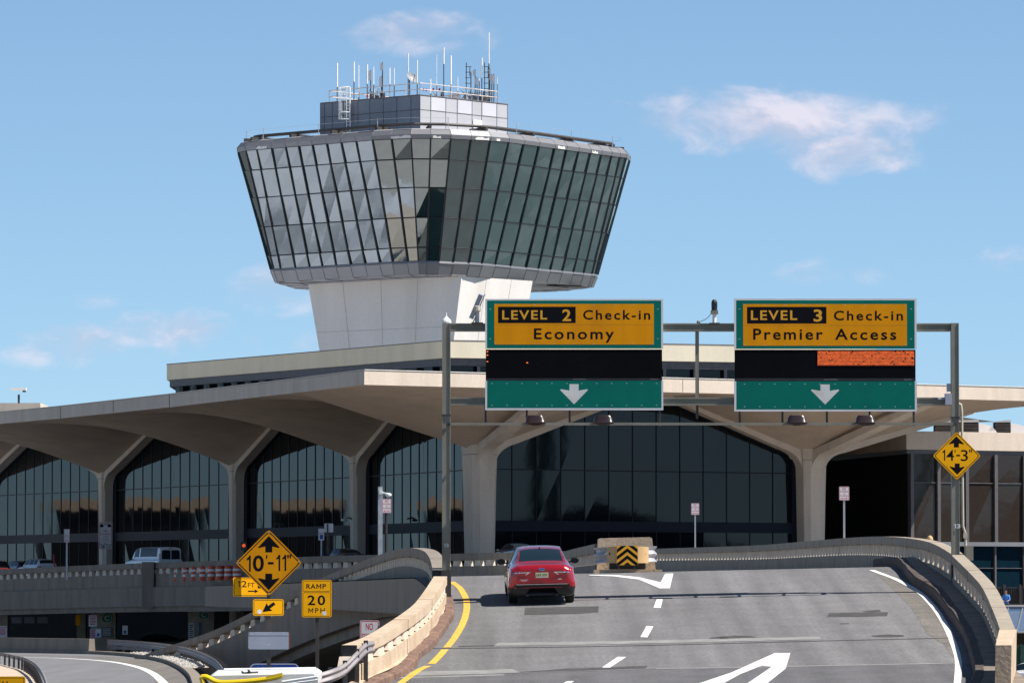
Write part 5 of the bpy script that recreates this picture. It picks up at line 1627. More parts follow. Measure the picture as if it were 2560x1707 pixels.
# --- 14'-3" on the right gantry post
D = GD - .24
B = Board(2392, 1139, D, yaw=4)
s = thing("clearance_sign", B.c, "yellow 14'-3\" clearance diamond bolted to the right gantry post", "road sign")
d_ = B.plate(diamond(2392, 1139, 60), -.006, .006).build("clearance_plate", M_yel2, s)
f_ = MB(); frame_into(f_, B, diamond(2392, 1139, 57), 2392, 1139, .957, .009); f_.build("border", M_signblack, d_)
f_ = MB(); f_.poly([B.pt(x, y, .0105) for x, y in up_arrow(2391, 1090, 39, 28)]); f_.poly([B.pt(x, y, .0105) for x, y in up_arrow(2393, 1186, 39, 28, False)]); f_.build("arrow", M_signblack, d_)
tb = MB()
one_into(tb, B.fn(.0115), 2356, 1124, 2363, 1151, .4); text_into(tb, "4", B.fn(.0115), 2366, 1124, 2385, 1151, bold=.004); text_into(tb, "'", B.fn(.0115), 2386.5, 1124, 2389, 1131, bold=.01)
text_into(tb, "-", B.fn(.0115), 2391, 1136, 2400, 1140); text_into(tb, "3", B.fn(.0115), 2402, 1124, 2420, 1152, bold=.004); text_into(tb, "\"", B.fn(.0115), 2423, 1123, 2430, 1131, bold=.01)
tb.build("lettering", M_signblack, d_)
rv = MB()
for (x, y) in ((2368, 1113), (2417, 1113), (2368, 1164), (2417, 1165)): rv.disc(B.pt(x, y, .014), .014, B.right, (0, 0, 1), 8)
rv.build("rivet", M_steel, d_)

# --- small white regulatory signs
def reg_sign(x0, y0, x1, y1, D, zfoot, label, lines, post=M_galv, border=True, postw=.035, posttop=None, arrow=True, yaw=5, group="no stopping signs along the roads", nm="parking_sign", px=None):
    cx, cy = (x0 + x1) / 2, (y0 + y1) / 2
    B = Board(cx, cy, D, yaw)
    xx = px if px else cx
    q = P(xx, cy, D)
    s = thing(nm, Vector((q.x, D, zfoot)), label, "road sign", group)
    MB().box(q.x - postw, q.x + postw, D + .02, D + .02 + 2 * postw, zfoot, P(xx, posttop if posttop else y0 + 1, D).z).build("post", post, s)
    p_ = B.plate(rrect(x0, y0, x1, y1, (x1 - x0) * .08), -.008, .008).build("plate", M_signwhite, s)
    if border:
        f_ = MB(); t = (x1 - x0) * .045
        frame_px(f_, B, x0 + t * .6, y0 + t * .6, x1 - t * .6, y1 - t * .6, (x1 - x0) * .07, t, .012); f_.build("border", M_signred, p_)
    tb = MB()
    w_, h_ = x1 - x0, y1 - y0
    for (body, a, b, c, d) in lines:
        text_into(tb, body, B.fn(.013), x0 + w_ * a, y0 + h_ * b, x0 + w_ * c, y0 + h_ * d, bold=.02)
    if arrow:
        ym = y0 + h_ * .86; tb.poly([B.pt(x, y, .013) for (x, y) in [(x0 + w_ * a, ym + h_ * b) for (a, b) in ((.14, 0), (.30, -.06), (.30, -.02), (.70, -.02), (.70, -.06), (.86, 0), (.70, .06), (.70, .02), (.30, .02), (.30, .06))]])
    if lines or arrow: tb.build("lettering", M_signred, p_)
    return s, p_, B
NS = [("NO", .3, .07, .7, .25), ("STOPPING", .1, .31, .9, .42), ("OR", .38, .48, .62, .57), ("STANDING", .1, .62, .9, .73)]
reg_sign(1728, 1257.5, 1748, 1286, 260.5, P(0, 1400, 260.5).z, "white NO STOPPING OR STANDING sign standing right of the crash cushion", NS)
reg_sign(2098, 1216, 2123, 1250, 193, P(0, 1400, 193).z, "white NO STOPPING OR STANDING sign in front of the black recess beside the right column", NS)
reg_sign(955.5, 1246.5, 978, 1281.5, 197.5, P(967, 1424, 197.5).z, "white NO STOPPING OR STANDING sign on a brown post beside the tall camera pole", NS, post=M_post_br)
reg_sign(160, 1322, 174, 1355, 386.6, P(166, 1449, 386.6).z, "small white parking sign on a pole at the left part of the viaduct", [("NO", .3, .42, .7, .52), ("STOPPING", .1, .57, .9, .65), ("OR", .38, .7, .62, .76)], postw=.06)
reg_sign(900, 1550, 948, 1603, 150, GZ, "large white NO STOPPING sign partly hidden by the sunlit left parapet", [("NO", .3, .13, .68, .46), ("STOPPING", .1, .62, .9, .82)], arrow=False, postw=.05)
s_, p_, B = reg_sign(248, 1305, 280, 1372, 408, P(264, 1425, 408).z, "tall white NO STANDING tow-away sign beside the second column from the left", [("NO", .36, .28, .66, .37), ("STANDING", .12, .41, .9, .47), ("ACTIVE", .3, .51, .7, .56), ("LOADING OR", .2, .60, .8, .65), ("UNLOADING", .2, .68, .8, .72), ("ONLY", .38, .75, .62, .79)], arrow=False, postw=.07, nm="tow_away_sign", group=None)
tb = MB(); text_into(tb, "TIME·TOW", B.fn(.014), 252, 1362, 277, 1369, bold=.02)
for cx in (254, 273): 
    tb.poly([B.pt(x, y, .014) for (x, y) in ((cx - 5, 1317), (cx - 4, 1313), (cx - 2, 1309.5), (cx + 2.5, 1309.5), (cx + 4, 1313), (cx + 5, 1317))])
tb.poly([B.pt(x, y, .014) for (x, y) in ((258, 1311), (271, 1308), (271, 1309.5), (258, 1312.5))])
tb.build("emblem", M_signblack, p_)
B.plate([(248, 1359), (280, 1359), (280, 1360), (248, 1360)], .009, .012).build("divider", M_signblack, p_)
s_, p_, B = reg_sign(796, 1321, 810.5, 1350, 353, P(803, 1390, 353).z, "narrow white accessible parking sign with blue symbol on the viaduct", [("RESERVED", .12, .36, .88, .45)], border=False, arrow=False, nm="accessible_sign", group=None, postw=.05)
MB().poly([B.pt(x, y, .014) for (x, y) in ((799.5, 1336), (807.5, 1336), (807.5, 1347), (799.5, 1347))]).build("blue_symbol", M_signblue, p_)
s_, p_, B = reg_sign(811, 1308, 833, 1330, 350, P(822, 1390, 350).z, "blank white sign seen from behind on a brown post above the dark blue car", [], border=False, arrow=False, nm="blank_sign", group=None, post=M_post_br, postw=.06)
MB().box(P(821, 0, 349.9).x - .05, P(821, 0, 349.9).x + .06, 349.84, 349.93, P(0, 1385, 350).z, P(0, 1309, 350).z).build("post_front", M_post_br, s_)
s = thing("bare_post", P(838, 1385, 351), "thin brown post without a sign beside the blank white sign", "post")
q = P(838, 1322, 351); MB().tube([P(838, 1390, 351), q], .05, 6).build("pole", M_post_br, s)
# tall camera pole
q = P(950.5, 1386, 334); qt = P(950.5, 1216, 334)
s = thing("camera_pole", q - Vector((0, 0, .6)), "tall pale galvanised pole with a white dome camera arm in front of the glass", "camera pole")
MB().box(q.x - .14, q.x + .14, q.y - .1, q.y + .16, q.z - .6, qt.z).build("pole", M_galv, s)
m_ = MB(); a = P(952, 1231, 333.8); m_.tube([a, P(970, 1234, 333.4)], .07, 6); m_.box(P(950, 0, 333.8).x, P(958, 0, 333.8).x, 333.6, 333.9, P(0, 1235, 334).z, P(0, 1226, 334).z); m_.build("arm", M_white, s)
c_ = P(971, 1236, 333.3); MB().lathe(c_ + Vector((0, 0, -.12)), [(.06, -.06), (.16, .0), (.2, .06), (.2, .16), (.1, .22)], 12).build("camera_dome", M_white, s)
q = P(880, 1296, 371.2)
s = thing("wall_camera", q, "small white camera arm on the column between the two left glass bays", "camera")
MB().tube([q, P(868, 1293, 371.0), P(858, 1298, 371.0)], .07, 6).build("arm", M_galv, s); MB().lathe(P(860, 1301, 371), [(.1, -.06), (.22, 0), (.22, .09), (.1, .14)], 10).build("camera_dome", M_white, s)
# signal
q = P(609, 1353, 352)
s = thing("traffic_signal", P(609, 1392, 352), "black traffic signal with a lit orange lamp left above the clearance diamond", "traffic signal")
MB().tube([P(609, 1395, 352), P(609, 1374, 352)], .06, 6).build("pole", M_steel_dk, s)
MB().box(q.x - .19, q.x + .19, 352, 352.3, P(0, 1375, 352).z, q.z).build("housing", M_black, s)
m_ = MB(); m_.disc(P(609.5, 1363, 351.98), .12, (1, 0, 0), (0, 0, 1), 14); m_.build("lit_lamp", mat("orange_signal", (.3, .05, .01), .5, emit=(1, .12, .02), estr=.45), s)
# red delineator behind the white SUV
s = thing("delineator_post", P(136, 1422, 400), "thin red and white delineator post beside the white SUV", "post")
MB().tube([P(136.5, 1420, 399), P(134, 1385, 399)], .06, 6).build("post", M_signred, s)
# lower left yellow sign
B = Board(0, 1730, 125)
s = thing("yellow_sign", Vector((P(0, 1730, 125).x, 125, GZ)), "yellow sign in the bottom left corner of the picture, cut by the frame", "road sign")
p_ = B.plate(rrect(-70, 1690, 63, 1765, 5), -.006, .006).build("plate", M_yel2, s)
f_ = MB(); frame_px(f_, B, -67, 1693, 60, 1762, 4, 1.5, .009); one_into(f_, B.fn(.009), 3, 1702, 9, 1730); one_into(f_, B.fn(.009), 13, 1702, 19, 1730); f_.build("lettering", M_signblack, p_)
MB().box(B.c.x - .05, B.c.x + .05, 125.02, 125.1, GZ, B.c.z + .2).build("post", M_post_br, s)
# blue sign behind the trailer
B = Board(686, 1690, 160)
s = thing("blue_sign", Vector((B.c.x, 160, GZ)), "blue sign with white rounded border, only its top showing behind the brown post", "road sign")
p_ = B.plate(rrect(624, 1657, 748, 1730, 14, 6), -.008, .006).build("plate", M_signblue, s)
f_ = MB(); frame_px(f_, B, 625, 1658, 747, 1729, 13, 2, .009); f_.build("border", M_signwhite, p_)
MB().box(B.c.x - .05, B.c.x + .05, 160.02, 160.12, GZ, B.c.z).build("post", M_post_br, s)

# ================================================================== CRASH CUSHION AT THE GORE
CD = 155.0
q0 = P(1565, 1430, CD); zb_c = zroad(q0.x, CD) - .03
def cp(x, y, d=0): 
    q = P(x, y, CD); return Vector((q.x, CD + d, q.z))
s = thing("crash_cushion", Vector((q0.x, CD, zb_c)), "tan crash cushion with a black and amber chevron plate before a concrete block", "crash cushion")
m_ = MB()
pr_ = [cp(1493, 1436), cp(1497, 1346), cp(1502, 1344), cp(1627, 1341), cp(1632, 1344), cp(1643, 1436)]
m_.prism([p + Vector((0, .9, 0)) for p in pr_], (0, 1.6, 0)); m_.build("concrete_block", M_bridge_lt, s)
m_ = MB(); a, b = cp(1484, 1428), cp(1655, 1428); m_.box(a.x, b.x, CD - .25, CD + 2.6, zb_c - .3, zb_c + .12); m_.build("base_slab", M_bridge_lt, s)
def wbeam(mb, path, h, amp=.045):
    prof = []
    for k in range(13):
        t = k / 12
        prof.append((amp * math.cos(t * 4 * math.pi), -h * t))
    prof2 = [(a_ - .015, b_) for (a_, b_) in reversed(prof)]
    mb.sweep(path, prof + prof2)
    return mb
wl_ = [cp(1488, 1369, .6), cp(1500, 1368, .25), cp(1519, 1366.5, .05)]
wbeam(MB(), wl_, .46).build("steel_rail", M_galv, s)
wr_ = [cp(1619, 1365, .05), cp(1632, 1364, .3), cp(1641, 1365, .7)]
wbeam(MB(), wr_, .46).build("steel_rail", M_galv, s)
m_ = MB(); A_, B_ = [], []
for k in range(13):
    t = math.pi * k / 12
    x = 1569.5 - 52 * math.cos(t); dep = -.42 * math.sin(t)
    A_.append(cp(x, 1367 - 2 * math.sin(t), dep)); B_.append(cp(x, 1407, dep))
m_.strip(A_, B_); m_.poly(A_); nose = m_.build("nose", M_tanplastic, s, smooth=True, auto=30)
bl = MB()
for x in (1524, 1612): bl.disc(cp(x, 1384, -.22), .035, (1, 0, 0), (0, 0, 1), 10)
bl.build("bolt", M_steel_dk, nose)
Bc = Board(1568, 1388, CD - .47)
cp_ = Bc.plate([(1542, 1363.5), (1594, 1363.5), (1595, 1412), (1542, 1412)], -.01, .01).build("chevron_plate", mat("chevron_amber", (.76, .36, .012), .5, var=.05), s)
ch = MB()
def clipx(pts): return pts
for k, yo in enumerate((1352, 1369.5, 1387, 1404.5)):
    for sgn in (-1, 1):
        xa_, xb_ = 1568.3, 1568.3 + sgn * 26
        top = lambda x: yo + abs(x - 1568.3) * .78
        pts = []
        n_ = 10
        up_ = []; lo_ = []
        for i in range(n_ + 1):
            x = xa_ + (xb_ - xa_) * i / n_
            y0_, y1_ = top(x), top(x) + 9.5
            y0_, y1_ = max(y0_, 1363.7), min(y1_, 1411.8)
            up_.append((x, y0_, y1_))
        for (a_, b_) in zip(up_, up_[1:]):
            if a_[2] > a_[1] or b_[2] > b_[1]:
                ch.poly([Bc.pt(a_[0], a_[1], .012), Bc.pt(b_[0], b_[1], .012), Bc.pt(b_[0], max(b_[2], b_[1]), .012), Bc.pt(a_[0], max(a_[2], a_[1]), .012)])
ch.build("chevron", M_signblack, cp_, recalc=False)
m_ = MB()
for x in (1546, 1586): a = cp(x, 1412); m_.box(a.x - .02, a.x + .02, CD - .46, CD - .42, zb_c + .1, a.z + .1)
m_.box(cp(1524, 1412).x, cp(1614, 1412).x, CD - .02, CD + .85, zb_c + .13, cp(0, 1405).z)
m_.build("support_frame", M_steel_dk, s)

# ================================================================== LOWER LEFT ROAD
LZ = 0.05
outer_px = [(-60, 1629), (0, 1630), (109, 1632), (218, 1634), (280, 1637), (336, 1642), (400, 1653), (440, 1668), (470, 1690), (482, 1716), (487, 1745)]
inner_px = [(-60, 1652), (0, 1660), (30, 1667), (55, 1674), (72, 1684), (84, 1694), (95, 1710), (103, 1730), (108, 1750), (110, 1765), (112, 1780)]
outer = catmull([PZ(x, y, LZ) for x, y in outer_px], 6); inner = catmull([PZ(x, y, LZ) for x, y in inner_px], 6)
m_ = MB().strip(outer, inner)
m_.strip(outer, [q + Vector((0, 0, GZ - LZ)) for q in outer]); m_.strip(inner, [q + Vector((0, 0, GZ - LZ)) for q in inner])
struct(m_.build("lower_road", M_road2), "grey curved slip road in the bottom left corner")
def strip_px(pts, wd, z):
    c = catmull([PZ(x, y, z) for x, y in pts], 6); A, B = [], []
    for i, q in enumerate(c):
        t = c[min(i + 1, len(c) - 1)] - c[max(i - 1, 0)]; t.normalize(); lat = Vector((t.y, -t.x, 0)) * wd / 2
        A.append(q + lat); B.append(q - lat)
    return MB().strip(A, B)
struct(strip_px([(-60, 1640), (60, 1642), (168, 1645), (269, 1652), (336, 1664), (380, 1681), (412, 1709), (425, 1730)], .32, LZ + .006).build("white_edge_line", M_mark_w), "white edge line along the curved slip road")
struct(strip_px([(-60, 1635), (60, 1636.5), (168, 1639), (275, 1644), (350, 1654), (405, 1669), (438, 1690), (452, 1720)], 1.6, LZ + .003).build("dusty_shoulder", M_shoulder), "dusty shoulder of the slip road outside its edge line")
isl = MB(); isl.strip([q + Vector((-.02, 0, .01)) for q in inner], [q + Vector((-14, 2, .25)) for q in inner]); struct(isl.build("island", M_island), "sandy concrete island inside the curve of the slip road")
# kerb wall along the outside
s = thing("slip_road_barrier", outer[0], "weathered grey concrete barrier along the outside of the curved slip road", "barrier")
k1 = [q for q in outer]
MB().sweep(k1, [(.02, -.1), (.02, .16), (-.35, .16), (-.35, -.1)]).build("kerb", M_bridge, s)
half1 = [q for q in outer if P(0, 0, 1) is not None and (1280 + F * q.x / q.y) < 225]
MB().sweep(half1, [(-.08, .163), (-.12, .75), (-.4, .75), (-.44, .163)]).build("wall", M_bridge, s)
s = thing("guardrail", outer[len(half1)], "grey steel guardrail on posts following the outside of the slip road towards the trailer", "guardrail")
half2 = [q for q in outer if 218 < (1280 + F * q.x / q.y) < 484]
lift_ = lambda path, h: [q + Vector((0, 0, h)) for q in path]
wbeam(MB(), [q + Vector((.95, .55, .72 - .1 * i / len(half2))) for i, q in enumerate(half2)], .30, .03).build("rail", M_galv_dk, s)
wbeam(MB(), [q + Vector((.95, .55, .38)) for i, q in enumerate(half2[:len(half2) // 3])], .14, .02).build("lower_rail", M_galv_dk, s)
for q in resample(half2, 2.4):
    a = q + Vector((1.03, .6, 0)); MB().box(a.x - .06, a.x + .06, a.y, a.y + .12, a.z - .1, a.z + .66).build("post", M_steel_dk, s)
# pebbles between kerb and rail
rk = random.Random(21); pb_ = MB()
seg = [q for q in outer if 318 < (1280 + F * q.x / q.y) < 462]
bed = MB().strip([q + Vector((.02, .02, .13)) for q in seg], [q + Vector((1.0, .6, .16)) for q in seg])
struct(bed.build("gravel_bed", M_island))
for i in range(1500):
    k = rk.randrange(len(seg) - 1); t = rk.random()
    b = seg[k] + (seg[k + 1] - seg[k]) * t
    u_ = rk.random(); b = b + Vector((.05 + .85 * u_, .03 + .5 * u_, .14 + .04 * u_))
    r_ = rk.uniform(.04, .10)
    vs = [Vector((rk.uniform(-1, 1), rk.uniform(-1, 1), 0)).normalized() * r_ * rk.uniform(.7, 1.1) for _ in range(1)]
    a0_ = rk.uniform(0, 6.3)
    lo = [b + Vector((math.cos(a0_ + j * 1.257) * r_ * rk.uniform(.7, 1.2), math.sin(a0_ + j * 1.257) * r_ * rk.uniform(.7, 1.2), 0)) for j in range(5)]
    tp = b + Vector((rk.uniform(-.3, .3) * r_, rk.uniform(-.3, .3) * r_, r_ * rk.uniform(.6, 1.1)))
    pb_.add(lo + [tp], [(j, (j + 1) % 5, 5) for j in range(5)])
tag(pb_.build("gravel", mat("pale_pebble", (.42, .40, .37), .9, var=.5, scale=5), recalc=False), "pale loose pebbles between the slip road kerb and the guardrail", "gravel", kind="stuff")
# near guardrail on the inside of the curve
s = thing("guardrail", inner[0], "brownish steel guardrail on dark posts along the sandy island, bottom left", "guardrail")
gi = [q for q in inner]
wbeam(MB(), [q + Vector((.1, 0, .50)) for q in gi], .16, .02).build("rail", M_galv_dk, s)
for q in resample(gi, 3.4):
    MB().box(q.x - .08, q.x + .0, q.y, q.y + .08, q.z - .1, q.z + .46).build("post", M_steel_dk, s)
# steel transition rail from the left parapet end
s = thing("guardrail", P(933, 1625, 117.6), "short bright steel rail joining the end of the sunlit left parapet, bottom centre left", "guardrail")
gp = catmull([P(934, 1601, 118.1), P(915, 1606, 117.4), P(890, 1630, 116.6), P(862, 1657, 116), P(830, 1672, 115.4), P(790, 1684, 115.0)], 5)
wbeam(MB(), gp, .28, .02).build("rail", M_galv_dk, s)
for q in resample(gp, .75)[1:]:
    MB().box(q.x - .05, q.x + .05, q.y + .08, q.y + .18, q.z - 1.6, q.z + .06).build("post", M_steel_dk, s)
s = thing("bollard", P(789, 1730, 113), "short pale post beside the white trailer", "bollard")
MB().box(P(785, 0, 113).x, P(794, 0, 113).x, 113, 113.1, P(0, 1735, 113).z, P(0, 1680, 113).z).build("post", M_bridge_lt, s)

# equipment trailer: white flat top, yellow arm
D = 112.
q = P(650, 1690, D)
s = thing("equipment_trailer", Vector((q.x, D + 1, GZ)), "white flat-topped equipment trailer with a bent yellow arm, cut by the bottom edge", "trailer")
a, b = P(516, 1694, D), P(795, 1694, D)
zt_ = a.z; 
m_ = MB(); m_.prism([Vector((a.x, D, zt_ - .03)), Vector((a.x + .12, D, zt_ + .05)), Vector((b.x - .1, D, zt_ + .09)), Vector((b.x, D, zt_ + .02)), Vector((b.x, D, zt_ - .12)), Vector((a.x + .1, D, zt_ - .16))], (0, 2.3, .09)); m_.build("white_lid", mat("trailer_white", (.62, .62, .61), .5, var=.06, scale=2, stain=(.45, .44, .42), stain_amt=.5, stain_scale=3), s)
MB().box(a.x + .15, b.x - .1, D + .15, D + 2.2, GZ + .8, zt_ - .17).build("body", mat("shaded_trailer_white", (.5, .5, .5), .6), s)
m_ = MB(); m_.tube(catmull([P(503, 1692, D - .2), P(516, 1691, D - .2), P(545, 1704, D - .2), P(590, 1704, D - .2), P(640, 1700, D - .2), P(680, 1694, D - .2), P(706, 1687, D - .2)], 5), .055, 8)
m_.obox(P(668, 1700, D - .25), P(706, 1692, D - .25) - P(668, 1700, D - .25), (0, .12, 0), (0, 0, .10))
m_.tube([P(503, 1692, D - .2), P(512, 1720, D - .2), P(520, 1760, D - .2)], .05, 8); m_.build("yellow_arm", mat("trailer_yellow", (.80, .55, .01), .4, var=.04), s)
m_ = MB()
m_.tube([P(560, 1672, D + 2), P(790, 1669, D + 2.1)], .025, 6); m_.tube([P(705, 1703, D - .1), P(794, 1690, D - .1)], .03, 6); m_.tube([P(712, 1709, D - .1), P(794, 1698, D - .1)], .03, 6)
for t in (.15, .4, .65, .9): m_.tube([P(705 + 89 * t, 1703 - 13 * t, D - .1), P(712 + 82 * t, 1709 - 11 * t, D - .1)], .02, 5)
m_.build("ladder", M_whip, s)
m_ = MB()
for (x, y) in ((606, 1682), (609, 1688), (622, 1679)): m_.tube([P(x, y, D + .6), P(x + 3, y - 3, D + .6)], .05, 6)
m_.tube([P(606, 1681, D + .6), P(645, 1679, D + .7)], .018, 5); m_.build("latch", M_black, s)
for xx in (.25, .75):
    m_ = MB(); c_ = Vector((a.x + (b.x - a.x) * xx, D + .2, GZ + .38)); m_.tube([c_, c_ + Vector((0, .25, 0))], .38, 20); m_.build("wheel", M_tyre, s)

# ================================================================== UNDER THE VIADUCT
vd = MB(); A, B, B2, A2 = [], [], [], []
for i, q in enumerate(vpath):
    t = vpath[min(i + 1, len(vpath) - 1)] - vpath[max(i - 1, 0)]; t.z = 0; t.normalize()
    inn = Vector((-t.y, t.x, 0))
    pxq = 1280 + F * q.x / q.y; reach = 30. if pxq < 1123 else max(1.2, 30. - 28.8 * (pxq - 1123) / 340.)
    A.append(q + inn * .25 + Vector((0, 0, -.95))); B.append(q + inn * reach + Vector((0, 0, -.95)))
    A2.append(q + inn * .3 + Vector((0, 0, -2.95))); B2.append(q + inn * reach + Vector((0, 0, -2.95)))
vd.strip(A, B); vd.build("deck", M_asph_old, via)
vd = MB(); vd.strip(A2, B2); vd.build("deck_soffit", M_bridge, via)
def under_col(x0, x1, D, label):
    a, b = P(x0, 1530, D), P(x1, 1530, D)
    s = thing("viaduct_column", Vector(((a.x + b.x) / 2, D, GZ)), label, "column", "columns under the viaduct")
    MB().box(a.x, b.x, D, D + 1.4, GZ, EZ - .95).build("shaft", M_old, s)
    return s
under_col(228, 289, 388, "grey viaduct column with a C sign left of the middle, below the white van")
under_col(470, 535, 372, "grey viaduct column with a C sign at the right, left of the 12FT plate")
under_col(-20, 19, 405, "grey viaduct column at the left edge of the picture")
under_col(192, 214, 405, "narrow beige viaduct column set back, left of the C sign column")
def tri_sign(cx, cy, D, label):
    B = Board(cx, cy, D)
    s = thing("zone_sign", B.c, label, "sign", "green zone C signs")
    def tri(r): 
        pts = []
        for k in range(30):
            a = math.pi * 2 * k / 30 - math.pi / 2
            rr_ = r * (1 + .12 * math.cos(3 * (a + math.pi / 2)))
            pts.append((cx + rr_ * math.cos(a), cy + rr_ * math.sin(a)))
        return pts
    p_ = B.plate(tri(13), -.02, .0).build("plate", mat("zone_sign_rim", (.30, .42, .36), .5), s)
    B.shape(tri(11.5), .004).build("green_field", M_cgreen, p_)
    tb = MB(); text_into(tb, "C", B.fn(.008), cx - 6, cy - 6.5, cx + 6, cy + 7, bold=.03); tb.build("lettering", mat("zone_letter", (.40, .50, .44), .5), p_)
tri_sign(267, 1544, 387.9, "green rounded triangle sign with a C on the left viaduct column")
tri_sign(509, 1535, 371.9, "green rounded triangle sign with a C on the right viaduct column")
def wall_sign(x0, y0, x1, y1, D, label, m_, rows_, m2, nm="wall_sign", sym=None):
    B = Board((x0 + x1) / 2, (y0 + y1) / 2, D)
    s = thing(nm, B.c, label, "sign")
    p_ = B.plate([(x0, y0), (x1, y0), (x1, y1), (x0, y1)], -.02, 0).build("plate", m_, s)
    f_ = MB(); h_ = (y1 - y0)
    for i in range(rows_):
        ya = y0 + h_ * (.1 + .8 * i / rows_)
        f_.poly([B.pt(x, y, .006) for (x, y) in ((x0 + 2, ya), (x1 - 2 - (i % 3), ya), (x1 - 2 - (i % 3), ya + h_ * .45 / rows_), (x0 + 2, ya + h_ * .45 / rows_))])
    if rows_: f_.build("text_rows", m2, p_)
    if sym: B.shape([(sym[0], sym[1]), (sym[2], sym[1]), (sym[2], sym[3]), (sym[0], sym[3])], .007).build("blue_symbol", M_signblue, p_)
    return s
M_dimw = mat("dim_sign_white", (.42, .42, .45), .6)
wall_sign(-8, 1564, 17, 1591, 390, "white parking sign with red rows at the left edge under the viaduct", M_signwhite, 6, M_signred)
wall_sign(222, 1537, 242, 1565, 384, "white parking sign with red rows on the C column, upper one", M_signwhite, 6, M_signred)
wall_sign(225, 1570, 241, 1597, 384, "pale parking sign with red rows on the C column, lower one", M_dimw, 5, M_signred)
wall_sign(239, 1571, 252, 1592, 383, "small accessible parking sign with blue symbol beside the C column", M_signwhite, 0, M_signred, sym=(242, 1582, 249, 1590))
wall_sign(306, 1563, 319, 1585, 383, "small accessible parking sign with blue symbol standing alone under the viaduct", M_signwhite, 2, M_galv, sym=(309, 1575, 316, 1583))
wall_sign(255, 1567, 280, 1592, 387.9, "dim dark information panel below the left C sign", mat("dim_info", (.09, .10, .13), .5), 5, M_dimw)
wall_sign(189, 1537, 200, 1562, 392, "dull yellow sign hanging under the viaduct", M_yel, 0, M_signred)
wall_sign(472, 1556, 485, 1600, 370, "tall pale sign with grey rows on the right C column", M_dimw, 7, M_steel_dk)
wall_sign(497, 1554, 505, 1588, 371, "narrow blue panel on the right C column", mat("dim_blue_panel", (.04, .09, .16), .5), 0, M_signred)
for i, (x, y) in enumerate(((36, 1531), (76, 1530), (113, 1529), (344, 1521), (405, 1519), (463, 1518))):
    q = P(x, y, (403, 401, 399, 382, 377, 373)[i])
    s = thing("ceiling_lamp", q, ["dim round lamp under the viaduct, leftmost", "warm round lamp under the viaduct, second from the left", "round lamp under the viaduct, third from the left", "round lamp under the viaduct right of the left C sign", "round lamp under the viaduct between the two C signs", "round lamp under the viaduct at the right C sign"][i], "lamp", "lamps under the viaduct")
    MB().lathe(q, [(.34, 0), (.36, .05), (.3, .12)], 14).build("diffuser", mat("warm_lamp", (.6, .55, .4), .5, emit=(1, .8, .45), estr=.55), s)
    MB().lathe(q + Vector((0, 0, .121)), [(.38, 0), (.38, .06), (.06, .08), (.06, 1.2)], 12).build("fixture", M_steel_dk, s)
for (x0, x1) in ((29, 54), (61, 86), (93, 119)):
    a, b = P(x0, 1557, 412), P(x1, 1542, 412)
    s = thing("window_panel", a, "dim grey panel on the dark wall under the viaduct, %s" % {29: "left of three", 61: "middle of three", 93: "right of three"}[x0], "window", "grey panels under the viaduct")
    MB().box(a.x, b.x, 412, 412.1, a.z, b.z).build("pane", mat("dim_pane", (.16, .15, .14), .4), s)
# orange and white barrels on the viaduct behind its parapet
def barrel(q, label):
    s = thing("traffic_barrel", q, label, "barrel", "orange and white barrels on the viaduct")
    MB().lathe(q, [(.34, 0), (.34, .1), (.27, .12), (.25, .92), (.16, 1.0)], 14).build("drum", M_barrel, s)
    for z in (.28, .62): MB().lathe(q + Vector((0, 0, z)), [(.285 - .02 * z, 0), (.28 - .02 * z, .15)], 14).build("white_band", M_signwhite, s)
brl = None
for i in range(9):
    px = 424 + i * 21
    pD = 369.5 - .078 * (px - 400) + 1.6
    q = P(px, 1405 - .028 * (px - 400), pD); q.z -= 1.34
    barrel(q, "orange and white barrel behind the viaduct parapet, between white van and clearance diamond")

# ================================================================== RIGHT LOWER CORNER
q = P(2325, 1370, 200)
s = thing("bollard", P(2325, 1420, 200), "round-topped tan bollard just showing above the right parapet", "bollard")
MB().lathe(P(2325, 1420, 200), [(.12, 0), (.12, P(0, 1345, 200).z - P(0, 1420, 200).z), (.09, P(0, 1341, 200).z - P(0, 1420, 200).z), (.03, P(0, 1338, 200).z - P(0, 1420, 200).z)], 12).build("post", M_tanplastic, s)
zt2 = P(2520, 1512, 322).z
s = thing("terrace", Vector((P(2520, 0, 325).x, 325, GZ)), "grey terrace slab with dark picket fence below the blue glass", "terrace")
MB().box(P(2430, 0, 325).x, P(2720, 0, 325).x, 321.5, 330, zt2 - .35, zt2).build("slab", M_bridge, s)
MB().box(P(2430, 0, 325).x, P(2720, 0, 325).x, 321.4, 321.48, zt2 + .02, zt2 + .1).build("kick_rail", M_steel_dk, s)
fe = MB(); x0, x1 = P(2440, 0, 328).x, P(2720, 0, 328).x
zf0, zf1 = zt2, P(0, 1468, 328).z
n_ = int((x1 - x0) / .13)
for i in range(n_): fe.box(x0 + i * .13, x0 + i * .13 + .045, 328, 328.04, zf0, zf1)
fe.box(x0, x1, 327.98, 328.06, zf1 - .03, zf1 + .04)
for px in (2505, 2544): a = P(px, 0, 327.9); fe.box(a.x - .07, a.x + .07, 327.8, 327.97, zf0, P(0, 1465, 328).z + .12)
fe.build("picket_fence", M_steel_dk, s)
MB().box(x0, x1, 330, 330.3, GZ, zf1 - .1).build("dark_wall", M_dark, s)
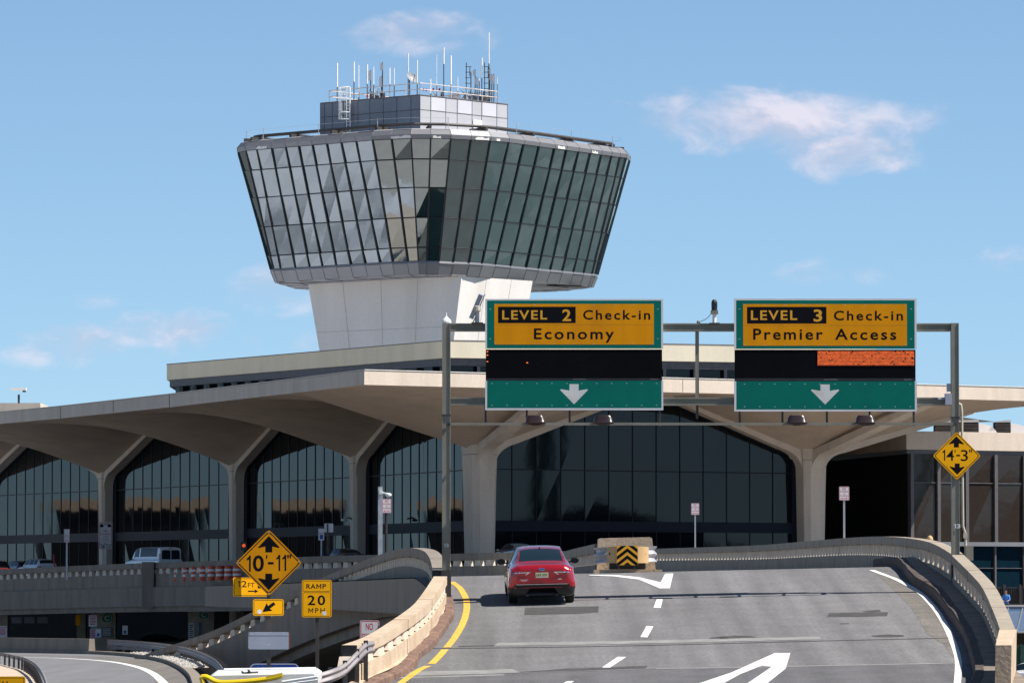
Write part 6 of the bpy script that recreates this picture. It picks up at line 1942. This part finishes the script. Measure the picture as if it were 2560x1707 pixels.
# glass canopy
s = thing("glass_canopy", Vector((P(2560, 0, 300).x, 300, GZ)), "blue sloping glass canopy with pale bars beyond the right parapet", "canopy")
ct = [P(2470, 1520, 306), P(2720, 1520, 306)]; cb_ = [P(2470, 1580, 296), P(2720, 1580, 296)]
MB().poly([ct[0], ct[1], cb_[1], cb_[0]]).build("glass", mat("canopy_blue_glass", (.05, .11, .20), .15, ior=1.6, var=.08), s)
m_ = MB(); m_.tube([ct[0] + Vector((0, 0, .1)), ct[1] + Vector((0, 0, .1))], .1, 6); m_.tube([cb_[0], cb_[1]], .08, 6)
for i in range(8):
    t = i / 7; a = ct[0] + (ct[1] - ct[0]) * (t + .06); b = cb_[0] + (cb_[1] - cb_[0]) * t; m_.tube([a + Vector((0, 0, .03)), b + Vector((0, 0, .03))], .05, 5)
m_.build("glazing_bar", M_panel, s)
MB().box(ct[0].x, ct[1].x, 300.5, 306, GZ, cb_[0].z - .05).build("brown_wall", mat("brown_wall", (.05, .038, .03), .8), s)
s = thing("green_fence", Vector((P(2560, 0, 290).x, 290, GZ)), "dark green fence panel at the right edge below the canopy", "fence")
a, b = P(2470, 1645, 290), P(2720, 1611, 290); MB().box(a.x, b.x, 290, 290.1, GZ, b.z).build("panel", mat("fence_green", (.005, .06, .035), .6, var=.2), s)
m_ = MB()
for i in range(7): m_.box(a.x + i * .9, a.x + i * .9 + .06, 289.93, 289.99, GZ, b.z + .05)
m_.build("post", M_steel_dk, s)

# ================================================================== PERSON ON THE TERRACE
def person(loc, rz, label):
    s = thing("person", loc, label, "person", rz=rz)
    J = [(0, 0, .93), (0, .0, 1.12), (0, -.02, 1.34), (0, -.03, 1.46), (0, -.05, 1.54), (0, -.06, 1.64), (0, -.055, 1.74),
         (.19, -.02, 1.40), (.24, -.08, 1.14), (.12, -.28, 1.08), (-.19, -.02, 1.40), (-.24, -.08, 1.14), (-.12, -.28, 1.08),
         (.10, 0, .88), (.11, -.02, .48), (.11, .02, .09), (.12, -.14, .04), (-.10, 0, .88), (-.11, -.02, .48), (-.11, .02, .09), (-.12, -.14, .04)]
    E = [(0, 1), (1, 2), (2, 3), (3, 4), (4, 5), (5, 6), (2, 7), (7, 8), (8, 9), (2, 10), (10, 11), (11, 12), (0, 13), (13, 14), (14, 15), (15, 16), (0, 17), (17, 18), (18, 19), (19, 20)]
    Rr = [.15, .15, .15, .075, .06, .09, .075, .075, .05, .038, .075, .05, .038, .095, .065, .045, .04, .095, .065, .045, .04]
    me = bpy.data.meshes.new("body"); me.from_pydata(J, E, [])
    o = bpy.data.objects.new("body", me); COL.objects.link(o)
    sk_ = o.modifiers.new("skin", 'SKIN'); o.modifiers.new("sub", 'SUBSURF').render_levels = 2
    o.modifiers["sub"].levels = 2
    for v_, r_ in zip(me.skin_vertices[0].data, Rr): v_.radius = (r_, r_ * .8)
    me.skin_vertices[0].data[0].use_root = True
    bpy.context.view_layer.update()
    dg_ = bpy.context.evaluated_depsgraph_get()
    m2 = bpy.data.meshes.new_from_object(o.evaluated_get(dg_))
    bpy.data.objects.remove(o)
    def part(nm, keep, m_, grow=0., par=s):
        mb = MB(); idx = {}; nrm = [v_.normal for v_ in m2.vertices]
        vs, fs = [], []
        for p in m2.polygons:
            c_ = p.center
            if keep(c_):
                f = []
                for vi in p.vertices:
                    if vi not in idx:
                        idx[vi] = len(vs); vs.append(m2.vertices[vi].co + nrm[vi] * grow)
                    f.append(idx[vi])
                fs.append(tuple(f))
        mb.add(vs, fs)
        return mb.build(nm, m_, par, smooth=True, local=True)
    body = part("body", lambda c: True, M_skin)
    part("shirt", lambda c: .92 < c.z < 1.47 and not (c.y < -.17 and abs(c.x) < .3), M_shirt, .014)
    part("trousers", lambda c: .1 < c.z <= .94, M_trouser, .012)
    part("shoes", lambda c: c.z <= .11, M_black, .01)
    part("hair", lambda c: c.z > 1.60 and c.y > -.09 or c.z > 1.72, M_hair, .016)
    fc = MB()
    for sx in (-1, 1):
        fc.lathe(Vector((sx * .032, -.135, 1.655)), [(.0, -.008), (.011, 0), (.0, .008)], 8)
    fc.build("eyes", M_black, s, local=True)
    fc = MB(); fc.add([(-.014, -.128, 1.62), (.014, -.128, 1.62), (0, -.155, 1.625), (0, -.13, 1.66)], [(0, 1, 2), (0, 2, 3), (1, 3, 2)]); fc.box(-.022, .022, -.132, -.122, 1.585, 1.592); 
    fc.build("nose_and_mouth", mat("lip", (.35, .16, .12), .6), s, local=True)
    for sx in (-1, 1):
        hd = MB(); w0 = Vector((sx * .12, -.29, 1.075))
        hd.obox(w0 + Vector((-.035, -.075, -.012)), (.07, 0, 0), (0, .085, 0), (0, 0, .026))
        for k, ln in enumerate((.055, .068, .072, .062)):
            x = w0.x - .028 + k * .0187
            hd.tube([(x, w0.y - .07, w0.z), (x, w0.y - .07 - ln * .55, w0.z - .004), (x, w0.y - .07 - ln * .9, w0.z - .022)], .0085, 6)
        hd.tube([(w0.x - sx * .035, w0.y - .03, w0.z), (w0.x - sx * .058, w0.y - .065, w0.z - .004), (w0.x - sx * .06, w0.y - .095, w0.z - .012)], .0095, 6)
        hd.build("hand", M_skin, body, local=True)
    return s
pq = P(2515, 1512, 324.5); pz = P(0, 1472.5, 324.5).z - 1.80
# he stands behind the slab edge, on the walk half a metre lower
person(Vector((pq.x, 324.5, zt2 + .0)) + Vector((0, 0, min(0., pz - zt2))), R(-12), "man in a blue short-sleeved shirt standing at the terrace edge, looking down at his hands")
# ================================================================== VEHICLES
def car_paint(name, col, metal=.35):
    return mat(name, col, .28, metal=metal, var=.03, coat=1.)
def keyed(tab, keys, y):
    """monotone smooth interpolation of the columns of tab at y"""
    ys = [r_[0] for r_ in tab]
    if y <= ys[0]: return tab[0][1:]
    if y >= ys[-1]: return tab[-1][1:]
    for i in range(len(ys) - 1):
        if ys[i] <= y <= ys[i + 1]: break
    t = (y - ys[i]) / (ys[i + 1] - ys[i])
    p1, p2 = tab[i], tab[i + 1]; p0 = tab[max(i - 1, 0)]; p3 = tab[min(i + 2, len(tab) - 1)]
    out = []
    h = ys[i + 1] - ys[i]
    for c in range(1, len(p1)):
        d = (p2[c] - p1[c]) / h
        m1 = ((p2[c] - p0[c]) / (p2[0] - p0[0])) if p2[0] != p0[0] else d
        m2 = ((p3[c] - p1[c]) / (p3[0] - p1[0])) if p3[0] != p1[0] else d
        for_m = []
        for m_ in (m1, m2):
            if d == 0 or m_ * d <= 0: m_ = 0.
            elif abs(m_) > 3 * abs(d): m_ = 3 * d
            for_m.append(m_)
        m1, m2 = for_m
        out.append((2 * t ** 3 - 3 * t ** 2 + 1) * p1[c] + (t ** 3 - 2 * t ** 2 + t) * h * m1 + (-2 * t ** 3 + 3 * t ** 2) * p2[c] + (t ** 3 - t ** 2) * h * m2)
    return out
# columns: y, zbot, wbot, zmid, wmid, zbelt, wbelt, zroof_edge, wroof, ztop
SEDAN = [
 (-2.43, .48, .60, .66, .70, .88, .66, .95, .56, .97),
 (-2.40, .36, .74, .62, .82, .93, .76, 1.02, .60, 1.045),
 (-2.30, .27, .84, .60, .895, .98, .83, 1.075, .64, 1.10),
 (-2.10, .23, .88, .60, .92, 1.0, .86, 1.10, .66, 1.12),
 (-1.75, .21, .89, .60, .925, 1.0, .875, 1.135, .66, 1.155),
 (-1.25, .20, .89, .60, .925, .985, .88, 1.30, .61, 1.325),
 (-.75, .20, .89, .60, .925, .965, .885, 1.40, .59, 1.44),
 (-.1, .20, .89, .60, .925, .95, .885, 1.435, .59, 1.475),
 (.45, .20, .89, .60, .925, .94, .88, 1.40, .59, 1.435),
 (.95, .20, .89, .60, .92, .935, .875, 1.17, .64, 1.20),
 (1.35, .21, .88, .60, .915, .92, .865, .98, .72, 1.01),
 (1.95, .22, .86, .58, .90, .85, .82, .90, .68, .92),
 (2.25, .24, .80, .55, .84, .77, .74, .81, .60, .83),
 (2.38, .30, .70, .52, .74, .68, .64, .71, .50, .73),
 (2.43, .38, .55, .50, .60, .60, .52, .62, .40, .63)]
SUV = [
 (-2.30, .52, .62, .75, .74, 1.05, .70, 1.12, .60, 1.14),
 (-2.26, .40, .76, .70, .86, 1.08, .80, 1.20, .66, 1.22),
 (-2.15, .30, .86, .70, .92, 1.10, .86, 1.42, .66, 1.46),
 (-1.95, .27, .89, .68, .935, 1.09, .875, 1.56, .64, 1.60),
 (-1.5, .26, .90, .68, .94, 1.07, .88, 1.60, .64, 1.645),
 (-.5, .25, .90, .68, .94, 1.05, .885, 1.62, .64, 1.665),
 (.3, .25, .90, .68, .94, 1.04, .88, 1.59, .63, 1.63),
 (.85, .25, .90, .68, .935, 1.03, .875, 1.33, .66, 1.36),
 (1.2, .25, .90, .68, .93, 1.02, .87, 1.10, .72, 1.12),
 (1.9, .27, .87, .64, .91, .96, .82, 1.00, .70, 1.02),
 (2.2, .32, .80, .60, .84, .86, .72, .90, .60, .91),
 (2.3, .42, .62, .58, .68, .72, .58, .75, .45, .76)]
VAN = [
 (-2.85, .62, .70, .90, .84, 1.16, .86, 1.55, .80, 1.60),
 (-2.82, .50, .88, .85, .95, 1.16, .95, 1.90, .84, 1.95),
 (-2.74, .42, .94, .80, .99, 1.15, .98, 2.02, .84, 2.08),
 (-2.5, .38, .96, .80, 1.0, 1.15, .985, 2.04, .84, 2.11),
 (-1., .36, .96, .80, 1.0, 1.15, .985, 2.05, .84, 2.12),
 (.7, .36, .96, .80, 1.0, 1.15, .985, 2.04, .83, 2.11),
 (1.15, .36, .96, .80, .99, 1.14, .97, 1.92, .80, 1.97),
 (1.75, .36, .95, .80, .98, 1.12, .95, 1.35, .78, 1.38),
 (2.0, .37, .94, .78, .97, 1.10, .93, 1.16, .80, 1.18),
 (2.7, .42, .88, .74, .92, 1.0, .85, 1.04, .74, 1.05),
 (2.85, .52, .76, .70, .80, .85, .72, .90, .60, .91)]
def make_vehicle(name, loc, rot, label, cat, tab, paint, wheel_y, wheel_r, glass, group=None, roof_glass_front=None, mirror_z=1.0, lower_black=True):
    """glass: dict rear=(y0,y1), front=(y0,y1), sides=[(y0,y1),...]"""
    s = thing(name, loc, label, cat, group)
    s.rotation_euler = rot
    NY, NR = 96, 13
    y0, y1 = tab[0][0], tab[-1][0]
    yy = []
    for i in range(NY + 1):
        t = i / NY
        t = .5 - .5 * math.cos(math.pi * t) * (abs(math.cos(math.pi * t)) ** .0)
        yy.append(y0 + (y1 - y0) * (.35 * i / NY + .65 * t))
    rows = []; par = []
    for y in yy:
        zb, wb, zm, wm, zbl, wbl, zr, wr, zt__ = keyed(tab, None, y)
        ctrl = [Vector((wb * .55, 0, zb)), Vector((wb * .93, 0, zb + .01)), Vector((wm * .985, 0, zb + (zm - zb) * .55)), Vector((wm, 0, zm)), Vector((wbl * 1.012, 0, zbl - .07 * (zbl - zm) / .35)), Vector((wbl * .985, 0, zbl)),
                Vector((wbl * .955 + (wr - wbl * .955) * .10, 0, zbl + (zr - zbl) * .12)), Vector((wr + (wbl * .955 - wr) * .12, 0, zr - (zr - zbl) * .13)), Vector((wr * .93, 0, zr)), Vector((wr * .5, 0, zr + (zt__ - zr) * .8)), Vector((0, 0, zt__))]
        half = catmull(ctrl, 4)
        ring = [Vector((q.x, y, q.z)) for q in half]
        rows.append(ring + [Vector((-q.x, y, q.z)) for q in reversed(ring[:-1])])
    m_ = len(rows[0]); nh = (m_ + 1) // 2
    # which faces are glass
    def kind(i, j):
        jj = j if j < nh - 1 else m_ - 2 - j
        q = (rows[i][j] + rows[i][j + 1] + rows[i + 1][j] + rows[i + 1][j + 1]) / 4
        zb, wb, zm, wm, zbl, wbl, zr, wr, zt__ = keyed(tab, None, q.y)
        side = -1 if q.x < 0 else 1
        for wy in wheel_y:
            if abs(q.x) > .62 and (q.y - wy) ** 2 + (q.z - wheel_r) ** 2 < (wheel_r + .055) ** 2 and jj < 16: return 'hole'
        if 'rear' in glass and jj >= 32:
            a, b = glass['rear']
            if a <= q.y <= b and abs(q.x) < wr * glass.get('rw', .9): return 'rear_window'
        if 'front' in glass and jj >= 32:
            a, b = glass['front']
            if a <= q.y <= b and abs(q.x) < wr * .92: return 'windscreen'
        if 25 <= jj <= 29:
            for k, (a, b) in enumerate(glass.get('sides', [])):
                if a <= q.y <= b and zr - zbl > .12: return 'side_window%s%d' % ('L' if side < 0 else 'R', k)
        if jj < 9 and lower_black and q.z < .36: return 'lower_trim'
        if tab is SEDAN and q.y < -1.95 and q.z < .50: return 'lower_trim'
        return 'body'
    groups = {}
    for i in range(NY):
        for j in range(m_ - 1):
            groups.setdefault(kind(i, j), []).append((i, j))
    objs = {}
    def emit(key, nm, mt, parent):
        mb = MB(); idx = {}; vs, fs = [], []
        for (i, j) in groups.get(key, []):
            f = []
            for (a, b) in ((i, j), (i, j + 1), (i + 1, j + 1), (i + 1, j)):
                if (a, b) not in idx:
                    idx[(a, b)] = len(vs); vs.append(rows[a][b])
                f.append(idx[(a, b)])
            fs.append(tuple(f))
        if key == 'body':
            for rr_ in (rows[0], rows[-1]):
                base = len(vs); vs += rr_; fs.append(tuple(range(base, base + len(rr_))))
        mb.add(vs, fs)
        return mb.build(nm, mt, parent, smooth=True, local=True, auto=38)
    body = emit('body', 'body', paint, s)
    for key in list(groups):
        if key in ('body', 'hole'): continue
        if key == 'lower_trim': emit(key, 'lower_trim', M_black, s)
        else: emit(key, 'side_window' if key.startswith('side') else key, M_carglass, s)
    # floor and wheel housings
    MB().box(-.66, .66, y0 + .25, y1 - .2, .22 if tab is SEDAN else .32, .62).build('underbody', M_dark, s, local=True)
    for wy in wheel_y:
        for sx in (-1, 1):
            w_ = tab[len(tab) // 2][4]
            mb = MB(); xo = sx * (w_ - .035); xi = sx * (w_ - .27)
            prof = [(wheel_r - .02, 0), (wheel_r, .03), (wheel_r, .19), (wheel_r - .02, .22)]
            n = 26; vs = []
            for (r_, d) in prof:
                x = xi + (xo - xi) * d / .22
                vs += [(x, wy + r_ * math.cos(k * 2 * math.pi / n), wheel_r + r_ * math.sin(k * 2 * math.pi / n)) for k in range(n)]
            fs = [(i * n + k, i * n + (k + 1) % n, (i + 1) * n + (k + 1) % n, (i + 1) * n + k) for i in range(3) for k in range(n)] + [tuple(range(n)), tuple(3 * n + k for k in range(n))]
            mb.add(vs, fs)
            wo = mb.build('wheel', M_tyre, s, local=True)
            rm = MB(); x = xo + sx * .006
            for k in range(10):
                a = 2 * math.pi * k / 10
                pts = [(x, wy + r_ * math.cos(a + da), wheel_r + r_ * math.sin(a + da)) for (r_, da) in ((.05, -.3), (.05, .3), (wheel_r * .68, .12), (wheel_r * .68, -.12))]
                rm.prism(pts, (sx * .012, 0, 0))
            rm.tube([(x, wy, wheel_r), (x + sx * .02, wy, wheel_r)], .075, 12)
            rm.build('rim', M_rim, wo, local=True)
    bv = None
    me = body.data
    bvh = BVHTree.FromPolygons([q.co for q in me.vertices], [tuple(p.vertices) for p in me.polygons])
    def onto(x, z, off=.006):
        hit = bvh.ray_cast(Vector((x, y0 - 3, z)), Vector((0, 1, 0)))
        if hit[0] is None: return Vector((x, y0 + .1, z))
        return hit[0] + Vector((0, -off, 0))
    def decal(pts, nm, mt, off=.006, parent=None, k=3):
        """a patch on the tail, cut fine enough to follow its curve"""
        bm = bmesh.new()
        bm.faces.new([bm.verts.new((x, z, 0)) for (x, z) in pts])
        for _ in range(k):
            ed = [e for e in bm.edges if e.calc_length() > .05]
            if ed: bmesh.ops.subdivide_edges(bm, edges=ed, cuts=1)
            bmesh.ops.triangulate(bm, faces=bm.faces[:])
        bm.verts.index_update()
        mb = MB(); mb.add([onto(v_.co.x, v_.co.y, off) for v_ in bm.verts], [tuple(v_.index for v_ in f.verts) for f in bm.faces])
        bm.free()
        return mb.build(nm, mt, parent or s, local=True, smooth=True)
    # mirrors
    for sx in (-1, 1):
        wy = glass['mirror_y']; w_ = tab[len(tab) // 2][4]
        mb = MB()
        rowsm = []
        for (d, hx, hz) in ((-.07, .09, .055), (-.06, .115, .075), (0, .12, .085), (.07, .09, .06), (.1, .03, .02)):
            rowsm.append([Vector((sx * (w_ + .10) + hx * math.cos(a_), wy + d, mirror_z + hz * math.sin(a_))) for a_ in [2 * math.pi * k / 16 for k in range(17)]])
        mb.grid(rowsm); mb.poly(rowsm[0][:-1])
        mb.obox((sx * (w_ - .12), wy - .02, mirror_z - .07), (sx * .16, 0, .02), (0, .06, 0), (0, 0, .04))
        mo = mb.build('wing_mirror', M_black, s, local=True, smooth=True, auto=40)
        mg = MB(); mg.poly([Vector((sx * (w_ + .10) + .085 * math.cos(a_), wy - .074, mirror_z + .055 * math.sin(a_))) for a_ in [2 * math.pi * k / 16 for k in range(16)]])
        mg.build('mirror_glass', M_carglass, mo, local=True)
    return s, decal, onto
def mirror_pts(pts): return [(-x, z) for (x, z) in reversed(pts)]
def sedan_tail(s, decal, plate_col, full=True, paint=None):
    lampR = [(.33, .835), (.50, .80), (.70, .80), (.83, .83), (.845, .93), (.70, .965), (.48, .93)]
    for pts in (lampR, mirror_pts(lampR)):
        lo = decal(pts, 'tail_lamp', M_taillamp, .010)
        if full:
            cx = 1 if pts is lampR else -1
            bar = [(cx * .31, .905), (cx * .36, .915), (cx * .74, .905), (cx * .74, .885), (cx * .40, .888), (cx * .46, .835), (cx * .43, .835)]
            decal(bar, 'chrome_strip', M_chrome, .020, lo)
    decal([(-.175, .755), (.175, .755), (.175, .90), (-.175, .90)], 'number_plate', mat('plate_cream', (.60, .58, .36), .5, var=.06), .022)
    if full:
        decal([(-.165, .757), (.165, .757), (.165, .780), (-.165, .780)], 'plate_rim', M_chrome, .028)
        for x_ in (-.135, -.09, -.045, .03, .075, .12):
            decal([(x_ - .014, .812), (x_ + .012, .806), (x_ + .014, .862), (x_ - .010, .868)], 'plate_mark', mat('plate_mark_dark', (.10, .11, .05), .6), .027)
    decal([(.085 * math.cos(a_), .985 + .036 * math.sin(a_)) for a_ in [2 * math.pi * k / 18 for k in range(18)]], 'badge', M_chrome, .016)
    decal([(.068 * math.cos(a_), .985 + .025 * math.sin(a_)) for a_ in [2 * math.pi * k / 18 for k in range(18)]], 'badge_field', mat('badge_blue', (.03, .06, .22), .3), .022)
    decal([(-.72, .27), (.72, .27), (.80, .42), (.74, .57), (-.74, .57), (-.80, .42)], 'bumper_insert', M_black, .012)
    if full:
        decal([(-.70, .572), (.70, .572), (.71, .585), (-.71, .585)], 'bumper_trim', M_chrome, .014)
        decal([(-.60, .70), (-.38, .70), (-.38, .715), (-.60, .715)], 'model_badge', M_chrome, .012)
        decal([(-.56, .67), (-.42, .67), (-.42, .685), (-.56, .685)], 'trim_badge', M_chrome, .012)
        decal([(.42, .70), (.54, .70), (.53, .725), (.44, .725)], 'trim_badge', M_chrome, .012)
        decal([(-.74, .60), (.74, .60), (.75, .608), (-.75, .608)], 'bumper_groove', mat('groove_dark_red', (.05, .002, .004), .5), .006)
        for cx in (-1, 1):
            decal([(cx * .50, .335), (cx * .64, .335), (cx * .64, .35), (cx * .50, .35)], 'reflector', M_chrome if cx > 0 else M_taillamp, .02)
SG = dict(rear=(-1.72, -.80), front=(.55, 1.27), sides=[(-1.45, -.95), (-.90, .02), (.08, 1.0)], mirror_y=.72)
# red sedan on the ramp
rc = PR(1353, 1506.5)
cyaw = R(1.6)
fwd = Vector((-math.sin(cyaw), math.cos(cyaw), 0))
wb_c = rc + fwd * 1.42
rloc = Vector((wb_c.x, wb_c.y, zroad(wb_c.x, wb_c.y) + .008))
red = car_paint("red_metallic_paint", (.40, .005, .016), .35)
pitch_ = math.atan((zroad(rloc.x, rloc.y + 1.4) - zroad(rloc.x, rloc.y - 1.4)) / 2.8)
car, decal, onto = make_vehicle("red_car", rloc, (pitch_, -RC, cyaw), "shiny red four-door sedan climbing the ramp, seen from behind", "car", SEDAN, red, (-1.42, 1.43), .335, SG)
sedan_tail(car, decal, None, True)
mb = MB(); mb.add([(-.03, -.72, 1.43), (.03, -.72, 1.43), (0, -.66, 1.43), (0, -.745, 1.50)], [(0, 1, 3), (1, 2, 3), (2, 0, 3)]); mb.build("roof_antenna", red, car, local=True)
mb = MB(); mb.tube([(-.40, -2.36, .27), (-.40, -2.2, .27)], .035, 10); mb.tube([(.40, -2.36, .27), (.40, -2.2, .27)], .035, 10); mb.build("exhaust_pipe", M_steel_dk, car, local=True)
def deck_z(px_, D):                # viaduct roadway height near a pixel column
    best = min(vpath, key=lambda q: abs((1280 + F * q.x / q.y) - px_))
    return best.z - .93
def place(px_, D): return Vector((P(px_, 1400, D).x, D, deck_z(px_, D)))
blue = car_paint("dark_blue_metallic_paint", (.015, .045, .12), .4)
navy = car_paint("navy_metallic_paint", (.015, .035, .085), .4)
c2, decal, _ = make_vehicle("blue_car", place(1290, 335) + Vector((0, 0, .12)), (0, 0, R(20)), "dark navy sedan behind the parapet just left of the red car", "car", SEDAN, navy, (-1.42, 1.43), .335, SG)
sedan_tail(c2, decal, None, False)
c3, decal, _ = make_vehicle("blue_car", place(858, 351), (0, 0, R(22)), "dark blue sedan behind the viaduct parapet right of the clearance diamond", "car", SEDAN, blue, (-1.42, 1.43), .335, SG)
sedan_tail(c3, decal, None, False)
UG = dict(rear=(-2.22, -1.98), rw=1.1, front=(.45, 1.12), sides=[(-1.95, -1.25), (-1.18, -.28), (-.2, .8)], mirror_y=.7)
whp = car_paint("white_car_paint", (.72, .73, .76), .0)
c4, decal, onto = make_vehicle("white_suv", place(92, 407), (0, 0, R(27)), "white hatchback SUV behind the viaduct parapet near the left edge", "car", SUV, whp, (-1.35, 1.35), .36, UG, mirror_z=1.1)
for sx in (-1, 1):
    decal([(sx * .55, .98), (sx * .84, .98), (sx * .84, 1.08), (sx * .58, 1.08)] if sx > 0 else mirror_pts([(.55, .98), (.84, .98), (.84, 1.08), (.58, 1.08)]), 'tail_lamp', M_taillamp, .01)
decal([(-.25, .72), (.25, .72), (.25, .84), (-.25, .84)], 'number_plate', mat('plate_cream', (0, 0, 0)), .02)
blk = car_paint("black_car_paint", (.008, .008, .010), .2)
c5, decal, onto = make_vehicle("black_suv", place(-18, 404), (0, 0, R(20)), "black car with a red tail lamp bar cut by the left edge of the photo", "car", SUV, blk, (-1.35, 1.35), .36, UG, mirror_z=1.1)
decal([(-.80, 1.0), (.80, 1.0), (.80, 1.05), (-.80, 1.05)], 'tail_lamp', mat("lit_tail_lamp", (.4, .01, .01), .3, emit=(1, .05, .02), estr=.3), .012)
c6, decal, onto = make_vehicle("black_suv", place(44, 424), (0, 0, R(25)), "dark blue SUV beyond the white SUV, mostly in shadow", "car", SUV, navy, (-1.35, 1.35), .36, UG, mirror_z=1.1)
VG = dict(front=(1.2, 1.95), sides=[(-2.45, .25), (.38, 1.25)], mirror_y=1.35)
v1, decal, onto = make_vehicle("white_van", place(382, 379), (0, 0, R(31)), "white passenger van seen from behind at an angle on the viaduct", "van", VAN, whp, (-1.75, 1.75), .39, VG, mirror_z=1.25)
for sx in (-1, 1):
    f_ = (lambda p: p) if sx > 0 else mirror_pts
    decal(f_([(.04, 1.22), (.74, 1.22), (.72, 1.80), (.60, 1.88), (.10, 1.88), (.04, 1.82)]), 'rear_window', M_carglass, .012)
    decal(f_([(.83, 1.20), (.93, 1.20), (.90, 1.62), (.82, 1.62)]), 'tail_lamp', M_taillamp, .012)
decal([(-.14, 1.97), (.14, 1.97), (.14, 2.01), (-.14, 2.01)], 'brake_lamp', M_taillamp, .012)
decal([(-.006, .60), (.006, .60), (.006, 1.95), (-.006, 1.95)], 'door_seam', M_steel_dk, .008)
decal([(-.85, .47), (.85, .47), (.85, .62), (-.85, .62)], 'bumper', M_galv, .02)
# a parked dark car deep under the viaduct and the white car below the canopy
c7, decal, onto = make_vehicle("parked_car", Vector((P(388, 1600, 392).x, 392, EZ - 4.75)), (0, 0, R(80)), "dark car parked in the shade under the viaduct between the C columns", "car", SEDAN, blk, (-1.42, 1.43), .335, SG)
c8, decal, onto = make_vehicle("parked_car", Vector((P(2580, 1660, 270).x, 270, P(2580, 1655, 270).z - 1.45)), (0, 0, R(75)), "white car in the bottom right corner below the green fence", "car", SEDAN, whp, (-1.42, 1.43), .335, SG)
bpy.context.view_layer.update()
